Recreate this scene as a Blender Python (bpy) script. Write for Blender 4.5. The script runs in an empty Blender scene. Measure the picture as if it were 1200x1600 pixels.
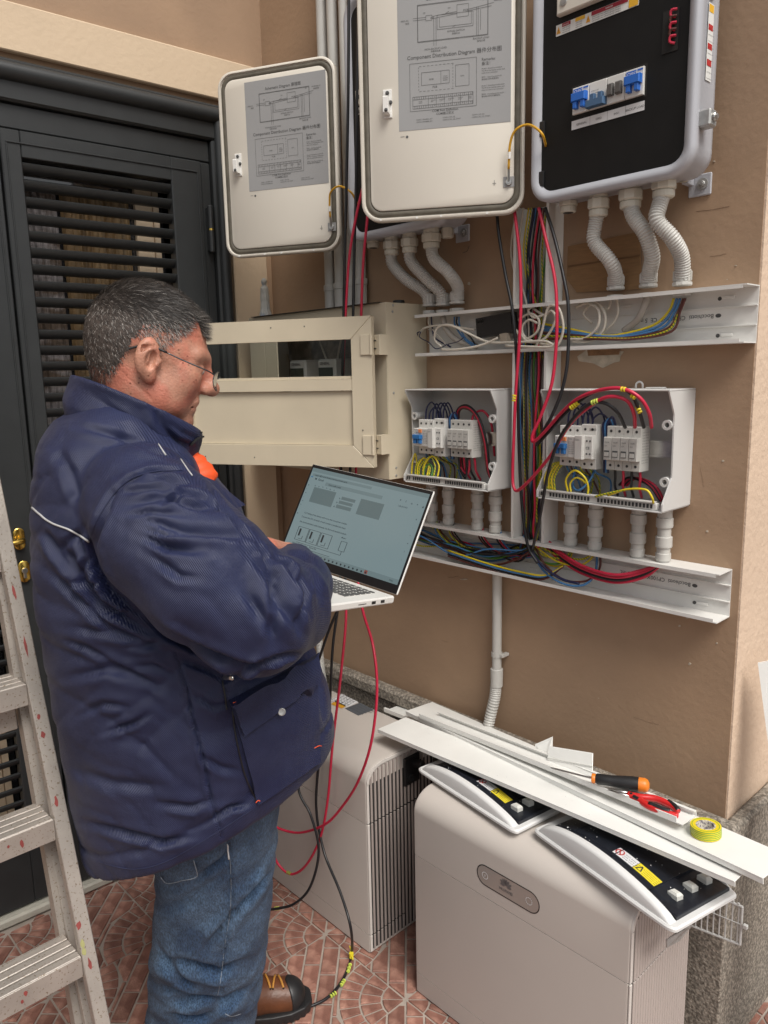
import bpy, math, random
import numpy as np
from mathutils import Vector, Matrix, Euler
from mathutils.bvhtree import BVHTree
import openvdb as vdb
random.seed(7)
scene = bpy.context.scene
COL = scene.collection

# ------------------------------------------------------------ camera, world, sun, exposure
CAM_H = 1.58
F_PX = 1202.0
CR = np.array([[0.68495743, 0.11560428, -0.71935316],
               [0.72828862, -0.13670657, 0.67149609],
               [-0.02071248, -0.98384296, -0.17783146]])   # world = CR @ (right, down, forward)
C0 = np.array([0.0, 0.0, CAM_H])
cam_d = bpy.data.cameras.new('camera')
cam = bpy.data.objects.new('camera', cam_d)
COL.objects.link(cam)
mw = Matrix.Identity(4)
for r in range(3):
    mw[r][0] = CR[r][0]; mw[r][1] = -CR[r][1]; mw[r][2] = -CR[r][2]
mw[2][3] = CAM_H
cam.matrix_world = mw
cam_d.sensor_fit = 'VERTICAL'
cam_d.sensor_height = 36.0
cam_d.lens = F_PX / 1600.0 * 36.0
cam_d.clip_start = 0.02
cam_d.clip_end = 500
scene.camera = cam

SUN_EL, SUN_AZ = math.radians(54), math.radians(-18)       # azimuth measured from +x towards +y
world = bpy.data.worlds.new("World")
scene.world = world
world.use_nodes = True
wn = world.node_tree
bg = wn.nodes['Background']
sky = wn.nodes.new('ShaderNodeTexSky')
sky.sky_type = 'NISHITA'
sky.sun_disc = False
sky.sun_elevation = SUN_EL
sky.sun_rotation = math.pi / 2 - SUN_AZ
sky.dust_density = 4.0
sky.air_density = 1.0
hs = wn.nodes.new('ShaderNodeHueSaturation')               # a cloudy sky is nearly white
hs.inputs['Saturation'].default_value = 0.22
wn.links.new(sky.outputs[0], hs.inputs['Color'])
wn.links.new(hs.outputs[0], bg.inputs[0])
bg.inputs[1].default_value = 0.108
sd = bpy.data.lights.new('sun', 'SUN')
sd.energy = 2.6
sd.angle = math.radians(28)
sd.color = (1.0, 0.95, 0.88)
sun = bpy.data.objects.new('sun', sd)
COL.objects.link(sun)
sdir = Vector((math.cos(SUN_EL) * math.cos(SUN_AZ), math.cos(SUN_EL) * math.sin(SUN_AZ), math.sin(SUN_EL)))
sun.rotation_euler = sdir.to_track_quat('Z', 'Y').to_euler()
sun.location = (3, -2, 5)
scene.view_settings.view_transform = 'Standard'
scene.view_settings.look = 'None'
scene.view_settings.gamma = 1
scene.view_settings.exposure = 0.16
scene.view_settings.use_curve_mapping = False

# ------------------------------------------------------------ helpers
def ray(px, py):
    return CR @ np.array([px - 600.0, py - 800.0, F_PX])
def hit(px, py, n, k):
    r = ray(px, py); n = np.array(n, float)
    return Vector(C0 + (k - n.dot(C0)) / n.dot(r) * r)
def PY(px, py, y=1.58): return hit(px, py, (0, 1, 0), y)
def PX(px, py, x): return hit(px, py, (1, 0, 0), x)
def PZ(px, py, z=0.0): return hit(px, py, (0, 0, 1), z)
def PD(px, py, d): return Vector(C0 + d * ray(px, py) / F_PX)
def proj(P):
    """world points (n,3) -> photo pixels"""
    c = (np.asarray(P) - C0) @ CR
    return np.stack([600 + F_PX * c[:, 0] / c[:, 2], 800 + F_PX * c[:, 1] / c[:, 2]], 1)

MATS = {}
def mat(name, col, rough=0.5, metal=0.0, var=0.0, vscale=8.0, bump=0.0, bscale=60.0, coat=0.0, spec=0.5,
        col2=None, c2scale=5.0, c2lo=0.45, c2hi=0.6, rnd=0.0, emit=None, estr=1.0, trans=0.0, alpha=1.0, sheen=0.0, detail=6.0, stretch=None):
    if name in MATS: return MATS[name]
    m = bpy.data.materials.new(name); m.use_nodes = True
    nt = m.node_tree; N = nt.nodes; L = nt.links
    b = N['Principled BSDF']
    b.inputs['Base Color'].default_value = (*col, 1)
    b.inputs['Roughness'].default_value = rough
    b.inputs['Metallic'].default_value = metal
    b.inputs['Specular IOR Level'].default_value = spec
    b.inputs['Coat Weight'].default_value = coat
    b.inputs['Transmission Weight'].default_value = trans
    b.inputs['Sheen Weight'].default_value = sheen
    if alpha < 1: b.inputs['Alpha'].default_value = alpha
    tc = N.new('ShaderNodeTexCoord')
    src = tc.outputs['Object']
    if stretch:
        mp = N.new('ShaderNodeMapping'); mp.inputs['Scale'].default_value = stretch
        L.new(src, mp.inputs[0]); src = mp.outputs[0]
    cur = None
    if col2 is not None:
        n = N.new('ShaderNodeTexNoise'); n.inputs['Scale'].default_value = c2scale; n.inputs['Detail'].default_value = detail
        L.new(src, n.inputs['Vector'])
        r = N.new('ShaderNodeValToRGB'); r.color_ramp.elements[0].position = c2lo; r.color_ramp.elements[1].position = c2hi
        r.color_ramp.elements[0].color = (*col, 1); r.color_ramp.elements[1].color = (*col2, 1)
        L.new(n.outputs[0], r.inputs[0]); cur = r.outputs[0]
    if var or rnd:
        mx = N.new('ShaderNodeMix'); mx.data_type = 'RGBA'; mx.blend_type = 'MULTIPLY'; mx.inputs[0].default_value = 1
        if cur is None: mx.inputs[6].default_value = (*col, 1)
        else: L.new(cur, mx.inputs[6])
        mr = N.new('ShaderNodeMapRange')
        if var:
            n = N.new('ShaderNodeTexNoise'); n.inputs['Scale'].default_value = vscale; n.inputs['Detail'].default_value = 8
            L.new(src, n.inputs['Vector']); L.new(n.outputs[0], mr.inputs[0])
            mr.inputs[1].default_value = 0.25; mr.inputs[2].default_value = 0.75
            mr.inputs[3].default_value = 1 - var; mr.inputs[4].default_value = 1 + var
        else:
            mr.inputs[0].default_value = 0.5; mr.inputs[3].default_value = 1; mr.inputs[4].default_value = 1
        val = mr.outputs[0]
        if rnd:
            oi = N.new('ShaderNodeObjectInfo'); m2 = N.new('ShaderNodeMapRange')
            L.new(oi.outputs['Random'], m2.inputs[0]); m2.inputs[3].default_value = 1 - rnd; m2.inputs[4].default_value = 1 + rnd
            mm = N.new('ShaderNodeMath'); mm.operation = 'MULTIPLY'; L.new(val, mm.inputs[0]); L.new(m2.outputs[0], mm.inputs[1]); val = mm.outputs[0]
        L.new(val, mx.inputs[7]); cur = mx.outputs[2]
    if cur is not None: L.new(cur, b.inputs['Base Color'])
    if bump:
        n = N.new('ShaderNodeTexNoise'); n.inputs['Scale'].default_value = bscale; n.inputs['Detail'].default_value = 8
        L.new(src, n.inputs['Vector'])
        bp = N.new('ShaderNodeBump'); bp.inputs['Strength'].default_value = 1.0; bp.inputs['Distance'].default_value = bump
        L.new(n.outputs[0], bp.inputs['Height']); L.new(bp.outputs[0], b.inputs['Normal'])
    if emit is not None:
        b.inputs['Emission Color'].default_value = (*emit, 1); b.inputs['Emission Strength'].default_value = estr
    MATS[name] = m
    return m

def ident(v): return v
class MB:
    """collects shapes in world coordinates and links them as ONE mesh object"""
    def __init__(self): self.v = []; self.f = []; self.mi = []; self.m = 0
    def add(self, vs, fs, T=None):
        o = len(self.v)
        self.v += [tuple(T @ Vector(p)) if T is not None else tuple(p) for p in vs]
        self.f += [tuple(i + o for i in f) for f in fs]
        self.mi += [self.m] * len(fs)
        return self
    def box(self, lo, hi, b=0.0, T=None):
        lo = Vector(lo); hi = Vector(hi)
        lo, hi = Vector([min(a, c) for a, c in zip(lo, hi)]), Vector([max(a, c) for a, c in zip(lo, hi)])
        b = min(b, *(0.45 * (hi[i] - lo[i]) for i in range(3)))
        if b <= 0:
            vs = [(x, y, z) for x in (lo.x, hi.x) for y in (lo.y, hi.y) for z in (lo.z, hi.z)]
            fs = [(0, 1, 3, 2), (4, 6, 7, 5), (0, 4, 5, 1), (2, 3, 7, 6), (0, 2, 6, 4), (1, 5, 7, 3)]
            return self.add(vs, fs, T)
        vs = []; idx = {}
        for sx in (0, 1):
            for sy in (0, 1):
                for sz in (0, 1):
                    c = [(lo, hi)[s][i] for i, s in enumerate((sx, sy, sz))]
                    inn = [c[i] + (b if s == 0 else -b) for i, s in enumerate((sx, sy, sz))]
                    for ax in range(3):
                        p = list(inn); p[ax] = c[ax]
                        idx[(sx, sy, sz, ax)] = len(vs); vs.append(p)
        fs = []
        for ax in range(3):
            a, c = [(1, 2), (2, 0), (0, 1)][ax]
            for s in (0, 1):
                q = []
                for (i, j) in ((0, 0), (1, 0), (1, 1), (0, 1)):
                    k = [0, 0, 0]; k[ax] = s; k[a] = i; k[c] = j
                    q.append(idx[(*k, ax)])
                fs.append(tuple(q if s else q[::-1]))
            # edges parallel to ax
            for i in (0, 1):
                for j in (0, 1):
                    k0 = [0, 0, 0]; k0[a] = i; k0[c] = j; k1 = list(k0); k1[ax] = 1
                    q = [idx[(*k0, a)], idx[(*k0, c)], idx[(*k1, c)], idx[(*k1, a)]]
                    fs.append(tuple(q if (i != j) else q[::-1]))
        for sx in (0, 1):
            for sy in (0, 1):
                for sz in (0, 1):
                    q = [idx[(sx, sy, sz, 0)], idx[(sx, sy, sz, 1)], idx[(sx, sy, sz, 2)]]
                    fs.append(tuple(q if (sx + sy + sz) % 2 else q[::-1]))
        return self.add(vs, fs, T)
    def loft(self, rings, closed=True, cap=True, T=None):
        n = len(rings[0]); vs = [p for r in rings for p in r]; fs = []
        m = n if closed else n - 1
        for k in range(len(rings) - 1):
            for i in range(m):
                j = (i + 1) % n
                fs.append((k * n + i, k * n + j, (k + 1) * n + j, (k + 1) * n + i))
        if cap and closed:
            fs.append(tuple(range(n))[::-1]); fs.append(tuple(range((len(rings) - 1) * n, len(rings) * n)))
        return self.add(vs, fs, T)
    def tube(self, pts, r, seg=8, smooth=0, cap=True, T=None, rfun=None, flat=None):
        pts = [Vector(p) for p in pts]
        if smooth: pts = crom(pts, smooth)
        n = len(pts); tang = []
        for i in range(n):
            a = pts[max(i - 1, 0)]; c = pts[min(i + 1, n - 1)]
            t = (c - a); t = t.normalized() if t.length > 1e-9 else Vector((0, 0, 1)); tang.append(t)
        up = Vector((0, 0, 1)) if abs(tang[0].z) < 0.9 else Vector((1, 0, 0))
        nrm = (up - tang[0] * up.dot(tang[0])).normalized()
        rings = []
        for i in range(n):
            if i:
                nrm = nrm - tang[i] * nrm.dot(tang[i])
                nrm = nrm.normalized() if nrm.length > 1e-9 else tang[i].orthogonal().normalized()
            bi = tang[i].cross(nrm)
            rr = r if rfun is None else rfun(i / max(n - 1, 1), i)
            fl = 1.0 if flat is None else flat
            rings.append([tuple(pts[i] + nrm * (rr * math.cos(2 * math.pi * k / seg)) + bi * (rr * fl * math.sin(2 * math.pi * k / seg))) for k in range(seg)])
        return self.loft(rings, True, cap, T)
    def cyl(self, a, b, r, seg=16, r2=None, bev=0.0, T=None):
        a = Vector(a); b = Vector(b); r2 = r if r2 is None else r2
        d = (b - a).normalized(); n = d.orthogonal().normalized(); m = d.cross(n)
        def ring(c, rr): return [tuple(c + n * rr * math.cos(2 * math.pi * k / seg) + m * rr * math.sin(2 * math.pi * k / seg)) for k in range(seg)]
        if bev: rings = [ring(a, r - bev), ring(a + d * bev, r), ring(b - d * bev, r2), ring(b, r2 - bev)]
        else: rings = [ring(a, r), ring(b, r2)]
        return self.loft(rings, True, True, T)
    def lathe(self, c, axis, prof, seg=20, T=None):
        """prof: list of (distance along axis, radius)"""
        c = Vector(c); d = Vector(axis).normalized(); n = d.orthogonal().normalized(); m = d.cross(n)
        rings = [[tuple(c + d * h + n * r * math.cos(2 * math.pi * k / seg) + m * r * math.sin(2 * math.pi * k / seg)) for k in range(seg)] for h, r in prof]
        return self.loft(rings, True, True, T)
    def prism(self, poly, n, T=None, bev=0.0):
        """convex-ish polygon (world points) extruded by vector n"""
        n = Vector(n); poly = [Vector(p) for p in poly]
        a = [tuple(p) for p in poly]
        if bev:
            c = sum(poly, Vector()) / len(poly); nn = n.normalized() * bev
            top = [tuple(p + n + (c - p).normalized() * bev * 1.3) for p in poly]
            mid = [tuple(p + n - nn) for p in poly]
            return self.loft([a, mid, top], True, True, T)
        return self.loft([a, [tuple(p + n) for p in poly]], True, True, T)
    def quad(self, a, b, c, d): return self.add([a, b, c, d], [(0, 1, 2, 3)])
    def text(self, s, F, u, v, size, align='LEFT', depth=0.0, bold=0.0):
        vs, fs, w = text_mesh(s, bold)
        off = {'LEFT': 0, 'CENTER': -w * size / 2, 'RIGHT': -w * size}[align]
        return self.add([F(u + off + p[0] * size, v + p[1] * size, 0.0) for p in vs], fs)
    def build(self, name, m=None, parent=None, smooth=False, loc=None, auto=None):
        me = bpy.data.meshes.new(name)
        V = np.array(self.v, float).reshape(-1, 3)
        o = bpy.data.objects.new(name, me)
        if parent is not None:
            inv = np.array(wm(parent).inverted())
            V = V @ inv[:3, :3].T + inv[:3, 3]
            o.parent = parent
        else:
            if loc is None:
                lo, hi = V.min(0), V.max(0); loc = ((lo[0] + hi[0]) / 2, (lo[1] + hi[1]) / 2, lo[2])
            V = V - np.array(loc); o.location = loc
        me.from_pydata(V.tolist(), [], self.f)
        ms = m if isinstance(m, (list, tuple)) else [m]
        for q in ms:
            if q is not None: me.materials.append(q)
        if len(ms) > 1: me.polygons.foreach_set('material_index', self.mi)
        if smooth:
            me.polygons.foreach_set('use_smooth', [True] * len(me.polygons))
            if auto is not None: me.set_sharp_from_angle(angle=math.radians(auto))
        me.update()
        COL.objects.link(o)
        return o
def wm(o):
    m = o.matrix_basis.copy()
    return wm(o.parent) @ m if o.parent is not None else m
def crom(pts, k):
    """Catmull-Rom through the points, k steps per span"""
    if len(pts) < 3: return pts
    P = [pts[0] * 2 - pts[1]] + pts + [pts[-1] * 2 - pts[-2]]
    out = []
    for i in range(1, len(P) - 2):
        for j in range(k):
            t = j / k; a, b, c, d = P[i - 1], P[i], P[i + 1], P[i + 2]
            out.append(0.5 * ((2 * b) + (c - a) * t + (2 * a - 5 * b + 4 * c - d) * t * t + (3 * b - a - 3 * c + d) * t ** 3))
    out.append(pts[-1].copy())
    return out
_TX = {}
def text_mesh(s, bold=0.0):
    if (s, bold) in _TX: return _TX[(s, bold)]
    cu = bpy.data.curves.new('t', 'FONT'); cu.body = s; cu.size = 1.0; cu.resolution_u = 2; cu.offset = bold
    ob = bpy.data.objects.new('t', cu); COL.objects.link(ob)
    dg = bpy.context.evaluated_depsgraph_get(); dg.update()
    me = bpy.data.meshes.new_from_object(ob.evaluated_get(dg))
    vs = [tuple(v.co) for v in me.vertices]; fs = [tuple(p.vertices) for p in me.polygons]
    w = max([v[0] for v in vs] + [0.01])
    bpy.data.objects.remove(ob); bpy.data.curves.remove(cu); bpy.data.meshes.remove(me)
    _TX[(s, bold)] = (vs, fs, w)
    return _TX[(s, bold)]
def frame(o, ux, uy, n):
    o = Vector(o); ux = Vector(ux).normalized(); uy = Vector(uy).normalized(); n = Vector(n).normalized()
    return lambda u, v, w=0.0: tuple(o + ux * u + uy * v + n * w)
def tag(o, label=None, cat=None, group=None, kind=None):
    if label: o['label'] = label
    if cat: o['category'] = cat
    if group: o['group'] = group
    if kind: o['kind'] = kind
    return o
def thing(name, loc, label, cat, group=None, rot=(0, 0, 0)):
    o = bpy.data.objects.new(name, None); o.empty_display_size = 0.05
    o.location = loc; o.rotation_euler = rot
    COL.objects.link(o)
    return tag(o, label, cat, group)
def rrect(w, h, r, n=5, cx=0.0, cy=0.0):
    """rounded rectangle outline centred at (cx,cy), counter-clockwise"""
    out = []
    for (sx, sy, a0) in ((1, 1, 0), (-1, 1, 90), (-1, -1, 180), (1, -1, 270)):
        for k in range(n + 1):
            a = math.radians(a0 + 90 * k / n)
            out.append((cx + sx * (w / 2 - r) + r * math.cos(a), cy + sy * (h / 2 - r) + r * math.sin(a)))
    return out
def lines2d(mb, F, segs, t):
    """thin printed lines on a frame: (u0,v0,u1,v1)"""
    for (a, b, c, d) in segs:
        L = math.hypot(c - a, d - b)
        if L < 1e-9: continue
        nx, ny = -(d - b) / L * t / 2, (c - a) / L * t / 2
        mb.add([F(a + nx, b + ny), F(a - nx, b - ny), F(c - nx, d - ny), F(c + nx, d + ny)], [(0, 1, 2, 3)])
def rect_lines(u0, v0, u1, v1): return [(u0, v0, u1, v0), (u1, v0, u1, v1), (u1, v1, u0, v1), (u0, v1, u0, v0)]
def sdf_mesh(fn, lo, hi, h):
    """marching of a signed distance function (numpy) into a triangle/quad mesh"""
    lo = np.array(lo, np.float32); hi = np.array(hi, np.float32)
    n = np.ceil((hi - lo) / h).astype(int) + 1
    g = np.meshgrid(*[lo[i] + h * np.arange(n[i], dtype=np.float32) for i in range(3)], indexing='ij')
    d = fn(g[0], g[1], g[2]).astype(np.float32)
    grid = vdb.FloatGrid(10.0)
    grid.copyFromArray(np.clip(d, -4 * h, 4 * h).astype(np.float32))
    v, q = grid.convertToQuads(isovalue=0.0)
    return v * h + lo, q[:, ::-1]
def sd_cap(X, Y, Z, a, b, ra, rb):
    a = np.array(a, np.float32); b = np.array(b, np.float32); ba = b - a
    px, py, pz = X - a[0], Y - a[1], Z - a[2]
    t = np.clip((px * ba[0] + py * ba[1] + pz * ba[2]) / max(float(ba @ ba), 1e-9), 0, 1)
    return np.sqrt((px - t * ba[0]) ** 2 + (py - t * ba[1]) ** 2 + (pz - t * ba[2]) ** 2) - (ra + (rb - ra) * t)
def sd_ell(X, Y, Z, c, r, ax=None):
    px, py, pz = X - c[0], Y - c[1], Z - c[2]
    if ax is not None:
        A = np.array(ax, np.float32)
        px, py, pz = (A[0, 0] * px + A[0, 1] * py + A[0, 2] * pz, A[1, 0] * px + A[1, 1] * py + A[1, 2] * pz, A[2, 0] * px + A[2, 1] * py + A[2, 2] * pz)
    k0 = np.sqrt((px / r[0]) ** 2 + (py / r[1]) ** 2 + (pz / r[2]) ** 2)
    k1 = np.sqrt((px / r[0] ** 2) ** 2 + (py / r[1] ** 2) ** 2 + (pz / r[2] ** 2) ** 2) + 1e-9
    return k0 * (k0 - 1.0) / k1
def smin(a, b, k):
    h = np.clip(0.5 + 0.5 * (b - a) / k, 0, 1)
    return b * (1 - h) + a * h - k * h * (1 - h)
def smax(a, b, k): return -smin(-a, -b, k)
def np_build(name, V, Q, m, parent, smooth=True):
    mb = MB(); mb.v = [tuple(p) for p in V.tolist()]; mb.f = [tuple(q) for q in Q.tolist()]; mb.mi = [0] * len(mb.f)
    return mb.build(name, m, parent, smooth)
# ------------------------------------------------------------ materials
M_WALL = mat('brown_plaster', (0.325, 0.216, 0.138), 0.75, var=0.08, vscale=5, bump=0.0009, bscale=70, col2=(0.375, 0.25, 0.158), c2scale=2.2)
M_CREAM = mat('cream_plaster', (0.60, 0.47, 0.33), 0.7, var=0.05, vscale=4, bump=0.0012, bscale=60)
M_SIDE = mat('pale_plaster', (0.62, 0.47, 0.35), 0.8, var=0.06, vscale=4, bump=0.003, bscale=60)
M_GRAN = mat('granite', (0.16, 0.14, 0.115), 0.8, var=0.45, vscale=210, bump=0.003, bscale=160, col2=(0.34, 0.30, 0.25), c2scale=120, c2lo=0.42, c2hi=0.62)
M_GROUT = mat('grout', (0.33, 0.28, 0.24), 0.9, var=0.25, vscale=12, bump=0.001, bscale=200)
M_BRICK = mat('red_brick', (0.235, 0.106, 0.078), 0.65, var=0.3, vscale=30, bump=0.0022, bscale=130, rnd=0.22, col2=(0.36, 0.20, 0.15), c2scale=24, c2lo=0.45, c2hi=0.75)
M_ANTH = mat('anthracite_paint', (0.022, 0.024, 0.025), 0.42, var=0.12, vscale=20, bump=0.0002, bscale=300)
M_WHITE = mat('white_plastic', (0.72, 0.71, 0.68), 0.4, var=0.05, vscale=10, bump=0.0002, bscale=60)
M_STRIP = mat('white_pvc_strip', (0.78, 0.78, 0.75), 0.33, var=0.05, vscale=9)
M_CABW = mat('painted_cover_white', (0.66, 0.62, 0.545), 0.42, var=0.03, vscale=6)
M_GREY = mat('grey_blue_paint', (0.43, 0.44, 0.475), 0.4, var=0.03, vscale=6)
M_BLACKP = mat('black_panel', (0.006, 0.006, 0.006), 0.55, var=0.2, vscale=30, spec=0.3)
M_GASKET = mat('gasket', (0.10, 0.088, 0.066), 0.6, var=0.25, vscale=40, bump=0.0006, bscale=120)
M_SHEET = mat('printed_sheet_grey', (0.30, 0.30, 0.30), 0.35, var=0.03, vscale=5)
M_INK = mat('ink', (0.03, 0.03, 0.03), 0.6)
M_INKG = mat('ink_grey', (0.08, 0.08, 0.08), 0.6)
M_STEEL = mat('steel', (0.55, 0.54, 0.52), 0.28, 1.0, var=0.15, vscale=60)
M_DSTEEL = mat('dull_zinc', (0.42, 0.42, 0.41), 0.5, 0.7, var=0.2, vscale=60)
M_BRASS = mat('brass', (0.62, 0.42, 0.10), 0.25, 1.0, var=0.1, vscale=20)
M_CBOX = mat('cream_steel', (0.57, 0.50, 0.375), 0.45, var=0.07, vscale=7, bump=0.0003, bscale=20)
M_CONDUIT = mat('grey_conduit', (0.50, 0.49, 0.46), 0.4, var=0.06, vscale=20)
M_GLAND = mat('gland_plastic', (0.60, 0.58, 0.50), 0.4, var=0.05, vscale=20)
M_TAUPE = mat('taupe_shell', (0.52, 0.475, 0.435), 0.34, var=0.02, vscale=5, bump=0.00015, bscale=500)
M_TEDGE = mat('shell_edge', (0.62, 0.58, 0.54), 0.4)
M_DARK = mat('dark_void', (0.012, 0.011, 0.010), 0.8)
M_RUB = mat('black_rubber', (0.015, 0.015, 0.016), 0.45)
M_GLASS = mat('window_glass', (0.02, 0.02, 0.022), 0.04, spec=0.7, coat=1.0)
def clear_glass():
    m = bpy.data.materials.new('clear_glass'); m.use_nodes = True
    nt = m.node_tree; nt.nodes.clear()
    o = nt.nodes.new('ShaderNodeOutputMaterial'); a = nt.nodes.new('ShaderNodeBsdfTransparent'); g = nt.nodes.new('ShaderNodeBsdfGlossy')
    g.inputs['Roughness'].default_value = 0.03; a.inputs[0].default_value = (0.90, 0.92, 0.90, 1)
    fr = nt.nodes.new('ShaderNodeFresnel'); fr.inputs[0].default_value = 1.5
    mx = nt.nodes.new('ShaderNodeMixShader'); nt.links.new(fr.outputs[0], mx.inputs[0]); nt.links.new(a.outputs[0], mx.inputs[1]); nt.links.new(g.outputs[0], mx.inputs[2])
    nt.links.new(mx.outputs[0], o.inputs[0]); return m
M_CLEAR = clear_glass()
def cable_mat(n, c, r=0.38): return mat(n, c, r, var=0.05, vscale=30)
W_RED = cable_mat('red_cable', (0.52, 0.018, 0.055)); W_BLK = cable_mat('black_cable', (0.012, 0.012, 0.014))
W_BLU = cable_mat('blue_wire', (0.06, 0.19, 0.40)); W_BRN = cable_mat('brown_wire', (0.10, 0.025, 0.02))
W_WHT = cable_mat('white_wire', (0.62, 0.58, 0.50)); W_NAV = cable_mat('navy_wire', (0.012, 0.015, 0.06))
def gy_mat(name='yellow_green_wire', rep=1.0):
    m = bpy.data.materials.new(name); m.use_nodes = True; nt = m.node_tree; b = nt.nodes['Principled BSDF']; b.inputs['Roughness'].default_value = 0.4
    tc = nt.nodes.new('ShaderNodeTexCoord'); w = nt.nodes.new('ShaderNodeTexWave'); w.inputs['Scale'].default_value = 70 * rep
    w.bands_direction = 'DIAGONAL'
    r = nt.nodes.new('ShaderNodeValToRGB'); r.color_ramp.interpolation = 'CONSTANT'
    r.color_ramp.elements[0].color = (0.62, 0.50, 0.02, 1); r.color_ramp.elements[1].color = (0.12, 0.26, 0.03, 1); r.color_ramp.elements[1].position = 0.66
    nt.links.new(tc.outputs['Object'], w.inputs[0]); nt.links.new(w.outputs[0], r.inputs[0]); nt.links.new(r.outputs[0], b.inputs['Base Color'])
    return m
W_GY = gy_mat()
W_YEL = cable_mat('yellow_wire', (0.66, 0.52, 0.02)); W_GRN = cable_mat('green_wire', (0.06, 0.20, 0.03)); W_VIO = cable_mat('violet_wire', (0.10, 0.05, 0.20))
M_YEL = mat('yellow_mark', (0.75, 0.62, 0.03), 0.5); M_LIME = mat('lime_mark', (0.55, 0.65, 0.10), 0.5)

K = 1.58           # plane of the brown wall
XC = -2.225        # corner of brown wall and door wall
XR = -0.622        # free end of the brown wall

# ------------------------------------------------------------ setting
b = MB(); b.box((XC - 0.3, K, 0.0), (XR, K + 0.35, 3.6)); main_wall = b.build('brown_wall', M_WALL); tag(main_wall, 'long brown plastered wall that carries all the electrical cabinets and trunking', 'wall')
# side of the wall end: thin pale paint layer standing 3 mm proud
b = MB(); b.box((XR, K + 0.001, 0.6), (XR + 0.004, 4.2, 3.6)); b.build('painted_wall_side', M_SIDE, main_wall)
b = MB(); b.box((XR - 0.9, K + 0.35, 0.0), (XR - 0.001, 4.2, 3.6)); b.build('wall_return', M_WALL, main_wall)
# hole and flaws
def patch(name, pts, mtl, parent, n=(0, -1, 0), t=0.0015):
    b = MB(); b.prism([Vector(p) for p in pts], Vector(n) * t); return b.build(name, mtl, parent)
rr = random.Random(3)
def blob(cx, cy, rx, ry, n=12, j=0.3):
    return [PY(cx + rx * math.cos(2 * math.pi * k / n) * (1 + j * rr.uniform(-1, 1)), cy + ry * math.sin(2 * math.pi * k / n) * (1 + j * rr.uniform(-1, 1)), K) for k in range(n)]
M_CHIP = mat('bare_plaster', (0.46, 0.40, 0.32), 0.95, var=0.25, vscale=60, bump=0.002, bscale=150)
M_HOLE = mat('hollow_brick', (0.22, 0.12, 0.06), 0.95, var=0.4, vscale=50, bump=0.003, bscale=120)
patch('bare_patch', blob(942, 557, 33, 15), M_CHIP, main_wall)
patch('wall_hole', [v + Vector((0, -0.0012, 0)) for v in [PY(918, 545), PY(970, 545), PY(968, 554), PY(920, 556)]], M_HOLE, main_wall)
for (cx, cy, rx, ry) in ((870, 915, 4, 2), (1062, 978, 2, 1.5), (1078, 1037, 2, 2), (725, 905, 6, 1.2), (1120, 1005, 1.5, 1.5), (1130, 720, 2, 1.5), (1105, 830, 2, 2), (733, 443, 2, 3), (1150, 415, 2, 1), (1075, 965, 3, 1.5), (1116, 252, 1.5, 1.5)):
    patch('paint_chip', blob(cx, cy, rx, ry, 7), M_CHIP, main_wall)
b = MB()
for k in range(150):
    px_, py_ = rr.uniform(430, 1180), rr.uniform(330, 1240); p = PY(px_, py_, K - 0.0006)
    if p.x > XR - 0.01: continue
    s_ = rr.uniform(0.0003, 0.0011); b.add([p + Vector((s_ * math.cos(a) * rr.uniform(.6, 1.6), 0, s_ * math.sin(a))) for a in (0, 1.2, 2.4, 3.7, 5.0)], [(0, 1, 2, 3, 4)])
tag(b.build('dust_specks', M_CHIP, main_wall), kind='stuff')
b = MB()
for (x0_, y0_, x1_, y1_) in ((700, 902, 716, 900), (1088, 330, 1140, 322), (905, 640, 905, 655), (1095, 730, 1100, 760), (1110, 400, 1135, 396), (690, 1000, 700, 1003), (990, 1120, 1030, 1132)):
    b.tube([PY(x0_, y0_, K - 0.0003), PY((x0_ + x1_) / 2, (y0_ + y1_) / 2 + 1, K - 0.0003), PY(x1_, y1_, K - 0.0003)], 0.0005, 4)
tag(b.build('scuff_marks', mat('scuff', (0.235, 0.155, 0.098), 0.9), main_wall), kind='stuff')
# frayed wire ends and a scratch on the wall
b = MB(); b.tube([PY(723, 395, 1.578), PY(730, 392, 1.572), PY(733, 384, 1.577)], 0.0006, 5, smooth=4); b.build('plaster_scratch', M_INK, main_wall)

# door wall: local frame u = distance from the corner towards the camera side
PHI = math.radians(3.0)
DU = Vector((-math.sin(PHI), -math.cos(PHI), 0)); DN = Vector((math.cos(PHI), -math.sin(PHI), 0))
DO = Vector((XC, K, 0))
def DF(u, z, w=0.0): return DO + DU * u + DN * w + Vector((0, 0, z))
DT = Matrix(((DU.x, DN.x, 0, DO.x), (DU.y, DN.y, 0, DO.y), (0, 0, 1, 0), (0, 0, 0, 1)))   # local (u, out, z)
def PDW(px, py, w=0.0):
    p = hit(px, py, tuple(DN), DN.dot(DO) + w); d = p - DO
    return d.dot(DU), p.z
b = MB()
b.box((0.0, -0.3, 2.40), (3.0, 0.0, 3.6), T=DT); b.box((0.0, -0.3, 0), (0.165, 0.0, 2.40), T=DT); b.box((1.62, -0.3, 0), (3.0, 0.0, 2.40), T=DT)
door_wall = b.build('door_wall', M_WALL); tag(door_wall, 'brown side wall around the dark louvred door, with a cream painted surround', 'wall')
b = MB()
b.box((0.03, 0.002, 2.425), (3.0, 0.022, 2.545), 0.003, DT); b.box((0.03, 0.002, 0.05), (0.155, 0.022, 2.425), 0.003, DT)
b.build('cream_surround', M_CREAM, door_wall)

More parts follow.
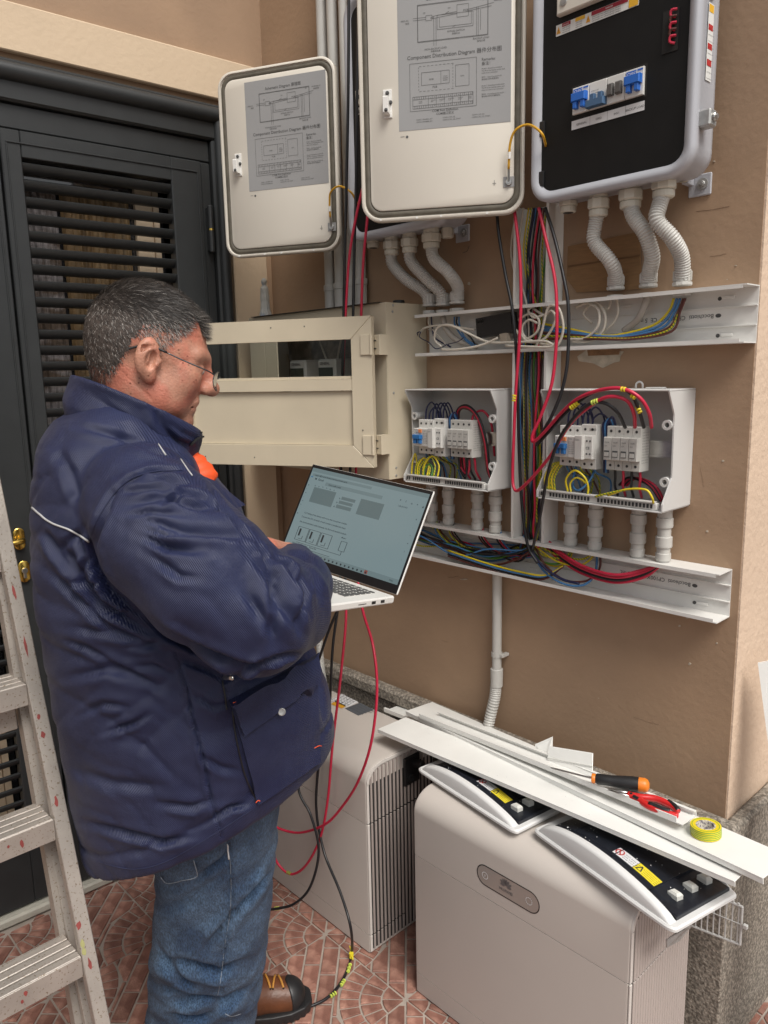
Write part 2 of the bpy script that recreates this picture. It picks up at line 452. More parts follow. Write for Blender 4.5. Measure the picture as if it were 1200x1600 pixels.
# floor: grout sheet and individual bricks
b = MB(); b.box((-8, -8, -0.06), (8, 10, -0.004)); floor = b.build('floor', M_GROUT); tag(floor, kind='structure')
S = 0.3275; TX0, TY0 = -1.564, 1.194
def clip(poly, nx, ny, c):
    out = []
    for i in range(len(poly)):
        p, q = poly[i], poly[(i + 1) % len(poly)]
        dp = nx * p[0] + ny * p[1] - c; dq = nx * q[0] + ny * q[1] - c
        if dp <= 0: out.append(p)
        if (dp < 0 < dq) or (dq < 0 < dp):
            t = dp / (dp - dq); out.append((p[0] + t * (q[0] - p[0]), p[1] + t * (q[1] - p[1])))
    return out
def inset(poly, g):
    c = (sum(p[0] for p in poly) / len(poly), sum(p[1] for p in poly) / len(poly)); out = poly
    area = sum(poly[i][0] * poly[(i + 1) % len(poly)][1] - poly[(i + 1) % len(poly)][0] * poly[i][1] for i in range(len(poly)))
    s = 1 if area > 0 else -1
    for i in range(len(poly)):
        p, q = poly[i], poly[(i + 1) % len(poly)]
        L = math.hypot(q[0] - p[0], q[1] - p[1])
        if L < 1e-6: continue
        nx, ny = s * (q[1] - p[1]) / L, -s * (q[0] - p[0]) / L
        out = clip(out, nx, ny, nx * p[0] + ny * p[1] - g)
        if len(out) < 3: return []
    return out
cells = []
RF = 0.172; G = 0.0029
r2 = random.Random(11)
for (ccx, ccy, a0) in ((0, 0, 0), (S, S, 180)):
    for (ra, rb, nn) in ((0.0, 0.062, 2), (0.062, 0.118, 5), (0.118, RF, 8)):
        for k in range(nn):
            a, c = math.radians(a0 + 90 * k / nn), math.radians(a0 + 90 * (k + 1) / nn)
            st = 3; arc = [(rb, a + (c - a) * t / st) for t in range(st + 1)]
            inner = [(ra, c), (ra, a)] if ra else [(0, a)]
            p = [(ccx + r * math.cos(t), ccy + r * math.sin(t)) for r, t in arc + inner]
            cells.append(p)
W_ = 0.0463; nrow = 10
for k in range(nrow):
    d0 = k * W_ / math.sqrt(2) * 2 * 0.5 * math.sqrt(2)      # rows of x + y = const
    c0 = k * 2 * S / nrow; c1 = (k + 1) * 2 * S / nrow
    off = (k * 0.37) % 1 * 0.095
    t = -S - off
    while t < S:
        t1 = t + 0.098
        # x+y in (c0,c1), y-x in (t,t1)*...
        poly = [((s - e) / 2, (s + e) / 2) for s, e in ((c0, t * 1.4142), (c0, t1 * 1.4142), (c1, t1 * 1.4142), (c1, t * 1.4142))]
        for (nx, ny, c) in ((-1, 0, 0), (0, -1, 0), (1, 0, S), (0, 1, S)):
            poly = clip(poly, nx, ny, c) if len(poly) >= 3 else []
        if len(poly) >= 3:
            for (cx, cy) in ((0, 0), (S, S)):
                mx_, my_ = sum(p[0] for p in poly) / len(poly) - cx, sum(p[1] for p in poly) / len(poly) - cy
                L = math.hypot(mx_, my_)
                if L < 0.30 and len(poly) >= 3:
                    nx, ny = -mx_ / L, -my_ / L
                    poly = clip(poly, nx, ny, nx * cx + ny * cy - RF)
                    if len(poly) < 3: break
        if len(poly) >= 3: cells.append(poly)
        t = t1
protos = []
for p in cells:
    q = inset(p, G)
    if len(q) < 3: continue
    area = abs(sum(q[i][0] * q[(i + 1) % len(q)][1] - q[(i + 1) % len(q)][0] * q[i][1] for i in range(len(q)))) / 2
    if area < 6e-5: continue
    sgn = sum(q[i][0] * q[(i + 1) % len(q)][1] - q[(i + 1) % len(q)][0] * q[i][1] for i in range(len(q)))
    if sgn < 0: q = q[::-1]
    cx, cy = sum(v[0] for v in q) / len(q), sum(v[1] for v in q) / len(q)
    q2 = [(cx + (x - cx) * 0.93, cy + (y - cy) * 0.93) for x, y in q]
    h = r2.uniform(-0.0006, 0.0006)
    me = bpy.data.meshes.new('brick')
    n = len(q)
    vs = [(x - cx, y - cy, -0.006) for x, y in q] + [(x - cx, y - cy, -0.0018 + h) for x, y in q] + [(x - cx, y - cy, h) for x, y in q2]
    fs = [(i, (i + 1) % n, n + (i + 1) % n, n + i) for i in range(n)] + [(n + i, n + (i + 1) % n, 2 * n + (i + 1) % n, 2 * n + i) for i in range(n)] + [tuple(range(2 * n, 3 * n))]
    me.from_pydata(vs, [], fs); me.materials.append(M_BRICK)
    protos.append((me, cx, cy, area))
places = []
for i in range(-3, 9):
    for j in range(-9, 2):
        for (me, cx, cy, area) in protos:
            x, y = TX0 + i * S + cx, TY0 + j * S + cy
            px = proj([(x, y, 0)])[0]
            seen = -20 < px[0] < 700 and 1350 < px[1] < 1625 and x > XC
            hidden = (235 < px[0] < 430 and px[1] < 1600) or (x < -1.42 and y > 1.24) or (x > -1.23 and y > 1.24) or y > K - 0.03
            places.append((0 if (seen and not hidden) else 1, math.hypot(x + 1.4, y - 0.8), me, x, y))
places.sort(key=lambda t: (t[0], t[1]))
fl_inv = wm(floor).inverted()
rest = MB()
for k, (fl, dist, me, x, y) in enumerate(places):
    if k < 300 and fl == 0:
        o = bpy.data.objects.new('brick', me); o.parent = floor; o.location = fl_inv @ Vector((x, y, 0)); COL.objects.link(o)
    elif x > XC - 0.02 and (y < K or x > XR + 0.02):
        rest.add([(v.co.x + x, v.co.y + y, v.co.z) for v in me.vertices], [tuple(p.vertices) for p in me.polygons])
o = rest.build('brick_paving', M_BRICK, floor); tag(o, kind='stuff')

# granite plinth along the brown wall and round its end
PT = 0.612
b = MB()
xr = PY(1128, 1500, 1.545).x
PXR = max(xr, XR + 0.02)
b.box((XC + 0.01, 1.548, 0.0), (PXR, 1.579, PT - 0.045), 0.003)
b.box((XR + 0.001, 1.5795, 0.0), (PXR + 0.0, 4.0, PT - 0.045), 0.003)
plinth = b.build('granite_plinth', M_GRAN); tag(plinth, 'rough speckled granite plinth running along the foot of the brown wall', 'plinth')
b = MB(); b.box((XC + 0.01, 1.538, PT - 0.044), (PXR + 0.012, 1.579, PT), 0.008); b.box((XR + 0.005, 1.5795, PT - 0.044), (PXR + 0.012, 4.0, PT), 0.008); b.build('cap_stone', M_GRAN, plinth)

# ------------------------------------------------------------ louvred double door
U0 = 0.165
door = thing('louvred_door', DF(0.8, 0, 0.0), 'tall anthracite double door with open louvres and brass handle behind the man', 'door')
b = MB()
# outer architrave: rounded bead and flat
def bead(b, x0, z0, x1, z1, r):
    b.tube([DF(x0, z0, 0.028), DF(x1, z1, 0.028)], r, 14)
b.box((U0, -0.02, 2.30), (1.62, 0.030, 2.405), 0.006, DT); b.box((U0, -0.02, 0.03), (U0 + 0.05, 0.030, 2.3), 0.006, DT); b.box((1.57, -0.02, 0.03), (1.62, 0.03, 2.3), 0.006, DT)
bead(b, U0 + 0.002, 2.372, 1.62, 2.372, 0.024); bead(b, U0 + 0.022, 0.03, U0 + 0.022, 2.372, 0.018)
b.build('architrave', M_ANTH, door, True, auto=40)
b = MB()
b.box((U0 + 0.051, -0.03, 2.235), (1.569, 0.012, 2.299), 0.004, DT); b.box((U0 + 0.051, -0.03, 0.03), (U0 + 0.085, 0.012, 2.234), 0.004, DT); b.box((1.53, -0.03, 0.03), (1.569, 0.012, 2.234), 0.004, DT)
b.build('door_frame', M_ANTH, door)
M_SILL = mat('stone_sill', (0.42, 0.40, 0.34), 0.6, var=0.15, vscale=20)
b = MB(); b.box((0.1, -0.05, 0.0), (1.7, 0.045, 0.028), 0.006, DT); b.build('sill', M_SILL, door)
UM = 0.83; ZT = 2.232; OZ0, OZ1 = 0.235, 2.165
M_CURT = mat('ochre_curtain', (0.11, 0.065, 0.025), 0.7, var=0.5, vscale=3, stretch=(14, 14, 1.2), col2=(0.17, 0.11, 0.05), c2scale=1.2)
M_REFL = mat('painted_reflection', (0.22, 0.20, 0.20), 0.8, var=0.5, vscale=3, stretch=(5, 5, 16), col2=(0.10, 0.07, 0.05), c2scale=2)  # bright outdoors mirrored in the door glass, painted as pale level streaks
def slat_mesh():
    b = MB()
    L = 0.425; n = 10
    ring = lambda x: [(x, 0.0065 * math.cos(2 * math.pi * k / n) * 1.0 + 0.012 * math.sin(2 * math.pi * k / n), 0.0165 * math.sin(2 * math.pi * k / n) * 0.75 - 0.004 * math.cos(2 * math.pi * k / n)) for k in range(n)]
    b.loft([ring(0), ring(L)]); me = bpy.data.meshes.new('slat'); me.from_pydata(b.v, [], b.f); me.materials.append(M_ANTH)
    me.polygons.foreach_set('use_smooth', [True] * len(me.polygons)); me.set_sharp_from_angle(angle=math.radians(60)); return me
SL = slat_mesh()
RZ = math.atan2(DU.y, DU.x)
for (ua, ub, oa, ob_) in ((0.252, UM - 0.002, 0.352, 0.777), (UM + 0.004, 1.40, UM + 0.118, UM + 0.543)):
    b = MB()
    b.box((ua, -0.02, 0.035), (oa, 0.022, ZT), 0.003, DT); b.box((ob_, -0.02, 0.035), (ub, 0.022, ZT), 0.003, DT)
    b.box((oa, -0.02, OZ1), (ob_, 0.022, ZT), 0.002, DT); b.box((oa, -0.02, 0.035), (ob_, 0.022, OZ0), 0.002, DT)
    # raised moulding line round the leaf edge
    b.box((ua + 0.012, 0.023, 0.06), (ua + 0.016, 0.0255, ZT - 0.03), 0.001, DT); b.box((ua + 0.012, 0.023, ZT - 0.034), (ub - 0.012, 0.0255, ZT - 0.03), 0.001, DT)
    b.box((ub - 0.016, 0.023, 0.06), (ub - 0.012, 0.0255, ZT - 0.034), 0.001, DT)
    leaf = b.build('door_leaf', M_ANTH, door)
    inv = wm(leaf).inverted()
    z = OZ1 - 0.022
    while z > OZ0 + 0.01:
        o = bpy.data.objects.new('slat', SL); o.parent = leaf; COL.objects.link(o)
        o.matrix_basis = inv @ (Matrix.Translation(DF(oa, z, 0.002)) @ Matrix.Rotation(RZ, 4, 'Z'))
        z -= 0.0437
    b = MB(); b.box((oa - 0.01, -0.085, OZ0 - 0.02), (ob_ + 0.01, -0.080, OZ1 + 0.02), 0, DT); b.build('window_pane', M_GLASS, leaf)
    # ochre curtain and a strip of painted reflection just in front of the dark glass
    for (c0, c1, mm, nm) in ((oa + 0.10, ob_ - 0.115, M_CURT, 'ochre_curtain'), (ob_ - 0.11, ob_ + 0.005, M_REFL, 'painted_reflection')):
        b = MB(); nn = 60; pa = []; pb = []
        for k in range(nn + 1):
            u = c0 + (c1 - c0) * k / nn; w = -0.068 + 0.006 * math.sin(u * 260) + 0.003 * math.sin(u * 610)
            pa.append(tuple(DF(u, OZ1 - 0.05, w))); pb.append(tuple(DF(u, OZ0, w)))
        b.add(pa + pb, [(i, i + 1, nn + 2 + i, nn + 1 + i) for i in range(nn)]); b.build(nm, mm, leaf, True)
    b = MB(); b.box((oa + 0.012, -0.075, OZ0), (oa + 0.03, -0.055, OZ1), 0, DT); b.box((oa + 0.0315, -0.078, OZ0), (oa + 0.085, -0.060, OZ1), 0.002, DT)
    b.build('window_stile', M_CREAM, leaf)
b = MB(); b.cyl(DF(U0 + 0.068, 1.965, 0.030), DF(U0 + 0.068, 2.105, 0.030), 0.0085, 12, bev=0.002); b.box((U0 + 0.06, 0.012, 1.97), (U0 + 0.076, 0.03, 2.1), 0.001, DT)
h = b.build('hinge', M_ANTH, door)
b = MB(); b.cyl(DF(U0 + 0.068, 2.030, 0.030), DF(U0 + 0.068, 2.036, 0.030), 0.0088, 12); b.build('hinge_ring', M_BRASS, h)
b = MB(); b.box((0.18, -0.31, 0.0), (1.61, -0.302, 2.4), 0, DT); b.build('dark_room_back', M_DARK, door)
# handle and lock plate on the left leaf
hu, hz = PDW(30, 842, 0.03); lu, lz = PDW(38, 893, 0.03)
def oval_plate(u, z, w, h_, t):
    b = MB(); o = [(u + x, z + y) for x, y in rrect(w, h_, w * 0.49, 6)]
    b.loft([[tuple(DF(x, y, 0.0265)) for x, y in o], [tuple(DF(x, y, 0.0265 + t * 0.7)) for x, y in o], [tuple(DF(u + (x - u) * 0.85, z + (y - z) * 0.92, 0.0265 + t)) for x, y in o]]); return b
b = oval_plate(hu, hz, 0.030, 0.062, 0.007); hd = b.build('handle', M_BRASS, door, True, auto=40)
b = MB(); b.tube([DF(hu, hz, 0.03), DF(hu, hz, 0.062), DF(hu + 0.012, hz, 0.075), DF(hu + 0.055, hz - 0.004, 0.076), DF(hu + 0.10, hz - 0.002, 0.072)], 0.0085, 12, smooth=5); b.build('lever', M_BRASS, hd, True)
b = oval_plate(lu, lz, 0.030, 0.062, 0.006); lk = b.build('lock_plate', M_BRASS, door, True, auto=40)
b = MB(); b.cyl(DF(lu, lz + 0.004, 0.03), DF(lu, lz + 0.004, 0.040), 0.008, 14, bev=0.001); b.box((lu - 0.004, 0.03, lz - 0.018), (lu + 0.004, 0.039, lz + 0.002), 0.001, DT); b.build('lock_cylinder', M_STEEL, lk)
# ------------------------------------------------------------ wall cabinets (two alike)
YF, YB = 1.45, 1.548
ZB = 1.934; CW = 0.362; CH = 0.60
def print_sheet(F, w, h, parent):
    """grey instruction sheet: F maps (u right, v up) from the sheet's lower left corner"""
    b = MB(); b.add([F(0, 0, 0.0002), F(w, 0, 0.0002), F(w, h, 0.0002), F(0, h, 0.0002), F(0, 0, 0.0006), F(w, 0, 0.0006), F(w, h, 0.0006), F(0, h, 0.0006)], [(4, 5, 6, 7), (0, 1, 5, 4), (1, 2, 6, 5), (2, 3, 7, 6), (3, 0, 4, 7)])
    s = b.build('instruction_sheet', M_SHEET, parent)
    P = lambda u, v, q=0.0: F(u * w, v * h, 0.0011)
    T = lambda u, v, q=0.0: F(u, v, 0.0011)
    b = MB(); t = lambda s_, u, v, sz, al='LEFT', bold=0.0: b.text(s_, T, u * w, v * h, sz * w * 0.80, al, bold=bold)
    t("Schematic Diagram 原理图", 0.48, 0.905, 0.050, 'CENTER', 0.004)
    t("Component Distribution Diagram 器件分布图", 0.50, 0.505, 0.055, 'CENTER', 0.004)
    t("Remarks:", 0.745, 0.445, 0.040, bold=0.003); t("备注：", 0.745, 0.415, 0.040, bold=0.003)
    ty = [("Model 1: SmartGuard-63A-S0", 0.385), ("The PE of the backup power load", 0.370), ("needs to be connected", 0.355), ("型号1：SmartGuard-63A-S0", 0.325), ("备电端口的PE需要接地", 0.310),
          ("Model 2: SmartGuard-63A-AUS0", 0.265), ("The PE of the backup power port", 0.250), ("does not need to be connected", 0.235), ("型号2：SmartGuard-63A-AUS0", 0.205), ("备电端口的PE不需要接地", 0.190)]
    for s_, v in ty: t(s_, 0.745, v, 0.0185)
    t("COM Port Definition", 0.42, 0.118, 0.034, 'CENTER', 0.003); t("COM端口定义", 0.42, 0.095, 0.032, 'CENTER', 0.003)
    for s_, u, v in (("COM1-1 INV485A_IN1", 0.16, 0.067), ("COM1-2 INV485B_IN1", 0.16, 0.050), ("COM2-1 DO_GE", 0.40, 0.067), ("COM2-2 DO_GE_START", 0.40, 0.050), ("COM3-1 DO_SG", 0.66, 0.067), ("COM3-2 DO_SG_START", 0.66, 0.050)): t(s_, u, v, 0.019)
    t("GRID-AC", 0.03, 0.775, 0.022); t("电网", 0.07, 0.755, 0.022); t("INVERTER-AC", 0.83, 0.865, 0.022); t("接逆变器", 0.85, 0.845, 0.022)
    t("QF", 0.23, 0.815, 0.022); t("SPD", 0.295, 0.775, 0.020); t("KM", 0.45, 0.83, 0.020); t("PCB", 0.585, 0.80, 0.030); t("QF", 0.75, 0.862, 0.022)
    t("BYPASS SWITCH", 0.52, 0.668, 0.026, 'CENTER'); t("旁路开关", 0.52, 0.650, 0.022, 'CENTER'); t("NON-BACKUP LOAD", 0.34, 0.560, 0.026, 'CENTER'); t("非备电负载", 0.34, 0.543, 0.022, 'CENTER')
    t("BACKUP LOAD", 0.74, 0.598, 0.026, 'CENTER'); t("备电负载", 0.74, 0.580, 0.022, 'CENTER')
    t("NMB1", 0.30, 0.348, 0.022, 'CENTER'); t("PCB", 0.33, 0.290, 0.030, 'CENTER'); t("KM1", 0.575, 0.350, 0.022, 'CENTER')
    for k, s_ in enumerate(("AC/DC", "POWER", "BOARD")): t(s_, 0.425, 0.362 - 0.014 * k, 0.016, 'CENTER')
    t("COM\nPORT", 0.20, 0.198, 0.017, 'CENTER')
    for u, s_ in ((0.315, "SERVICE\nBKP"), (0.395, "INVERTER\n1 L/N"), (0.475, "INVERTER\n2 L/N"), (0.56, "BACKUP\nLOAD"), (0.645, "GRID\nMAIN")): t(s_, u, 0.200, 0.0145, 'CENTER')
    for k, s_ in enumerate("LNLNLNLNPLN"):
        t(s_, 0.29 + 0.036 * k, 0.220, 0.02, 'CENTER'); t(s_, 0.29 + 0.036 * k, 0.160, 0.02, 'CENTER')
    L = []
    L += rect_lines(0.18, 0.62, 0.80, 0.88) + rect_lines(0.183, 0.625, 0.797, 0.875)
    L += rect_lines(0.255, 0.765, 0.31, 0.80) + rect_lines(0.53, 0.765, 0.63, 0.85) + rect_lines(0.355, 0.695, 0.67, 0.795)
    L += [(0.14, 0.79, 0.255, 0.79), (0.14, 0.775, 0.255, 0.775), (0.31, 0.79, 0.53, 0.805), (0.31, 0.775, 0.53, 0.79), (0.63, 0.81, 0.85, 0.835), (0.63, 0.80, 0.83, 0.815), (0.325, 0.585, 0.325, 0.79), (0.345, 0.585, 0.345, 0.775),
          (0.70, 0.62, 0.70, 0.82), (0.715, 0.62, 0.715, 0.82), (0.735, 0.66, 0.735, 0.80), (0.375, 0.71, 0.375, 0.775), (0.655, 0.71, 0.655, 0.80), (0.375, 0.71, 0.655, 0.71), (0.43, 0.80, 0.46, 0.812), (0.49, 0.70, 0.52, 0.712)]
    L += rect_lines(0.105, 0.135, 0.70, 0.475) + rect_lines(0.21, 0.315, 0.46, 0.405) + [(0.385, 0.315, 0.385, 0.405)] + rect_lines(0.515, 0.285, 0.635, 0.435)
    for k in range(9):
        L += [(0.19 + 0.036 * k, 0.45, 0.21 + 0.036 * k, 0.45), (0.19 + 0.036 * k, 0.272, 0.21 + 0.036 * k, 0.272)]
    for k in range(8): L += [(0.185, 0.28 + 0.022 * k, 0.185, 0.292 + 0.022 * k), (0.492, 0.28 + 0.022 * k, 0.492, 0.292 + 0.022 * k)]
    L += rect_lines(0.13, 0.152, 0.67, 0.237) + [(0.13, 0.172, 0.67, 0.172), (0.13, 0.217, 0.67, 0.217)] + [(0.27 + 0.036 * k, 0.152, 0.27 + 0.036 * k, 0.172) for k in range(12)] + [(0.27 + 0.036 * k, 0.217, 0.27 + 0.036 * k, 0.237) for k in range(12)] + [(0.27 + 0.072 * k, 0.172, 0.27 + 0.072 * k, 0.217) for k in range(6)] + [(0.148 + 0.02 * k, 0.152, 0.148 + 0.02 * k, 0.172) for k in range(6)] + [(0.148 + 0.02 * k, 0.217, 0.148 + 0.02 * k, 0.237) for k in range(6)]
    lines2d(b, T, [(a * w, c * h, d * w, e * h) for a, c, d, e in L], 0.0007)
    b.build('printed_diagram', M_INKG, s)

def bolt(b, p, n, r=0.006, h=0.004):
    n = Vector(n).normalized(); b.cyl(p, Vector(p) + n * h, r, 12, bev=0.0008); b.cyl(Vector(p) + n * h, Vector(p) + n * (h + 0.003), r * 0.55, 6)

def wall_cabinet(xr, door_dir, label, full):
    """xr = right side x; the body hangs on the wall, its door stands open to the left"""
    xl = xr - CW; zt = ZB + CH; cx = (xl + xr) / 2; cz = (ZB + zt) / 2
    root = thing('electrical_cabinet', (cx, YB, ZB), label, 'cabinet', 'open grey electrical cabinets on the brown wall')
    b = MB()
    def ring(y, w, h, r): return [(cx + u, y, cz + v) for u, v in rrect(w, h, r, 6)]
    # rear tub, then the wider front rim, both hollow towards the front
    w, h = CW, CH
    rings = [ring(YB, w - 0.03, h - 0.03, 0.03), ring(YB - 0.006, w - 0.012, h - 0.012, 0.04), ring(YB - 0.02, w - 0.006, h - 0.006, 0.045), ring(YF + 0.028, w - 0.006, h - 0.006, 0.047), ring(YF + 0.024, w + 0.001, h + 0.001, 0.048), ring(YF + 0.004, w + 0.002, h + 0.002, 0.048), ring(YF, w - 0.004, h - 0.004, 0.046)]
    rings += [ring(YF - 0.002, w - 0.012, h - 0.012, 0.044), ring(YF + 0.001, w - 0.030, h - 0.030, 0.036), ring(YF + 0.010, w - 0.044, h - 0.044, 0.030)]
    b.loft(rings, True, False); b.f.append(tuple(range(len(rings[0]))))
    b.mi.append(0)
    body = b.build('body', M_GREY, root, True, auto=50)
    b = MB(); b.loft([ring(YF + 0.0098, w - 0.043, h - 0.043, 0.0295), ring(YF + 0.0086, w - 0.046, h - 0.046, 0.028)], True, True); b.build('black_panel', M_BLACKP, root)
    FP = frame((xl, YF + 0.0085, ZB), (1, 0, 0), (0, 0, 1), (0, -1, 0))
    # bottom glands plate, mounting ears
    for ex, ez in ((PY(1100, 288, K).x, PY(1100, 288, K).z) if full else (PY(727, 364, K).x, PY(727, 364, K).z),):
        b = MB(); b.box((ex - 0.030, K - 0.005, ez - 0.022), (ex + 0.017, K - 0.0005, ez + 0.020), 0.002); b.box((ex - 0.030, YB - 0.001, ez + 0.0), (ex - 0.018, K - 0.006, ez + 0.04), 0.001)
        e = b.build('mounting_ear', M_GREY, root)
        b = MB(); b.cyl((ex, K - 0.0055, ez), (ex, K - 0.008, ez), 0.011, 16); bolt(b, (ex, K - 0.008, ez), (0, -1, 0), 0.006, 0.003); b.build('ear_bolt', M_DSTEEL, e)
    if full:
        # clamp block with bolt on the right side
        b = MB(); b.box((xr - 0.004, YF + 0.018, ZB + 0.078), (xr + 0.022, YF + 0.046, ZB + 0.108), 0.003); blk = b.build('clamp_block', M_DSTEEL, root)
        b = MB(); bolt(b, (xr + 0.022, YF + 0.032, ZB + 0.094), (1, 0, 0), 0.008, 0.005); b.build('clamp_bolt', M_STEEL, blk)
        # side warning sticker
        FS = frame((xr - 0.0025, YF + 0.040, ZB + 0.165), (0, 1, 0), (0, 0, 1), (1, 0, 0))
        b = MB(); b.m = 0; b.add([FS(0, 0, 0.0012), FS(0.022, 0, 0.0012), FS(0.022, 0.13, 0.0012), FS(0, 0.13, 0.0012)], [(0, 1, 2, 3)])
        for k, (v0, v1, mi) in enumerate(((0.115, 0.128, 2), (0.085, 0.095, 1), (0.053, 0.063, 1), (0.025, 0.036, 1))):
            b.m = mi; b.add([FS(0.002, v0, 0.0016), FS(0.02, v0, 0.0016), FS(0.02, v1, 0.0016), FS(0.002, v1, 0.0016)], [(0, 1, 2, 3)])
        b.m = 3
        for k in range(9): b.text("CAUTION DO NOT", lambda u, v, q: FS(u, v, 0.0016), 0.003, 0.003 + 0.0105 * k, 0.0026)
        b.build('side_sticker', [mat('sticker_white', (0.7, 0.7, 0.68), 0.4), mat('sticker_red', (0.45, 0.03, 0.03), 0.4), mat('sticker_orange', (0.75, 0.42, 0.03), 0.4), M_INKG], root)
        b = MB()
        FV = frame((xr - 0.0025, YF + 0.030, ZB + 0.30), (0, 1, 0), (0, 0, 1), (1, 0, 0))
        for v in (0.0, 0.055):
            b.loft([[FV(0.018 + 0.016 * math.cos(a), v + 0.026 + 0.024 * math.sin(a), w_) for a in [2 * math.pi * k / 20 for k in range(20)]] for w_ in (0.0, 0.003)]);
        b.build('side_emblem', M_INKG, root)
        # breaker row seen through the window of the panel
        du = lambda px, py: (lambda p: (p.x - xl, p.z - ZB))(PY(px, py, YF + 0.008))
        u0, v0 = du(899, 183); u1, v1 = du(1008, 140)
        u0 = du(897, 150)[0]; ub = du(899, 185)[1]; ut = du(1008, 103)[1]
        vb = 0.5 * (du(900, 180)[1] + du(1008, 148)[1]); vt = 0.5 * (du(900, 140)[1] + du(1008, 103)[1])
        b = MB(); b.add([FP(u0 - 0.006, vb - 0.004, 0.0008), FP(u1 + 0.004, vb - 0.004, 0.0008), FP(u1 + 0.004, vt + 0.006, 0.0008), FP(u0 - 0.006, vt + 0.006, 0.0008)], [(0, 1, 2, 3)])
        b.build('breaker_window', M_DARK, root)
        nb = 4; wb = (u1 - u0) / nb
        M_BLU = mat('breaker_blue', (0.02, 0.14, 0.55), 0.35); M_GRYL = mat('lever_grey', (0.10, 0.095, 0.09), 0.4); M_SLT = mat('lever_slate', (0.06, 0.13, 0.24), 0.35)
        for k in range(nb):
            ua = u0 + wb * k
            b = MB(); b.prism([FP(ua + 0.0006, vb, 0.0012), FP(ua + wb - 0.0006, vb, 0.0012), FP(ua + wb - 0.0006, vt, 0.0012), FP(ua + 0.0006, vt, 0.0012)], (0, -0.006, 0), bev=0.001)
            br = b.build('circuit_breaker', M_WHITE, root)
            um = (vb + vt) / 2
            if k == 0 or k == 3:
                b = MB(); vv = vb + (vt - vb) * 0.42
                b.prism([FP(ua + 0.003, vv, 0.007), FP(ua + wb - 0.003, vv, 0.007), FP(ua + wb - 0.003, vv + 0.016, 0.007), FP(ua + 0.003, vv + 0.016, 0.007)], (0, -0.012, 0), bev=0.002)
                for q in (0.18, 0.62): b.prism([FP(ua + wb * q, vv - 0.013, 0.007), FP(ua + wb * (q + 0.22), vv - 0.013, 0.007), FP(ua + wb * (q + 0.22), vv, 0.007), FP(ua + wb * q, vv, 0.007)], (0, -0.010, 0), bev=0.001)
                b.build('lever', M_BLU, br)
            elif k == 2:
                b = MB(); vv = vb + (vt - vb) * 0.46
                for q in (0.10, 0.56): b.prism([FP(ua + wb * q, vv - 0.010, 0.007), FP(ua + wb * (q + 0.32), vv - 0.010, 0.007), FP(ua + wb * (q + 0.32), vv + 0.012, 0.007), FP(ua + wb * q, vv + 0.012, 0.007)], (0, -0.009, 0), bev=0.002)
                b.build('lever', M_GRYL, br)
            else:
                b = MB(); vv = vb + (vt - vb) * 0.22
                b.prism([FP(ua - 0.001, vv - 0.010, 0.007), FP(ua + wb + 0.001, vv - 0.010, 0.007), FP(ua + wb + 0.001, vv + 0.004, 0.007), FP(ua - 0.001, vv + 0.004, 0.007)], (0, -0.014, 0), bev=0.002)
                for q in (0.18, 0.62): b.prism([FP(ua + wb * q, vv, 0.007), FP(ua + wb * (q + 0.24), vv, 0.007), FP(ua + wb * (q + 0.24), vv + 0.015, 0.007), FP(ua + wb * q, vv + 0.015, 0.007)], (0, -0.010, 0), bev=0.001)
                b.build('lever', M_SLT, br)
            if k in (0, 3):
                b = MB(); FT = lambda u, v, q=0: FP(u, v, 0.0078)
                b.add([FT(ua + 0.003, vt - 0.012), FT(ua + wb * 0.55, vt - 0.012), FT(ua + wb * 0.62, vt - 0.003), FT(ua + 0.003, vt - 0.003), FT(ua + wb * 0.66, vt - 0.006), FT(ua + wb - 0.002, vt - 0.006), FT(ua + wb - 0.002, vt - 0.003), FT(ua + wb * 0.66, vt - 0.003)], [(0, 1, 2, 3), (4, 5, 6, 7)])
                b.build('blue_print', M_BLU, br)
                b = MB(); b.text("CHNT", lambda u, v, q=0: FP(u, v, 0.0084), ua + 0.005, vt - 0.0105, 0.0075, bold=0.01); b.build('maker_print', M_WHITE, br)
            b = MB()
            for r_ in range(4): b.text(("NXB-63 C40", "400V~ 6000A", "50Hz IEC60898", "I ON")[r_], lambda u, v, q=0: FP(u, v, 0.0080), ua + wb * 0.12, vt - 0.018 - 0.0045 * r_, 0.0032)
            b.build('small_print', M_INKG, br)
        # paper strip with four names below the breakers
        va, vc = vb - 0.027, vb - 0.010
        b = MB(); b.prism([FP(u0 - 0.004, va, 0.0006), FP(u1, va, 0.0006), FP(u1, vc, 0.0006), FP(u0 - 0.004, vc, 0.0006)], (0, -0.0006, 0)); st = b.build('name_strip', mat('paper', (0.68, 0.68, 0.69), 0.5), root)
        b = MB(); FT = lambda u, v, q=0: FP(u, v, 0.0017)
        for k, s_ in enumerate(("GENERAL", "GRID", "INV1", "BACKUP LOAD")): b.text(s_, FT, u0 + wb * (k + 0.5), va + 0.006, 0.0058, 'CENTER')
        lines2d(b, FT, [(u0 + wb * k, va, u0 + wb * k, vc) for k in (1, 2, 3)], 0.0004); b.build('strip_print', M_INK, st)
        # warning strip, white cover above, dark recess
        fa = lambda px, py: du(px, py)
        (ua, va), (uc, vc) = fa(869, 56), fa(998, 12)
        vm = 0.5 * (fa(869, 56)[1] + fa(998, 10)[1]) - 0.0; 
        b = MB(); b.m = 0
        b.prism([FP(ua, vm, 0.0006), FP(uc, vm, 0.0006), FP(uc, vm + 0.021, 0.0006), FP(ua, vm + 0.021, 0.0006)], (0, -0.0005, 0))
        FQ = lambda u, v, q=0: FP(u, v, 0.0018)
        W = uc - ua
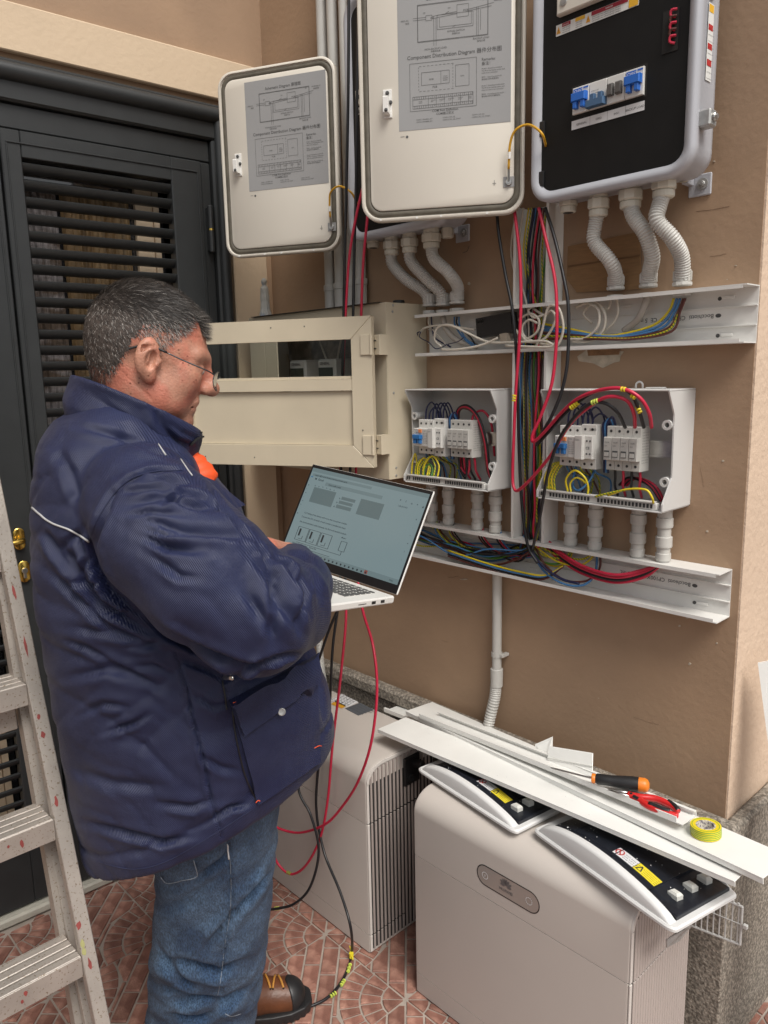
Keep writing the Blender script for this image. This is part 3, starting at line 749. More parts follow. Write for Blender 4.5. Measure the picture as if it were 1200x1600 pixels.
        def blk(x0, x1, y0, y1, mi): b.m = mi; b.add([FQ(ua + W * x0, vm + 0.021 * y0), FQ(ua + W * x1, vm + 0.021 * y0), FQ(ua + W * x1, vm + 0.021 * y1), FQ(ua + W * x0, vm + 0.021 * y1)], [(0, 1, 2, 3)])
        blk(0.08, 0.19, 0.66, 0.97, 1); blk(0.25, 0.37, 0.66, 0.97, 2); blk(0.45, 0.88, 0.62, 0.97, 1); blk(0.89, 0.995, 0.05, 0.97, 2)
        b.m = 3
        for x in (0.035, 0.41): b.add([FQ(ua + W * (x - 0.028), vm + 0.004), FQ(ua + W * (x + 0.028), vm + 0.004), FQ(ua + W * x, vm + 0.017)], [(0, 1, 2)])
        b.m = 4
        FR_ = lambda u, v, q=0: FP(u, v, 0.0022)
        for x in (0.035, 0.41): b.text("!", FR_, ua + W * (x - 0.006), vm + 0.0055, 0.008, bold=0.02)
        for r_ in range(3):
            b.text("HIGH VOLTAGE", FQ, ua + W * 0.085, vm + 0.0020 + 0.0040 * r_, 0.0026); b.text("WAIT 5 MIN", FQ, ua + W * 0.255, vm + 0.0020 + 0.0040 * r_, 0.0028)
            b.text("DISCONNECT ALL SUPPLIES BEFORE OPENING", FQ, ua + W * 0.46, vm + 0.0018 + 0.0038 * r_, 0.0030)
        b.m = 0; b.text("DANGER", FR_, ua + W * 0.62, vm + 0.0150, 0.0040, bold=0.01); b.text("DANGER", FR_, ua + W * 0.09, vm + 0.0152, 0.0036)
        b.build('warning_strip', [mat('sticker_white', (0.7, 0.7, 0.68), 0.4), mat('label_crimson', (0.30, 0.01, 0.03), 0.4), mat('sticker_orange', (0.75, 0.42, 0.03), 0.4), mat('sign_orange', (0.70, 0.33, 0.03), 0.4), M_INK], root)
        (ua, va), (uc, _) = fa(875, 28), fa(985, 0)
        b = MB(); b.prism([FP(ua, va, 0.001), FP(uc, va, 0.001), FP(uc, va + 0.09, 0.001), FP(ua, va + 0.09, 0.001)], (0, -0.014, 0), bev=0.003); cv = b.build('white_module', M_CABW, root)
        b = MB(); b.cyl(FP(ua + 0.018, va + 0.020, 0.015), FP(ua + 0.018, va + 0.020, 0.017), 0.008, 16, bev=0.0005); b.cyl(FP(ua + 0.018, va + 0.020, 0.017), FP(ua + 0.018, va + 0.020, 0.0175), 0.005, 12); b.build('module_screw', M_DSTEEL, cv)
        (ua, va), (uc, vc) = fa(1034, 86), fa(1061, 30)
        b = MB(); b.prism([FP(ua, va, 0.0005), FP(uc, va, 0.0005), FP(uc, va + 0.072, 0.0005), FP(ua, va + 0.072, 0.0005)], (0, -0.001, 0)); rc = b.build('wire_recess', M_DARK, root)
        b = MB(); b.m = 0
        for k in range(5):
            b.m = k % 2; c = Vector(FP(uc - 0.005, va + 0.012 + 0.011 * k, 0.003)); b.tube([c, c + Vector((-0.008, -0.004, 0.004)), c + Vector((-0.006, -0.005, 0.012)), c + Vector((0.003, -0.002, 0.012))], 0.0024, 6, smooth=3)
        b.build('recess_wires', [W_RED, W_BRN], rc)
        # square notches on the hinge side of the rim
        for vz in (0.035, 0.135):
            b = MB(); b.prism([FP(0.0185, vz, 0.0), FP(0.030, vz, 0.0), FP(0.030, vz + 0.03, 0.0), FP(0.0185, vz + 0.03, 0.0)], (0, -0.004, 0), bev=0.001); b.build('hinge_notch', M_RUB, root)
    else:
        fa = lambda px, py: (lambda p: (p.x - xl, p.z - ZB))(PY(px, py, YF + 0.008))
        (ua, va) = fa(558, 166)
        b = MB(); b.prism([FP(ua, va, 0.0006), FP(ua + 0.06, va, 0.0006), FP(ua + 0.06, va + 0.036, 0.0006), FP(ua, va + 0.036, 0.0006)], (0, -0.006, 0), bev=0.001); br = b.build('white_module', M_CABW, root)
        b = MB(); b.cyl(FP(ua + 0.012, va + 0.018, 0.007), FP(ua + 0.012, va + 0.018, 0.009), 0.006, 14); b.build('module_screw', M_INKG, br)
        b = MB(); b.prism([FP(ua, va - 0.022, 0.0006), FP(ua + 0.06, va - 0.022, 0.0006), FP(ua + 0.06, va - 0.005, 0.0006), FP(ua, va - 0.005, 0.0006)], (0, -0.0006, 0)); ws = b.build('warning_strip', mat('sticker_white', (0.7, 0.7, 0.68), 0.4), root)
        b = MB(); FQ = lambda u, v, q=0: FP(u, v, 0.0018); b.add([FQ(ua + 0.002, va - 0.02), FQ(ua + 0.014, va - 0.02), FQ(ua + 0.008, va - 0.009)], [(0, 1, 2)]); b.text("DANGER", FQ, ua + 0.016, va - 0.016, 0.006); b.build('strip_print', M_INKG, ws)
    # the door, swung out to the left
    dr = Vector(door_dir[1]) - Vector(door_dir[0]); dw = dr.length; ud = -dr.normalized()      # from far edge to hinge = screen right
    o = Vector(door_dir[1]); nd = Vector((0, 0, 1)).cross(ud) * -1
    if nd.y > 0: nd = -nd
    hh = door_dir[2]
    F = frame(o, ud, (0, 0, 1), nd)
    def dring(w_, ins, r): return [F(u, v, w_) for u, v in rrect(dw - 2 * ins, hh - 2 * ins, r, 7, dw / 2, hh / 2)]
    b = MB(); b.loft([dring(-0.020, 0.016, 0.030), dring(-0.016, 0.006, 0.040), dring(-0.006, 0.0, 0.044), dring(0.012, 0.0, 0.044), dring(0.0140, 0.002, 0.043), dring(0.0140, 0.006, 0.040), dring(0.009, 0.008, 0.038)], True, True)
    dpart = b.build('door', M_CABW, root, True, auto=45)
    b = MB(); b.loft([dring(0.0093, 0.009, 0.037), dring(0.0125, 0.012, 0.035), dring(0.0125, 0.020, 0.029), dring(0.0093, 0.0225, 0.028)], True, False); b.build('gasket', M_GASKET, dpart, True)
    b = MB(); b.loft([dring(0.0092, 0.0228, 0.028), dring(0.0135, 0.0232, 0.027), dring(0.0150, 0.026, 0.024)], True, True); b.build('inner_liner', M_CABW, dpart, True, auto=40)
    FI = frame(F(0, 0, 0.0150), ud, (0, 0, 1), nd)
    def dpx(px, py):
        q = hit(px, py, tuple(nd), nd.dot(Vector(F(0, 0, 0.015)))) - o; return q.dot(ud), q.z
    return root, dpart, FI, dpx, dw, hh, nd, ud

LD = ((-1.745, 1.487), (-2.020, 1.305))
def mk_door(px_hinge, px_far, zb): # bottom edge pixels -> points on the level of the bottom edge
    a = PZ(*px_hinge, zb); c = PZ(*px_far, zb); return a, c
a, c = mk_door((819, 334), (568, 350), 1.925)
n_ = (c - a).normalized(); nn_ = Vector((n_.y, -n_.x, 0))
R_cab = wall_cabinet(-0.704, (a, c, 0.56), 'open grey cabinet with blue breakers on a black panel at top right', True)
a2, c2 = mk_door((534, 391), (358, 405), 1.920)
L_cab = wall_cabinet(-1.310, (a2, c2, 0.50), 'grey cabinet behind the big cover, its open door next to the house door', False)
(a_, b_), (c_, d_) = L_cab[3](390, 301), L_cab[3](514, 284)
RATIO = ((L_cab[3](378, 129)[1] + L_cab[3](506, 110)[1]) / 2 - (b_ + d_) / 2) / (c_ - a_)
for (cab, s0, s1, s2, latch, lug, wire_end) in (
    (R_cab, (624, 219), (798, 176), (624, 219), (606, 163), (795, 285), [(797, 262), (797, 225), (806, 203), (826, 195), (846, 208), (853, 228)]),
    (L_cab, (390, 301), (514, 284), (378, 129), (373, 258), (519, 355), [(518, 340), (515, 315), (517, 300), (530, 291), (548, 300), (558, 318)])):
    root, dpart, FI, dpx, dw, hh, nd, ud = cab
    (ua, va), (ub, vb) = dpx(*s0), dpx(*s1)
    v0 = (va + vb) / 2
    if cab is L_cab:
        vt = (dpx(378, 129)[1] + dpx(506, 110)[1]) / 2; hs = vt - v0
    else:
        hs = (ub - ua) * RATIO
    FS = lambda u, v, w=0.0, FI=FI, ua=ua, v0=v0: FI(ua + u, v0 + v, w)
    print_sheet(FS, ub - ua, hs, dpart)
    # latch
    lu_, lv_ = dpx(*latch)
    b = MB(); b.prism([FI(lu_ - 0.010, lv_ - 0.030, 0), FI(lu_ + 0.010, lv_ - 0.030, 0), FI(lu_ + 0.010, lv_ + 0.030, 0), FI(lu_ - 0.010, lv_ + 0.030, 0)], tuple(nd * 0.003), bev=0.001)
    b.prism([FI(lu_ - 0.008, lv_ - 0.024, 0.003), FI(lu_ + 0.006, lv_ - 0.024, 0.003), FI(lu_ + 0.004, lv_ + 0.012, 0.003), FI(lu_ - 0.008, lv_ + 0.012, 0.003)], tuple(nd * 0.018), bev=0.002)
    lt = b.build('latch', M_WHITE, dpart)
    b = MB(); bolt(b, FI(lu_, lv_ + 0.022, 0.003), nd, 0.0045, 0.003); bolt(b, FI(lu_ + 0.007, lv_ + 0.002, 0.003), nd, 0.0045, 0.003); bolt(b, FI(lu_, lv_ - 0.018, 0.021), nd, 0.004, 0.002); b.build('latch_screws', M_INKG, lt)
    # earth lug and wire
    eu, ev = dpx(*lug)
    b = MB(); b.prism([FI(eu - 0.012, ev - 0.010, 0), FI(eu + 0.012, ev - 0.010, 0), FI(eu + 0.012, ev + 0.012, 0), FI(eu - 0.012, ev + 0.012, 0)], tuple(nd * 0.0015)); b.build('earth_plate', M_SHEET, dpart)
    b = MB(); bolt(b, FI(eu, ev, 0.0015), nd, 0.007, 0.005); b.tube([FI(eu, ev, 0.008), FI(eu, ev + 0.016, 0.010), FI(eu, ev + 0.026, 0.012)], 0.003, 8); b.build('earth_bolt', M_STEEL, dpart)
    pts = [Vector(FI(eu, ev + 0.024, 0.012))]
    for i, (px, py) in enumerate(wire_end[1:4]): pts.append(hit(px, py, tuple(nd), nd.dot(Vector(FI(0, 0, 0.02 + 0.008 * i)))))
    pts += [PY(*wire_end[4], YF - 0.02), PY(*wire_end[5], YF + 0.008)]
    b = MB(); b.tube(pts, 0.0027, 8, smooth=6); ew = b.build('earth_wire', mat('earth_orange', (0.62, 0.33, 0.015), 0.4), root, True)
    i = 1; b = MB(); p0 = pts[0] + (pts[1] - pts[0]) * 0.55; b.cyl(p0 - Vector((0, 0, 0.007)), p0 + Vector((0, 0, 0.007)), 0.0036, 10); b.build('wire_sleeve', M_WHITE, ew)
    b = MB(); FQ = lambda u, v, q=0.0, FI=FI: FI(u, v, 0.0006)
    lines2d(b, FQ, [(eu - 0.036, ev, eu - 0.028, ev), (eu - 0.034, ev - 0.003, eu - 0.030, ev - 0.003), (eu - 0.032, ev, eu - 0.032, ev + 0.007), (ua + 0.003, v0 - 0.012, ua + 0.012, v0 - 0.012)], 0.001)
    b.add([FQ(ua + 0.018 + 0.003 * math.cos(2 * math.pi * k / 10), v0 - 0.013 + 0.003 * math.sin(2 * math.pi * k / 10)) for k in range(10)], [tuple(range(10))]); b.build('small_marks', M_INKG, dpart)
    # tiny drain screws along the lower gasket
    b = MB()
    for t in (0.12, 0.35, 0.5, 0.78): b.cyl(FI(dw * t, 0.004, -0.002), FI(dw * t, 0.004, 0.0008), 0.0028, 8)
    b.build('rim_screws', M_WHITE, dpart)

# ------------------------------------------------------------ trunking
def trunk(name, label, x0, x1, z0, z1, ydep, marks):
    """open channel along x, mouth towards the viewer"""
    root = thing(name, ((x0 + x1) / 2, K, z0), label, 'cable trunking', None)
    t = 0.0022; yf = K - ydep
    b = MB(); b.box((x0, K - t - 0.0005, z0 + t), (x1, K - 0.0005, z1 - t)); 
    h = z1 - z0
    for f in (0.32, 0.66): b.box((x0, K - t - 0.006, z0 + h * f - 0.001), (x1, K - t - 0.0006, z0 + h * f + 0.001))
    b.build('back', M_WHITE, root)
    b = MB(); b.box((x0, yf, z1 - t), (x1, K - 0.0006, z1 - 0.0001)); b.box((x0, yf, z1 - 0.008), (x1 - 0.008, yf + 0.0015, z1 - t - 0.0001)); b.build('upper_wall', M_WHITE, root)
    b = MB(); b.box((x0, yf, z0), (x1, K - 0.0006, z0 + t)); b.box((x0, yf, z0 + t + 0.0001), (x1 - 0.008, yf + 0.0015, z0 + 0.008)); b.build('lower_wall', M_WHITE, root)
    b = MB()
    xx = x1 - 0.055
    while xx > x0 + 0.02:
        for f in (0.17, 0.83): b.box((xx - 0.014, K - t - 0.0035, z0 + h * f - 0.003), (xx + 0.010, K - t - 0.0006, z0 + h * f + 0.003), 0.001)
        xx -= 0.22
    b.build('clip_slots', M_WHITE, root)
    b = MB(); FB = frame((x1, K - t - 0.0010, z0), (-1, 0, 0), (0, 0, -1), (0, -1, 0))    # the print is upside down
    b.text("Bocchiotti  CP100X60  CE  5 mt.", FB, 0.085, -h * 0.52 - 0.004, 0.0125, bold=0.006)
    b.add([FB(0.076 + 0.006 * math.cos(2 * math.pi * k / 12), -h * 0.52 + 0.004 * math.sin(2 * math.pi * k / 12)) for k in range(12)], [tuple(range(12))])
    b.text("CE  IMQ  EN50085-2-1   CP100X60", FB, 0.42, -h * 0.52 - 0.004, 0.008)
    tag(b.build('print', M_INKG, root), kind='stuff')
    b = MB(); bolt(b, (x1 - 0.075, K - t - 0.0005, z0 + h * 0.16), (0, -1, 0), 0.004, 0.001); bolt(b, (x1 - 0.075, K - t - 0.0005, z0 + h * 0.82), (0, -1, 0), 0.004, 0.001); b.build('fixing_screws', M_INKG, root)
    return root
UT0, UT1 = PY(1181, 536, K).z, 1.7315
UTX1 = PY(1184, 500, K).x
UTX0 = PY(648, 520, 1.52).x
t_up = trunk('cable_trunking', 'open white trunking above the breaker boxes, full of white and coloured wires', UTX0, UTX1, UT0, UT1, 0.060, None)
LT1, LT0 = PY(1144, 889, K).z, PY(1140, 964, K).z
t_lo = trunk('cable_trunking', 'open white trunking below the breaker boxes, ending short of the wall corner', PY(560, 800, 1.52).x, PY(1142, 930, K).x, LT0, LT1, 0.062, None)
# vertical trunking between them
VX0, VX1 = PY(799, 700, 1.52).x, -1.066
def vtrunk(z0, z1, label):
    root = thing('cable_trunking', ((VX0 + VX1) / 2, K, z0), label, 'cable trunking')
    t = 0.0022
    b = MB(); b.box((VX0, K - t - 0.0005, z0), (VX1, K - 0.0005, z1)); b.build('back', M_WHITE, root)
    b = MB(); b.box((VX0, 1.521, z0), (VX0 + t, K - 0.0008 - t, z1)); b.box((VX0 + t + 0.0001, 1.521, z0), (VX0 + 0.007, 1.5225, z1)); b.build('left_wall', M_WHITE, root)
    b = MB(); b.box((VX1 - t, 1.521, z0), (VX1, K - 0.0008 - t, z1)); b.box((VX1 - 0.007, 1.521, z0), (VX1 - t - 0.0001, 1.5225, z1)); b.build('right_wall', M_WHITE, root)
    return root
vtrunk(LT1 + 0.0005, UT0 - 0.0005, 'upright white trunking between the two breaker boxes'); vtrunk(UT1 + 0.0005, ZB + 0.02, 'upright white trunking piece above the upper trunking, behind the hanging wires')

# ------------------------------------------------------------ conduits under the cabinets
def flex(path, r, label, cat='conduit', group=None, gland_top=None, gland_bot=None, ring=0.0052):
    P = [Vector(p) for p in path]; root = thing('flexible_conduit', P[-1], label, cat, group)
    C = crom(P, 24)
    # arc-length resample
    L = [0.0]
    for i in range(1, len(C)): L.append(L[-1] + (C[i] - C[i - 1]).length)
    n = max(int(L[-1] / ring * 6), 12); Q = []; j = 0
    for k in range(n + 1):
        s = L[-1] * k / n
        while j < len(L) - 2 and L[j + 1] < s: j += 1
        t = (s - L[j]) / max(L[j + 1] - L[j], 1e-9); Q.append(C[j].lerp(C[j + 1], t))
    b = MB(); b.tube(Q, r, 18, rfun=lambda t, i: r * (1.0, 1.0, 0.93, 0.88, 0.88, 0.94)[i % 6]); b.build('hose', M_CONDUIT, root, True)
    if gland_top:
        p = P[0]; g = gland_top
        b = MB(); b.cyl(p + Vector((0, 0, -0.012)), p + Vector((0, 0, 0.004)), g * 0.98, 18, bev=0.003); b.cyl(p + Vector((0, 0, 0.0035)), p + Vector((0, 0, 0.026)), g * 1.14, 8, bev=0.003); b.cyl(p + Vector((0, 0, 0.0255)), p + Vector((0, 0, 0.04)), g * 0.95, 16); b.build('gland_nut', M_GLAND, root)
    if gland_bot:
        p = P[-1]; g = gland_bot
        b = MB(); b.cyl(p + Vector((0, 0, -0.002)), p + Vector((0, 0, 0.024)), g, 20, bev=0.002)
        for k in range(14):
            a = 2 * math.pi * k / 14; c = p + Vector((g * math.cos(a), g * math.sin(a), 0.002)); b.box((c.x - 0.0012, c.y - 0.0012, c.z), (c.x + 0.0012, c.y + 0.0012, c.z + 0.018))
        b.build('connector', M_CONDUIT, root)
        b = MB(); b.cyl(p + Vector((0, 0, -0.008)), p + Vector((0, 0, -0.0015)), g * 1.18, 10, bev=0.001); b.cyl(p + Vector((0, 0, -0.028)), p + Vector((0, 0, -0.019)), g * 1.12, 8, bev=0.001); b.build('lock_nut', M_CONDUIT, root)
    return root
gz = ZB - 0.032; tz = UT1 + 0.010
flex([PY(935, 330, 1.50), PY(930, 352, 1.50), PY(929, 378, 1.50), PY(951, 405, 1.51), PY(961, 425, 1.53), PY(962, 447, 1.55)], 0.0155, 'leftmost grey corrugated hose under the right cabinet', gland_top=0.020, gland_bot=0.0165, group='corrugated hoses under the right cabinet')
flex([PY(985, 317, 1.50), PY(990, 338, 1.495), PY(1008, 365, 1.50), PY(1019, 400, 1.52), PY(1015, 425, 1.54), PY(1013, 443, 1.55)], 0.0160, 'middle grey corrugated hose under the right cabinet, crossing behind its neighbour', gland_top=0.0215, gland_bot=0.0165, group='corrugated hoses under the right cabinet')
flex([PY(1037, 300, 1.50), PY(1030, 322, 1.49), PY(1027, 345, 1.482), PY(1050, 372, 1.50), PY(1065, 402, 1.53), PY(1066, 440, 1.55)], 0.0158, 'rightmost grey corrugated hose under the right cabinet, bulging over its neighbour', gland_top=0.0215, gland_bot=0.0170, group='corrugated hoses under the right cabinet')
flex([PY(612, 392, 1.50), PY(613, 412, 1.50), PY(634, 436, 1.51), PY(662, 455, 1.54), PY(671, 474, 1.55)], 0.0158, 'leftmost grey corrugated hose between the hidden cabinet and the upper trunking', gland_top=0.020, gland_bot=0.0165, group='corrugated hoses under the left cabinet')
flex([PY(640, 388, 1.50), PY(642, 408, 1.50), PY(665, 434, 1.515), PY(687, 456, 1.54), PY(692, 473, 1.55)], 0.0155, 'middle grey corrugated hose between the hidden cabinet and the upper trunking', gland_top=0.020, gland_bot=0.0165, group='corrugated hoses under the left cabinet')
flex([PY(674, 381, 1.49), PY(678, 404, 1.485), PY(700, 425, 1.50), PY(715, 448, 1.54), PY(714, 470, 1.55)], 0.0158, 'rightmost grey corrugated hose between the hidden cabinet and the upper trunking', gland_top=0.0215, gland_bot=0.0170, group='corrugated hoses under the left cabinet')
def spare_gland(px, py, label):
    p = PY(px, py, 1.50); b = MB(); root = thing('cable_gland', p, label, 'cable gland')
    b.cyl(p + Vector((0, 0, -0.006)), p + Vector((0, 0, 0.008)), 0.017, 16, bev=0.002); b.cyl(p + Vector((0, 0, 0.0075)), (p.x, p.y, ZB + 0.004), 0.020, 8, bev=0.002); b.build('nut', M_GLAND, root)
    b = MB(); b.cyl(p + Vector((0, 0, -0.0065)), p + Vector((0, 0, -0.0058)), 0.011, 14); b.build('opening', M_RUB, root)
spare_gland(888, 328, 'empty white gland under the left end of the right cabinet'); spare_gland(583, 384, 'empty white gland under the left end of the hidden cabinet')
b = MB(); p = PY(699, 372, 1.52); b.cyl(p, (p.x, p.y, ZB + 0.004), 0.016, 8, bev=0.002); tag(b.build('cable_gland', M_GLAND), 'short white gland behind the rightmost hose of the left group', 'cable gland')
b = MB(); p = PY(1068, 276, 1.53); b.cyl(p, (p.x, p.y, ZB + 0.003), 0.010, 12, bev=0.002); tag(b.build('vent_plug', M_GLAND), 'small white vent plug with frayed thread under the right cabinet corner', 'plug')

# conduit below the lower trunking
root = thing('wall_conduit', PY(765, 1145, 1.545), 'grey rigid conduit with corrugated tail coming down from the lower trunking', 'conduit')
p0 = PY(777, 893, 1.556); p1 = PY(776, 1045, 1.556)
b = MB(); b.cyl((p0.x, 1.556, LT0 - 0.0005), (p0.x, 1.556, p1.z), 0.0128, 20); b.build('rigid_pipe', M_CONDUIT, root, True, auto=40)
b = MB(); b.cyl((p0.x, 1.556, p1.z + 0.002), (p0.x, 1.556, PY(775, 1072, 1.556).z), 0.0172, 20, r2=0.0165, bev=0.002); b.build('coupling', M_CONDUIT, root, True, auto=40)
q = PY(776, 1022, 1.556)
b = MB(); b.cyl((p0.x, 1.556, q.z - 0.006), (p0.x, 1.556, q.z + 0.006), 0.0150, 20); b.box((p0.x + 0.012, 1.55, q.z - 0.004), (p0.x + 0.024, K - 0.001, q.z + 0.004), 0.001); b.build('pipe_clip', M_CONDUIT, root)
P = [PY(775, 1070, 1.556), PY(773, 1090, 1.552), PY(766, 1120, 1.545), PY(760, 1150, 1.53), PY(752, 1190, 1.515)]
C = crom(P, 40); b = MB(); b.tube(C, 0.0155, 18, rfun=lambda t, i: 0.0158 * (1.0, 1.0, 0.94, 0.88, 0.88, 0.93)[i % 6]); b.build('hose', M_CONDUIT, root, True)
# ------------------------------------------------------------ cream meter cabinet with its door ajar
MX1 = -1.505; MZ1, MZ0 = 1.762, 1.294; MX0 = -2.15; MYF = 1.43
mc = thing('meter_cabinet', ((MX0 + MX1) / 2, K, MZ0), 'cream painted steel meter cabinet with a glazed door standing ajar, behind the man', 'meter cabinet')
b = MB(); t = 0.003
b.box((MX1 - t, MYF, MZ0), (MX1, K - 0.001, MZ1)); b.box((MX1 - 0.06, MYF - 0.0025, MZ0), (MX1 - 0.0005, MYF - 0.0002, MZ1), 0.0006); b.build('right_side', M_CBOX, mc)
b = MB(); b.box((MX0, MYF, MZ0 + 0.001), (MX0 + t, K - 0.001, MZ1 - t - 0.001)); b.box((MX0 + t, MYF - 0.0025, MZ0 + 0.07), (MX0 + 0.085, MYF - 0.0002, MZ1 - 0.075), 0.0006); b.box((MX0 + 0.088, MYF - 0.0025, MZ0 + 0.07), (MX0 + 0.150, MYF + 0.002, MZ1 - 0.075), 0.0006); b.build('left_side', M_CBOX, mc)
b = MB(); b.box((MX0, MYF, MZ1 - t), (MX1 - t - 0.0002, K - 0.001, MZ1)); b.box((MX0 + 0.001, MYF - 0.0022, MZ1 - 0.072), (MX1 - 0.0602, MYF - 0.0002, MZ1 - 0.0005), 0.0005); b.build('top', M_CBOX, mc)
b = MB(); b.box((MX0 + t + .0005, MYF, MZ0), (MX1 - t - 0.0002, K - 0.001, MZ0 + t)); b.box((MX0 + 0.001, MYF - 0.0022, MZ0 + 0.0005), (MX1 - 0.0602, MYF - 0.0002, MZ0 + 0.066), 0.0005); b.build('bottom', M_CBOX, mc)
M_MGRAN = mat('meter_back', (0.20, 0.18, 0.16), 0.7, var=0.5, vscale=25, col2=(0.38, 0.35, 0.3), c2scale=18)
b = MB(); b.box((MX0 + 0.01, K - 0.004, MZ0 + 0.01), (MX1 - 0.01, K - 0.0015, MZ1 - 0.01)); b.build('back', M_MGRAN, mc)
b = MB()
for (px, py) in ((614, 477), (613, 487), (615, 614), (619, 731), (619, 743)):
    p = PX(px, py, MX1); b.cyl(p, p + Vector((0.0015, 0, 0)), 0.0035, 10, bev=0.0005)
b.build('rivets', M_DSTEEL, mc)
b = MB(); p = PY(631, 465, 1.50); b.cyl((p.x - 0.02, 1.50, MZ1), (p.x - 0.02, 1.50, MZ1 + 0.010), 0.016, 16, bev=0.002); b.build('rubber_plug', M_RUB, mc)
for (px, lab) in ((468, 'x'), (513, 'y')):
    p = PY(px, 590, 1.50)
    b = MB(); b.box((p.x - 0.042, 1.492, MZ0 + 0.10), (p.x + 0.042, K - 0.005, 1.625), 0.006); mt = b.build('energy_meter', mat('meter_white', (0.78, 0.77, 0.73), 0.4), mc)
    b = MB(); FM = frame((p.x - 0.042, 1.4915, 1.50), (1, 0, 0), (0, 0, 1), (0, -1, 0)); b.add([FM(0.008, 0.067, 0.001), FM(0.076, 0.067, 0.001), FM(0.076, 0.100, 0.001), FM(0.008, 0.100, 0.001)], [(0, 1, 2, 3)]); b.build('meter_display', mat('lcd', (0.06, 0.075, 0.06), 0.2), mt)
    b = MB(); b.text("GENERAL", lambda u, v, q=0: FM(u, v, 0.0012), 0.015, 0.108, 0.011, bold=0.02); b.build('meter_print', M_INKG, mt)
for (x0_, z0_, x1_, z1_) in ((-1.95, 1.75, -1.80, 1.48), (-1.78, 1.75, -1.84, 1.60), (-1.65, 1.75, -1.62, 1.5)):
    b = MB(); b.tube([(x0_, 1.53, z0_), ((x0_ + x1_) / 2 + 0.02, 1.51, (z0_ + z1_) / 2), (x1_, 1.53, z1_)], 0.003, 6, smooth=5); b.build('meter_wire', W_WHT, mc)
# door
Zt_, Zb_ = 1.727, 1.331
h0 = Vector((MX1 - 0.018, MYF - 0.030, 0)); far = PZ(345, 505, Zt_); dd = Vector((far.x - h0.x, far.y - h0.y, 0)).normalized(); dl = 0.615
nd = Vector((0, 0, 1)).cross(dd).normalized()
if nd.y > 0: nd = -nd
ud = -dd
MF = frame((h0.x, h0.y, Zb_) , ud, (0, 0, 1), nd)         # u negative towards the free edge
def mbox(b, u0, u1, v0, v1, w0, w1, bev=0.0):
    b.prism([MF(u0, v0, w0), MF(u1, v0, w0), MF(u1, v1, w0), MF(u0, v1, w0)], tuple(nd * (w1 - w0)), bev=bev)
H = Zt_ - Zb_; fw = 0.058
mz = (PY(560, 598, MYF - 0.04).z - Zb_)
drp = thing('x', (0, 0, 0), None, None); bpy.data.objects.remove(drp)
b = MB()
b.prism([MF(0, 0), MF(0, H), MF(-fw, H - fw), MF(-fw, fw)], tuple(nd * 0.022), bev=0.0015)
b.prism([MF(-0.0004, H), MF(-dl, H), MF(-dl + fw, H - fw), MF(-fw - 0.0004, H - fw)], tuple(nd * 0.0222), bev=0.0015)
b.prism([MF(-0.0004, 0), MF(-fw - 0.0004, fw), MF(-dl + fw, fw), MF(-dl, 0)], tuple(nd * 0.0222), bev=0.0015)
b.prism([MF(-dl, 0.0004), MF(-dl + fw, fw), MF(-dl + fw, H - fw), MF(-dl, H - 0.0004)], tuple(nd * 0.022), bev=0.0015)
md = b.build('door', M_CBOX, mc)
vm = 0.205
b = MB(); mbox(b, -dl + fw, -fw, vm, vm + 0.030, 0.002, 0.020, 0.001); mbox(b, -dl + fw, -fw, vm + 0.0305, vm + 0.038, 0.002, 0.015, 0.001); b.build('mid_rail', M_CBOX, md)
b = MB(); mbox(b, -dl + fw + 0.001, -fw - 0.001, fw + 0.001, vm - 0.001, 0.006, 0.011); b.build('lower_panel', M_CBOX, md)
b = MB(); mbox(b, -dl + fw + 0.001, -fw - 0.001, vm + 0.039, H - fw - 0.001, 0.006, 0.009); b.build('glass_pane', M_CLEAR, md)
for hv in (0.060, 0.322):
    b = MB(); mbox(b, -0.030, -0.004, hv - 0.026, hv + 0.026, 0.0225, 0.0265, 0.001)
    b.cyl(MF(-0.001, hv - 0.026, 0.025), MF(-0.001, hv + 0.026, 0.025), 0.0042, 10)
    b.prism([(h0.x + 0.003, MYF - 0.0028, Zb_ + hv - 0.026), (h0.x + 0.022, MYF - 0.0028, Zb_ + hv - 0.026), (h0.x + 0.022, MYF - 0.0028, Zb_ + hv + 0.026), (h0.x + 0.003, MYF - 0.0028, Zb_ + hv + 0.026)], (0, -0.030, 0), bev=0.001)
    hg = b.build('hinge', M_CBOX, mc)
    b = MB()
    for q in (-0.011, 0.009): b.box((h0.x - 0.002, MYF - 0.0345, Zb_ + hv + q), (h0.x + 0.010, MYF - 0.0325, Zb_ + hv + q + 0.003))
    b.build('hinge_gap', M_INK, hg)
b = MB()
for (u, v) in ((-0.19, H - 0.02), (-0.29, H - 0.02), (-0.03, 0.10), (-0.36, 0.022), (-0.52, 0.022)): b.cyl(MF(u, v, 0.0222), MF(u, v, 0.0232), 0.0018, 8)
b.build('screw_heads', M_INKG, md)

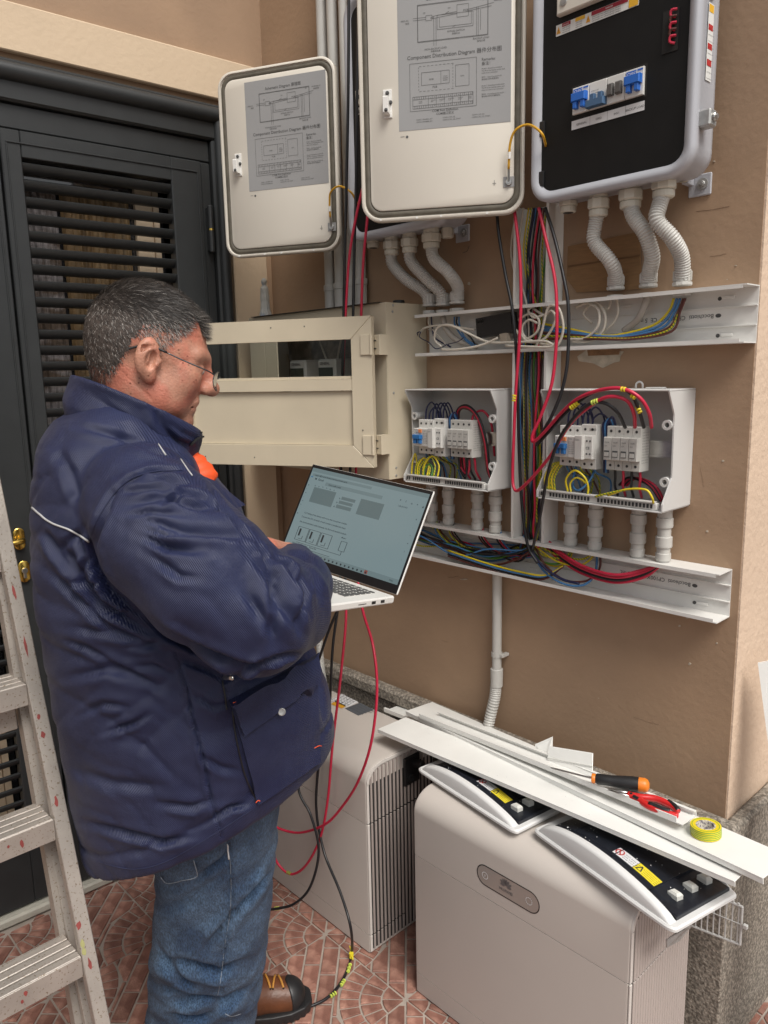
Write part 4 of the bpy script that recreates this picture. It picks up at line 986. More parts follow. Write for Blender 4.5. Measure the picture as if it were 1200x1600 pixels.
# statuette on the cabinet
st = PY(415, 492, 1.47); st.z = MZ1
root = thing('statuette', st, 'small white statuette of a praying robed woman standing on the cream cabinet', 'statuette')
def fn(X, Y, Z):
    d = sd_cap(X, Y, Z, (0, 0, 0.0), (0, 0, 0.008), 0.021, 0.019)
    d = smin(d, sd_cap(X, Y, Z, (0, 0, 0.01), (0, 0, 0.062), 0.0165, 0.0125), 0.006)
    d = smin(d, sd_cap(X, Y, Z, (0, 0, 0.062), (0, 0, 0.088), 0.0135, 0.0125), 0.006)
    d = smin(d, sd_ell(X, Y, Z, (0.001, -0.001, 0.112), (0.0088, 0.0088, 0.0115)), 0.008)
    d = smin(d, sd_cap(X, Y, Z, (0.003, -0.008, 0.078), (0.004, -0.014, 0.092), 0.0035, 0.0025), 0.003)
    return d + 0.0007 * np.sin(np.arctan2(Y, X) * 11 + Z * 30)
V, Q = sdf_mesh(fn, (-0.03, -0.03, 0.0), (0.03, 0.03, 0.13), 0.0016)
np_build('robed_figure', V + np.array(st), Q, mat('statue_white', (0.60, 0.59, 0.54), 0.5, col2=(0.36, 0.42, 0.5), c2scale=22, c2lo=.55, c2hi=.66), root)
b = MB(); b.cyl(st + Vector((0, 0, 0.0)), st + Vector((0, 0, 0.004)), 0.024, 16, bev=0.001); b.build('base', mat('statue_base', (0.30, 0.27, 0.2), 0.6), root)
# thin dark mat under the statuette
b = MB(); b.box((MX0 + 0.03, MYF - 0.012, MZ1 + 0.0002), (MX1 - 0.02, MYF + 0.10, MZ1 + 0.0018)); b2 = b.build('dark_mat', mat('dark_felt', (0.05, 0.04, 0.03), 0.9), None); tag(b2, 'thin dark sheet laid on top of the cream meter cabinet', 'mat')

# ------------------------------------------------------------ rigid pipes rising behind the cabinets
for i, (xa, xb, rr_, lab) in enumerate(((497, 508, 0, 'leftmost'), (515, 526, 0, 'second from the left'), (533, 543, 0, 'third from the left'), (556, 571, 0, 'rightmost'))):
    pa, pb_ = PY(xa + 0.5, 30, 1.555), PY(xb + (6 if i else 6), 440, 1.555)
    x = PY((507.4, 523, 541, 556)[i] + 7, 410, 1.555).x
    root = thing('rigid_conduit', (x, 1.555, MZ1), '%s of the four upright grey conduits above the cream cabinet' % lab, 'conduit', 'upright conduits above the cream cabinet')
    b = MB(); b.cyl((x, 1.555, MZ1 + 0.0005), (x, 1.555, 3.4), 0.0155, 16); b.build('pipe', M_CONDUIT, root, True, auto=40)
    zc = MZ1 + 0.085 + 0.002 * i
    b = MB(); b.cyl((x, 1.555, MZ1 + 0.0006), (x, 1.555, zc), 0.0175, 16, bev=0.0015); b.cyl((x, 1.555, zc - 0.018), (x, 1.555, zc), 0.0195, 16, bev=0.0015); b.build('coupling', M_CONDUIT, root, True, auto=40)

# ------------------------------------------------------------ breaker boxes
M_MOD = mat('module_white', (0.62, 0.61, 0.58), 0.38, var=0.03)
M_MODG = mat('module_grey', (0.50, 0.49, 0.46), 0.42, var=0.03)
M_BLUL = mat('lever_blue', (0.03, 0.16, 0.42), 0.35)
M_BOX = mat('box_plastic', (0.58, 0.575, 0.56), 0.42, var=0.03, vscale=7)
def module(parent, F, u0, u1, v0, v1, w0, w1, w2, mtl, lever=None, name='circuit_breaker'):
    """a DIN rail device: full height base, raised middle nose"""
    n = Vector(F(0, 0, 1)) - Vector(F(0, 0, 0)); vm = (v0 + v1) / 2; hv = (v1 - v0)
    b = MB()
    def pr(a, c, d, e, wa, wb): b.prism([F(a, d, wa), F(c, d, wa), F(c, e, wa), F(a, e, wa)], tuple(n * (wb - wa)), bev=0.0012)
    pr(u0, u1, v0, v1, w0, w1); pr(u0 + 0.0003, u1 - 0.0003, vm - hv * 0.26, vm + hv * 0.26, w1, w2)
    m = b.build(name, mtl, parent)
    b = MB(); nn = max(1, int(round((u1 - u0) / 0.0175)))
    for k in range(nn):
        u = u0 + (u1 - u0) * (k + 0.5) / nn
        for v in (v0 + hv * 0.11, v1 - hv * 0.11): b.cyl(F(u, v, w1 - 0.001), F(u, v, w1 + 0.0005), 0.0030, 10)
    b.build('terminal_holes', M_INK, m)
    return m
def breaker_box(x0, x1, z0, z1, label, big):
    yf = 1.462; yb = K - 0.0005; root = thing('breaker_box', ((x0 + x1) / 2, K, z0), label, 'breaker box', 'open breaker boxes between the trunkings')
    t = 0.0035; sl = 0.045
    b = MB(); b.box((x0 + t, yb - 0.004, z0 + t), (x1 - t, yb, z1 - t)); b.build('back', M_BOX, root)
    b = MB(); b.box((x0, yf + 0.006, z1 - t), (x1, yb, z1), 0.001); b.build('top', M_BOX, root)
    b = MB(); b.box((x0 + 0.004, yf - 0.004, z0), (x1 - 0.002, yb, z0 + t), 0.001); b.build('bottom', M_BOX, root)
    # sides: the right one is a deep cheek with a waist cut, the left one thin
    prof = [(yb, z1 - t - 0.0002), (yf + 0.004, z1 - t - 0.0002), (yf + 0.030, z1 - 0.050), (yf + 0.032, z0 + 0.070), (yf - 0.004, z0 + 0.018), (yf - 0.004, z0 + t + 0.0002), (yb, z0 + t + 0.0002)]
    b = MB(); b.prism([(x1 - t, y, z) for y, z in prof], (t, 0, 0)); b.build('right_cheek', M_BOX, root)
    b = MB(); b.prism([(x0, y, z) for y, z in prof], (t, 0, 0)); b.build('left_cheek', M_BOX, root)
    for (z_, sx) in ((z0 + 0.060, 1), (z1 - 0.072, 1), (z0 + 0.060, -1), (z1 - 0.072, -1)):
        xx = x1 - t - 0.0105 if sx > 0 else x0 + t + 0.0105
        b = MB(); r_ = 0.0105; n_ = 18
        oc = [(xx + r_ * math.cos(2 * math.pi * k / n_), z_ + r_ * math.sin(2 * math.pi * k / n_)) for k in range(n_)]
        ic = [(xx + 0.0055 * math.cos(2 * math.pi * k / n_), z_ + 0.0055 * math.sin(2 * math.pi * k / n_)) for k in range(n_)]
        b.loft([[(x, yf + 0.060, z) for x, z in oc], [(x, yf + 0.026, z) for x, z in oc], [(x, yf + 0.026, z) for x, z in ic], [(x, yf + 0.045, z) for x, z in ic]], True, True)
        b.build('screw_post', M_BOX, root)
    F = frame((x0, 1.515, z0), (1, 0, 0), (0, 0, 1), (0, -1, 0))
    W = x1 - x0; Hh = z1 - z0
    b = MB(); vr = Hh * 0.50; b.box((x0 + 0.012, 1.520, z0 + vr - 0.0175), (x1 - 0.012, 1.522, z0 + vr + 0.0175)); b.box((x0 + 0.012, 1.5165, z0 + vr + 0.0135), (x1 - 0.012, 1.5198, z0 + vr + 0.0175)); b.box((x0 + 0.012, 1.5165, z0 + vr - 0.0175), (x1 - 0.012, 1.5198, z0 + vr - 0.0135)); b.build('din_rail', M_STEEL, root)
    vb, vt = vr - 0.045, vr + 0.045
    # modules
    a0 = 0.044 if not big else 0.050
    mA = module(root, F, a0, a0 + 0.036, vb, vt, -0.004, 0.040, 0.060, M_MOD)
    b = MB(); FB = lambda u, v, w=0.0: F(a0 + u, vr + v, w)
    b.prism([FB(0.002, -0.004, 0.060), FB(0.032, -0.004, 0.060), FB(0.032, 0.007, 0.060), FB(0.002, 0.007, 0.060)], (0, -0.010, 0), bev=0.002)
    for q in (0.004, 0.021): b.prism([FB(q, -0.016, 0.060), FB(q + 0.009, -0.016, 0.060), FB(q + 0.009, -0.0045, 0.060), FB(q, -0.0045, 0.060)], (0, -0.008, 0), bev=0.001)
    b.build('lever', M_BLUL, mA)
    b = MB(); b.prism([FB(0.019, 0.012, 0.060), FB(0.030, 0.012, 0.060), FB(0.030, 0.021, 0.060), FB(0.019, 0.021, 0.060)], (0, -0.003, 0), bev=0.001); b.build('test_button', mat('button_orange', (0.65, 0.22, 0.08), 0.4), mA)
    b = MB(); b.text("C40", lambda u, v, q=0: FB(u, v, 0.0606), 0.003, 0.010, 0.007); b.text("IΔn 30mA", lambda u, v, q=0: FB(u, v, 0.0606), 0.003, 0.018, 0.0032); b.build('small_print', M_INKG, mA)
    mB = module(root, F, a0 + 0.0365, a0 + 0.054, vb, vt, -0.004, 0.040, 0.062, M_MOD, name='residual_current_unit')
    b = MB(); b.text("TEST", lambda u, v, q=0: FB(u, v, 0.0626), 0.039, 0.016, 0.0036)
    for r_ in range(7): b.text("IEC 61009", lambda u, v, q=0: FB(u, v, 0.0626), 0.0385, 0.010 - 0.0042 * r_, 0.0030)
    b.build('small_print', M_INKG, mB)
    mC = module(root, F, a0 + 0.0545, a0 + 0.0905, vb - 0.004, vt + 0.004, -0.004, 0.038, 0.052, M_MOD, name='surge_protector')
    b = MB(); b.prism([FB(0.0545, -0.026, 0.0525), FB(0.072, -0.026, 0.0525), FB(0.072, 0.026, 0.0525), FB(0.0545, 0.026, 0.0525)], (0, -0.012, 0), bev=0.001); b.build('raised_nose', M_MOD, mC)
    b = MB()
    for (u, v) in ((0.077, 0.014), (0.085, 0.014), (0.077, -0.014), (0.085, -0.014)): b.cyl(FB(u, v, 0.052), FB(u, v, 0.0530), 0.0022, 8)
    b.text("CE", lambda u, v, q=0: FB(u, v, 0.0530), 0.0745, -0.004, 0.008, bold=0.02); b.text("230V~", lambda u, v, q=0: FB(u, v, 0.0648), 0.056, 0.015, 0.0045)
    for r_ in range(5): b.text("|||||||||||", lambda u, v, q=0: FB(u, v, 0.0386), 0.074, 0.037 - 0.0001 * r_, 0.006)
    b.build('small_print', M_INKG, mC)
    # fuse holders
    fu = a0 + (0.108 if not big else 0.115)
    fp = 0.0178 if not big else 0.0196
    for k in range(4):
        u = fu + fp * k
        mF = module(root, F, u, u + fp - 0.0004, vb - 0.002, vt + 0.002, -0.004, 0.034, 0.048, M_MODG, name='fuse_holder')
        b = MB(); b.prism([F(u + 0.0025, vr - 0.018, 0.0482), F(u + 0.0145, vr - 0.018, 0.0482), F(u + 0.0145, vr - 0.004, 0.0482), F(u + 0.0025, vr - 0.004, 0.0482)], (0, -0.0006, 0)); b.build('fuse_window', M_INKG, mF)
        b = MB(); b.prism([F(u + 0.0035, vr - 0.0165, 0.0489), F(u + 0.0135, vr - 0.0165, 0.0489), F(u + 0.0135, vr - 0.0075, 0.0489), F(u + 0.0035, vr - 0.0075, 0.0489)], (0, -0.0012, 0)); b.build('fuse_grip', M_MODG, mF)
        b = MB(); b.text("10x38", lambda a_, c_, q=0: F(a_, c_, 0.0486), u + 0.003, vr + 0.012, 0.0042); b.text("32A", lambda a_, c_, q=0: F(a_, c_, 0.0486), u + 0.003, vr + 0.005, 0.004); b.build('small_print', M_INKG, mF)
    # side print on the last holder
    FS = frame((x0 + fu + fp * 4, 1.515 - 0.030, z0 + vr), (0, 1, 0), (0, 0, 1), (1, 0, 0)); b = MB()
    for r_ in range(12): b.text("IEC 60269-2 1000V DC gPV", lambda u, v, q=0: FS(u, v, 0.0006), 0.002, 0.034 - 0.0058 * r_, 0.0024)
    b.build('side_print', M_INKG, root)
    # terminal bar along the lower front edge
    zb_ = z0 + 0.012
    b = MB(); FT = frame((x0 + 0.006, yf - 0.001, zb_), (1, 0, 0), (0, 0, 1), (0, -1, 0))
    b.box((x0 + 0.006, yf + 0.0005, z0 + 0.004), (x1 - 0.016, yf + 0.014, z0 + 0.0185), 0.001); tb = b.build('terminal_bar', M_MOD, root)
    b = MB(); n_ = 34; Wb = x1 - x0 - 0.030
    for k in range(n_):
        if k in (2, 16, 17): continue
        u = 0.004 + Wb * k / n_; wd = Wb / n_ * (0.58)
        b.prism([FT(u, -0.004, 0.0), FT(u + wd, -0.004, 0.0), FT(u + wd, 0.0045, 0.0), FT(u, 0.0045, 0.0)], (0, -0.0006, 0))
    tag(b.build('terminal_slots', M_INK, tb), kind='stuff')
    b = MB(); b.box((x0 + 0.010, yf + 0.0002 - 0.004, z0 + 0.0195), (x1 - 0.020, yf + 0.010, z0 + 0.022)); b.build('bar_cover', M_MOD, tb)
    return root, F, a0, fu, vr, vb, vt
def wires(parent, specs):
    for (m_, r_, pts) in specs:
        b = MB(); b.tube(pts, r_, 7, smooth=7); b.build('wire', m_, parent, True)
BL0, BL1 = PY(630, 610, 1.462).x, PY(761, 608, 1.462).x + 0.006
BR0, BR1 = PY(842, 608, 1.462).x, PY(1045, 607, 1.462).x
BZ0, BZ1 = 1.287, 1.536
boxL = breaker_box(BL0, BL1 + 0.002, BZ0, BZ1, 'smaller looking open breaker box to the left of the upright trunking', False)
boxR = breaker_box(BR0, BR1, BZ0, BZ1, 'open breaker box to the right of the upright trunking', True)
b = MB(); hx = PY(999, 600, 1.55).x; b.tube([(hx - 0.008, 1.55, BZ1 + 0.001), (hx - 0.007, 1.55, BZ1 + 0.010), (hx, 1.55, BZ1 + 0.014), (hx + 0.007, 1.55, BZ1 + 0.010), (hx + 0.008, 1.55, BZ1 + 0.001)], 0.0022, 6, smooth=4); b.box((hx + 0.025, 1.53, BZ1 + 0.0002), (hx + 0.065, 1.545, BZ1 + 0.003), 0.001); b.build('lid_hook', M_BOX, boxR[0])
for (bx, big) in ((boxL, False), (boxR, True)):
    root, F, a0, fu, vr, vb, vt = bx
    rw = random.Random(5 if big else 6); S_ = []
    # navy loops on top of the breaker group
    for k in range(6):
        u = a0 + 0.008 + 0.0125 * k; du = 0.018 + rw.uniform(-0.006, 0.012)
        h = 0.035 + rw.uniform(-0.012, 0.014)
        S_.append((W_NAV, 0.0021, [F(u, vt - 0.004, 0.022), F(u + 0.002, vt + h * 0.6, 0.020), F(u + du * 0.5, vt + h, 0.012), F(u + du, vt + h * 0.5, 0.004), F(u + du + 0.002, vt - 0.01, 0.0)]))
    for k in range(3):
        u = fu - 0.016 + 0.005 * k
        S_.append((W_NAV if k != 1 else W_BLU, 0.0024, [F(u, vb - 0.012, 0.015), F(u + 0.002, vr, 0.020), F(u - 0.002, vt + 0.002, 0.022), F(u + 0.009, vt + 0.012 + 0.004 * k, 0.020), F(u + 0.014, vt - 0.006, 0.010)]))
    # earth wires rising from the terminal bar
    z00 = -0.0
    for k, (ua, ub, h, mm) in enumerate(((0.020, 0.030, 0.055, W_YEL), (0.034, 0.060, 0.040, W_GY), (0.042, 0.074, 0.045, W_YEL), (0.048, 0.080, 0.038, W_GY), (0.062, 0.098, 0.050, W_GY), (0.066, 0.112, 0.052, W_YEL), (0.066, 0.090, 0.030, W_GRN))):
        ub = ub + (0.02 if big else 0.0)
        S_.append((mm, 0.0023, [F(ua, 0.022, 0.046), F(ua + 0.002, 0.022 + h * 0.55, 0.044), F((ua + ub) / 2, 0.022 + h, 0.036), F(ub, 0.022 + h * 0.55, 0.036), F(ub + 0.002, 0.022, 0.044)]))
    if big:
        S_ = [q for q in S_ if q[0] not in (W_YEL, W_GY, W_GRN)]
        for k in range(6):
            u = 0.016 + 0.0055 * k; e = rw.uniform(-0.004, 0.004)
            S_.append(((W_YEL, W_GY)[k % 2], 0.0022, [F(u, 0.022, 0.046), F(u - 0.001 + e, 0.052 + e, 0.044), F(u + 0.010 + e, 0.078, 0.034), F(u + 0.022 + e, vb + 0.004, 0.016)]))
        S_.append((W_YEL, 0.0024, [F(0.078, 0.022, 0.046), F(0.076, 0.050, 0.052), F(0.098, 0.072, 0.054), F(0.122, 0.060, 0.052), F(0.130, 0.040, 0.048), F(0.129, 0.022, 0.046)]))
        S_.append((W_YEL, 0.0022, [F(0.086, 0.022, 0.046), F(0.082, 0.040, 0.044), F(0.094, 0.054, 0.040), F(0.108, 0.046, 0.030), F(0.110, 0.025, 0.010)]))
        S_.append((W_BLU, 0.0028, [F(0.072, 0.07, 0.01), F(0.080, 0.034, 0.030), F(0.100, 0.026, 0.034), F(0.118, 0.050, 0.020), F(0.120, vb, 0.0)]))
    for k in range(7):
        u = a0 + 0.004 + 0.012 * k
        mm = (W_BLU, W_BRN, W_BLU, W_GY, W_BRN, W_GY, W_BLU)[k]
        S_.append((mm, 0.0022, [F(u, vb + 0.004, 0.020), F(u + 0.002, vb - 0.014, 0.012), F(u + rw.uniform(-0.01, 0.012), vb - 0.035, -0.03), F(u + rw.uniform(-0.01, 0.01), 0.004, -0.04)]))
    # red and black below the fuse holders
    for k in range(4):
        u = fu + (0.0196 if big else 0.0178) * (k + 0.5)
        S_.append((W_RED if k % 2 else W_BLK, 0.0030, [F(u, vb + 0.002, 0.015), F(u - 0.001, vb - 0.02, 0.010), F(u - 0.010, vb - 0.042, -0.005), F(u - 0.02, 0.012, -0.035)]))
    if not big:
        for k, mm in enumerate((W_BLK, W_RED, W_BRN)):
            q = 0.004 * k
            S_.append((mm, 0.0032, [F(fu - 0.010 + q, vb - 0.05, -0.02), F(fu - 0.016 + q, vr, -0.01), F(fu - 0.004 + q, vt + 0.020, 0.006), F(fu + 0.035, vt + 0.038 - q, 0.012), F(fu + 0.072 - q, vt + 0.010, 0.010), F(fu + 0.094 - q, vr - 0.005, 0.006), F(fu + 0.094 - q, vb - 0.04, -0.01), F(fu + 0.090, 0.006, -0.035)]))
        S_.append((W_RED, 0.003, [F(fu + 0.05, vt - 0.005, 0.01), F(fu + 0.055, vt + 0.016, 0.006), F(fu + 0.08, vt + 0.024, 0), F(fu + 0.098, vt - 0.01, -0.01), F(fu + 0.100, vb, -0.02)]))
        S_.append((W_RED, 0.003, [F(fu - 0.006, vb + 0.01, -0.01), F(fu + 0.004, vb - 0.03, 0.0), F(fu + 0.025, vb - 0.05, 0.0), F(fu + 0.042, vb - 0.03, 0.01), F(fu + 0.045, vb + 0.002, 0.014)]))
        S_.append((W_BLK, 0.003, [F(fu - 0.010, vb + 0.00, -0.01), F(fu + 0.004, vb - 0.036, 0.0), F(fu + 0.025, vb - 0.055, 0.004), F(fu + 0.034, vb - 0.03, 0.01), F(fu + 0.036, vb + 0.002, 0.014)]))
    else:
        for k in range(4):
            S_.append((W_RED if k % 2 else W_BLK, 0.0030, [F(fu - 0.01 + 0.006 * k, vb - 0.045, -0.04), F(fu + 0.02 + 0.006 * k, vb - 0.025, -0.03), F(fu + 0.07 + 0.005 * k, vb - 0.035, -0.02), F(fu + 0.095 + 0.003 * k, 0.01, -0.03)]))
    wires(root, S_)
# long yellow-green wires that cross the bar of the right box
root, F, a0, fu, vr, vb, vt = boxR
wires(root, [(W_YEL, 0.0024, [PY(950, 774, 1.455), PY(978, 765, 1.445), PY(1008, 765, 1.440), PY(1018, 776, 1.442), PY(1021, 786, 1.452)]), (W_GY, 0.0024, [PY(930, 776, 1.46), PY(955, 770, 1.452), PY(975, 766, 1.446)])])

# threaded nipples between the boxes and the lower trunking
def nipple(px, label, x=None, z1=BZ0, dy=0.0):
    p = PY(px, 830, 1.545); x = p.x; z0_ = LT1 + 0.0008
    root = thing('pipe_nipple', (x, 1.545, z0_), label, 'pipe fitting', 'grey pipe nipples under the breaker boxes')
    r = 0.0142; H_ = z1 - z0_
    b = MB(); b.cyl((x, 1.545, z0_), (x, 1.545, z1 - 0.0005), r, 20); b.build('tube', M_CONDUIT, root, True, auto=40)
    for (f0, f1, rr_) in ((0.80, 0.99, 1.08), (0.62, 0.80, 1.24), (0.26, 0.46, 1.24), (0.02, 0.16, 1.14)):
        b = MB(); b.cyl((x, 1.545, z0_ + H_ * f0), (x, 1.545, z0_ + H_ * f1), r * rr_, 20, bev=0.0012)
        if rr_ > 1.2: b.cyl((x, 1.545, z0_ + H_ * f0 + 0.004), (x, 1.545, z0_ + H_ * f0 + 0.006), r * rr_ * 1.02, 20)
        b.build('collar', M_CONDUIT, root, True, auto=40)
for px, lab in ((675, 'leftmost pipe nipple under the left breaker box'), (701, 'second pipe nipple from the left under the left breaker box'), (746, 'third pipe nipple from the left under the left breaker box'), (774, 'rightmost pipe nipple under the left breaker box'),
                (892, 'leftmost pipe nipple under the right breaker box'), (930, 'second pipe nipple from the left under the right breaker box'), (997, 'third pipe nipple from the left under the right breaker box'), (1038, 'rightmost pipe nipple under the right breaker box')):
    nipple(px, lab)
# cardboard tucked behind the hoses
b = MB(); b.prism([PY(888, 385, 1.577), PY(886, 436, 1.577), PY(902, 457, 1.577), PY(1003, 452, 1.577), PY(1000, 362, 1.577)], (0, -0.002, 0)); cb = b.build('cardboard_piece', mat('cardboard', (0.24, 0.135, 0.06), 0.85, var=0.15, vscale=30, stretch=(1, 1, 8))); tag(cb, 'brown cardboard piece stuck on the wall behind the corrugated hoses', 'cardboard')
b = MB(); b.prism([PY(888, 415, 1.5745), PY(1000, 398, 1.5745), PY(1000, 400, 1.5745), PY(888, 418, 1.5745)], (0, -0.001, 0)); b.build('fold', mat('cardboard_dark', (0.15, 0.08, 0.035), 0.9), cb)
# black adapter lying in the upper trunking
c = [PY(743, 498, 1.530), PY(745, 528, 1.530), PY(800, 519, 1.530), PY(797, 487, 1.530)]
root = thing('junction_adapter', c[1], 'black plastic adapter lying among the white wires in the upper trunking', 'adapter')
b = MB(); b.prism(c, (0, 0.030, 0), bev=0.002); b.build('case', M_RUB, root)
b = MB(); FA = frame(c[0], c[3] - c[0], Vector((0, 0, 1)), (0, -1, 0)); b.text("shelly", FA, 0.004, -0.012, 0.010, bold=0.02); b.build('print', M_WHITE, root)
b = MB(); q = [PY(733, 527, 1.526), PY(733, 536, 1.526), PY(752, 533, 1.526), PY(752, 524, 1.526)]
b.prism([PY(780, 522, 1.52), PY(782, 536, 1.52), PY(791, 534, 1.52), PY(790, 520, 1.52)], (0, 0.02, 0), bev=0.001); b.build('wire_connector', mat('lever_connector', (0.35, 0.30, 0.24), 0.3), root)

# ------------------------------------------------------------ loose wires (each one is a thing)
def cable(name, label, mtl, r, pts, group=None, cat='cable', seg=8, sm=8):
    b = MB(); b.tube(pts, r, seg, smooth=sm)
    return tag(b.build(name, mtl, None, True), label, cat, group)
def pxl(seq): return [PY(x, y, d) for x, y, d in seq]
rw = random.Random(21)
cols = [(W_RED, 'red'), (W_GY, 'yellow and green'), (W_BLU, 'blue'), (W_BRN, 'brown'), (W_BLK, 'black'), (W_GY, 'yellow and green'), (W_WHT, 'white'), (W_BLU, 'blue'), (W_BRN, 'brown'), (W_GRN, 'green'), (W_BLK, 'black'), (W_YEL, 'yellow')]
# bundle in the upright trunking, upper part
up = [(W_WHT, 'white', 800, 812, 0.0028), (W_BLK, 'black', 838, 836, 0.003), (W_GY, 'yellow and green', 822, 838, 0.0022), (W_WHT, 'white', 810, 824, 0.0028), (W_BLK, 'black', 832, 828, 0.0022), (W_GRN, 'green', 852, 842, 0.0026), (W_YEL, 'yellow', 818, 834, 0.0018), (W_NAV, 'dark blue', 828, 830, 0.0022), (W_BRN, 'brown', 842, 840, 0.0026), (W_RED, 'red', 836, 834, 0.0028), (W_BLU, 'blue', 830, 826, 0.0022), (W_GY, 'green and yellow', 846, 846, 0.0020), (W_BLK, 'black', 826, 822, 0.0022)]
for i, (m_, cn, xa, xb, r_) in enumerate(up):
    d = 1.56 - 0.004 * (i % 5)
    cable('loose_wire', '%s wire dropping from the right cabinet into the upper trunking' % cn, m_, r_, pxl([(xa + 8, 325, 1.53), (xa + rw.uniform(-2, 2), 390, d), ((xa + xb) / 2 + rw.uniform(-3, 3), 440, d), (xb, 480, d), (xb + rw.uniform(-4, 4), 530, d), (xb + rw.uniform(-5, 5), 560, 1.563 - 0.004 * (i % 4))]), '%s wires dropping into the upper trunking' % cn, 'wire', 6, 5)
low = ['black', 'red', 'blue', 'yellow and green', 'brown', 'black', 'yellow and green', 'blue', 'brown', 'green', 'black', 'red', 'blue', 'yellow', 'brown', 'dark blue', 'yellow and green']
lm = {'black': W_BLK, 'red': W_RED, 'blue': W_BLU, 'yellow and green': W_GY, 'brown': W_BRN, 'green': W_GRN, 'yellow': W_YEL, 'dark blue': W_NAV, 'white': W_WHT}
for i, cn in enumerate(low):
    xa = 812 + 2.5 * i; d = 1.562 - 0.0055 * (i % 6)
    xe = 818 + 1.4 * i
    cable('loose_wire', '%s wire in the bundle inside the upright trunking' % cn, lm[cn], 0.0024 + 0.0003 * (i % 3), pxl([(xa + 2, 530, d), (xa + rw.uniform(-3, 3), 590, d), (xa + rw.uniform(-5, 5), 660, d - 0.006), (xa + rw.uniform(-6, 6), 730, d - 0.004), (xe + rw.uniform(-4, 4), 790, d), (xe, 832, d), (xe + (8 if i % 2 else -8), 856, d)]), '%s wires in the upright bundle' % cn, 'wire', 6, 6)
# tangle in the lower trunking, left of the bundle
for i in range(16):
    cn = ['blue', 'yellow and green', 'black', 'blue', 'brown', 'green', 'blue', 'black', 'yellow', 'red', 'blue', 'dark blue', 'yellow and green', 'black', 'brown', 'blue'][i]
    d = 1.566 - 0.005 * (i % 8); z_ = 20 * (i / 15.0)
    xs = 590 + rw.uniform(-10, 30)
    P_ = [(xs, 805 + z_ + rw.uniform(-4, 4), d), (660 + rw.uniform(-10, 10), 830 + z_ * 0.9 + rw.uniform(-10, 8), d), (710 + rw.uniform(-12, 12), 846 + z_ + rw.uniform(-14, 10), d), (765 + rw.uniform(-8, 8), 858 + z_ * .8 + rw.uniform(-16, 10), d), (812 + rw.uniform(-8, 8), 858 + z_ * 0.6 + rw.uniform(-12, 10), d), (835, 850 + rw.uniform(-4, 6), d)]
    cable('loose_wire', '%s wire in the tangle in the lower trunking left of the upright bundle' % cn, lm[cn], 0.0023 + 0.0003 * (i % 3), pxl(P_), '%s wires in the tangle of the lower trunking' % cn, 'wire', 6, 7)
for i, px in enumerate((680, 702, 748, 776)):
    for j in range(3):
        cn = ('blue', 'yellow and green', 'brown', 'black', 'red')[(i + j) % 5]
        cable('loose_wire', '%s wire coming down out of a nipple of the left breaker box' % cn, lm[cn], 0.0024, pxl([(px + 3 * j, 815 + (px - 680) * 0.13, 1.55), (px + 4 * j + 2, 832 + (px - 680) * 0.15, 1.55), (px + 22 + 6 * j, 850 + (px - 680) * 0.14 + 3 * j, 1.545), (px + 60, 862 + (px - 680) * 0.08, 1.55)]), '%s wires coming out of the nipples of the left box' % cn, 'wire', 6, 6)
# lower trunking, right of the bundle
for i, (cn, P_, r_) in enumerate((
    ('yellow and green', [(826, 850, 1.545), (850, 868, 1.54), (880, 872, 1.54), (892, 860, 1.545), (894, 852, 1.548)], 0.0024), ('green', [(828, 856, 1.545), (850, 878, 1.54), (876, 880, 1.54), (890, 868, 1.545), (890, 852, 1.55)], 0.0024),
    ('yellow', [(824, 852, 1.55), (846, 876, 1.55), (870, 885, 1.55), (888, 876, 1.55), (896, 858, 1.55)], 0.0024), ('yellow and green', [(830, 846, 1.54), (868, 866, 1.54), (905, 874, 1.54), (922, 868, 1.545), (929, 862, 1.55)], 0.0024), ('yellow', [(832, 850, 1.538), (868, 876, 1.538), (902, 884, 1.538), (920, 876, 1.545), (930, 864, 1.55)], 0.0024),
    ('brown', [(830, 840, 1.545), (850, 880, 1.535), (880, 905, 1.530), (915, 908, 1.535), (936, 890, 1.545), (938, 862, 1.55)], 0.0026), ('blue', [(826, 850, 1.54), (848, 890, 1.53), (880, 912, 1.525), (912, 914, 1.53), (930, 895, 1.545), (933, 862, 1.55)], 0.0028),
    ('dark blue', [(822, 846, 1.535), (846, 882, 1.525), (876, 904, 1.525), (905, 912, 1.530)], 0.0034))):
    cable('loose_wire', '%s wire looping up into a nipple of the right breaker box' % cn, lm[cn], r_, pxl(P_), '%s wires looping to the right box' % cn, 'wire', 6, 7)
for i in range(4):
    cn = ('red', 'black', 'red', 'red')[i]; q = 4 * i
    cable('loose_wire', '%s cable sagging in the lower trunking to the rightmost nipple' % cn, lm[cn], 0.0036, pxl([(850, 850 - q, 1.555), (872, 872 - q, 1.545 - .004 * i), (910, 896 - q, 1.535 - .004 * i), (960, 910 - q, 1.532 - .004 * i), (1003, 903 - q, 1.535), (1028 + i, 886 - q * 0.5, 1.545), (1036 + i, 868, 1.548)]), '%s cables sagging to the rightmost nipple' % cn, 'cable')
for i in range(4):
    cn = ('yellow', 'blue', 'black', 'brown')[i]
    cable('loose_wire', '%s wire running along the floor of the lower trunking' % cn, lm[cn], 0.0024, pxl([(700, 860 + 3 * i, 1.53), (760, 880 + 3 * i, 1.528), (810, 893 + 3 * i, 1.526), (850, 899 + 2 * i, 1.528), (880, 885, 1.535)]), None, 'wire')
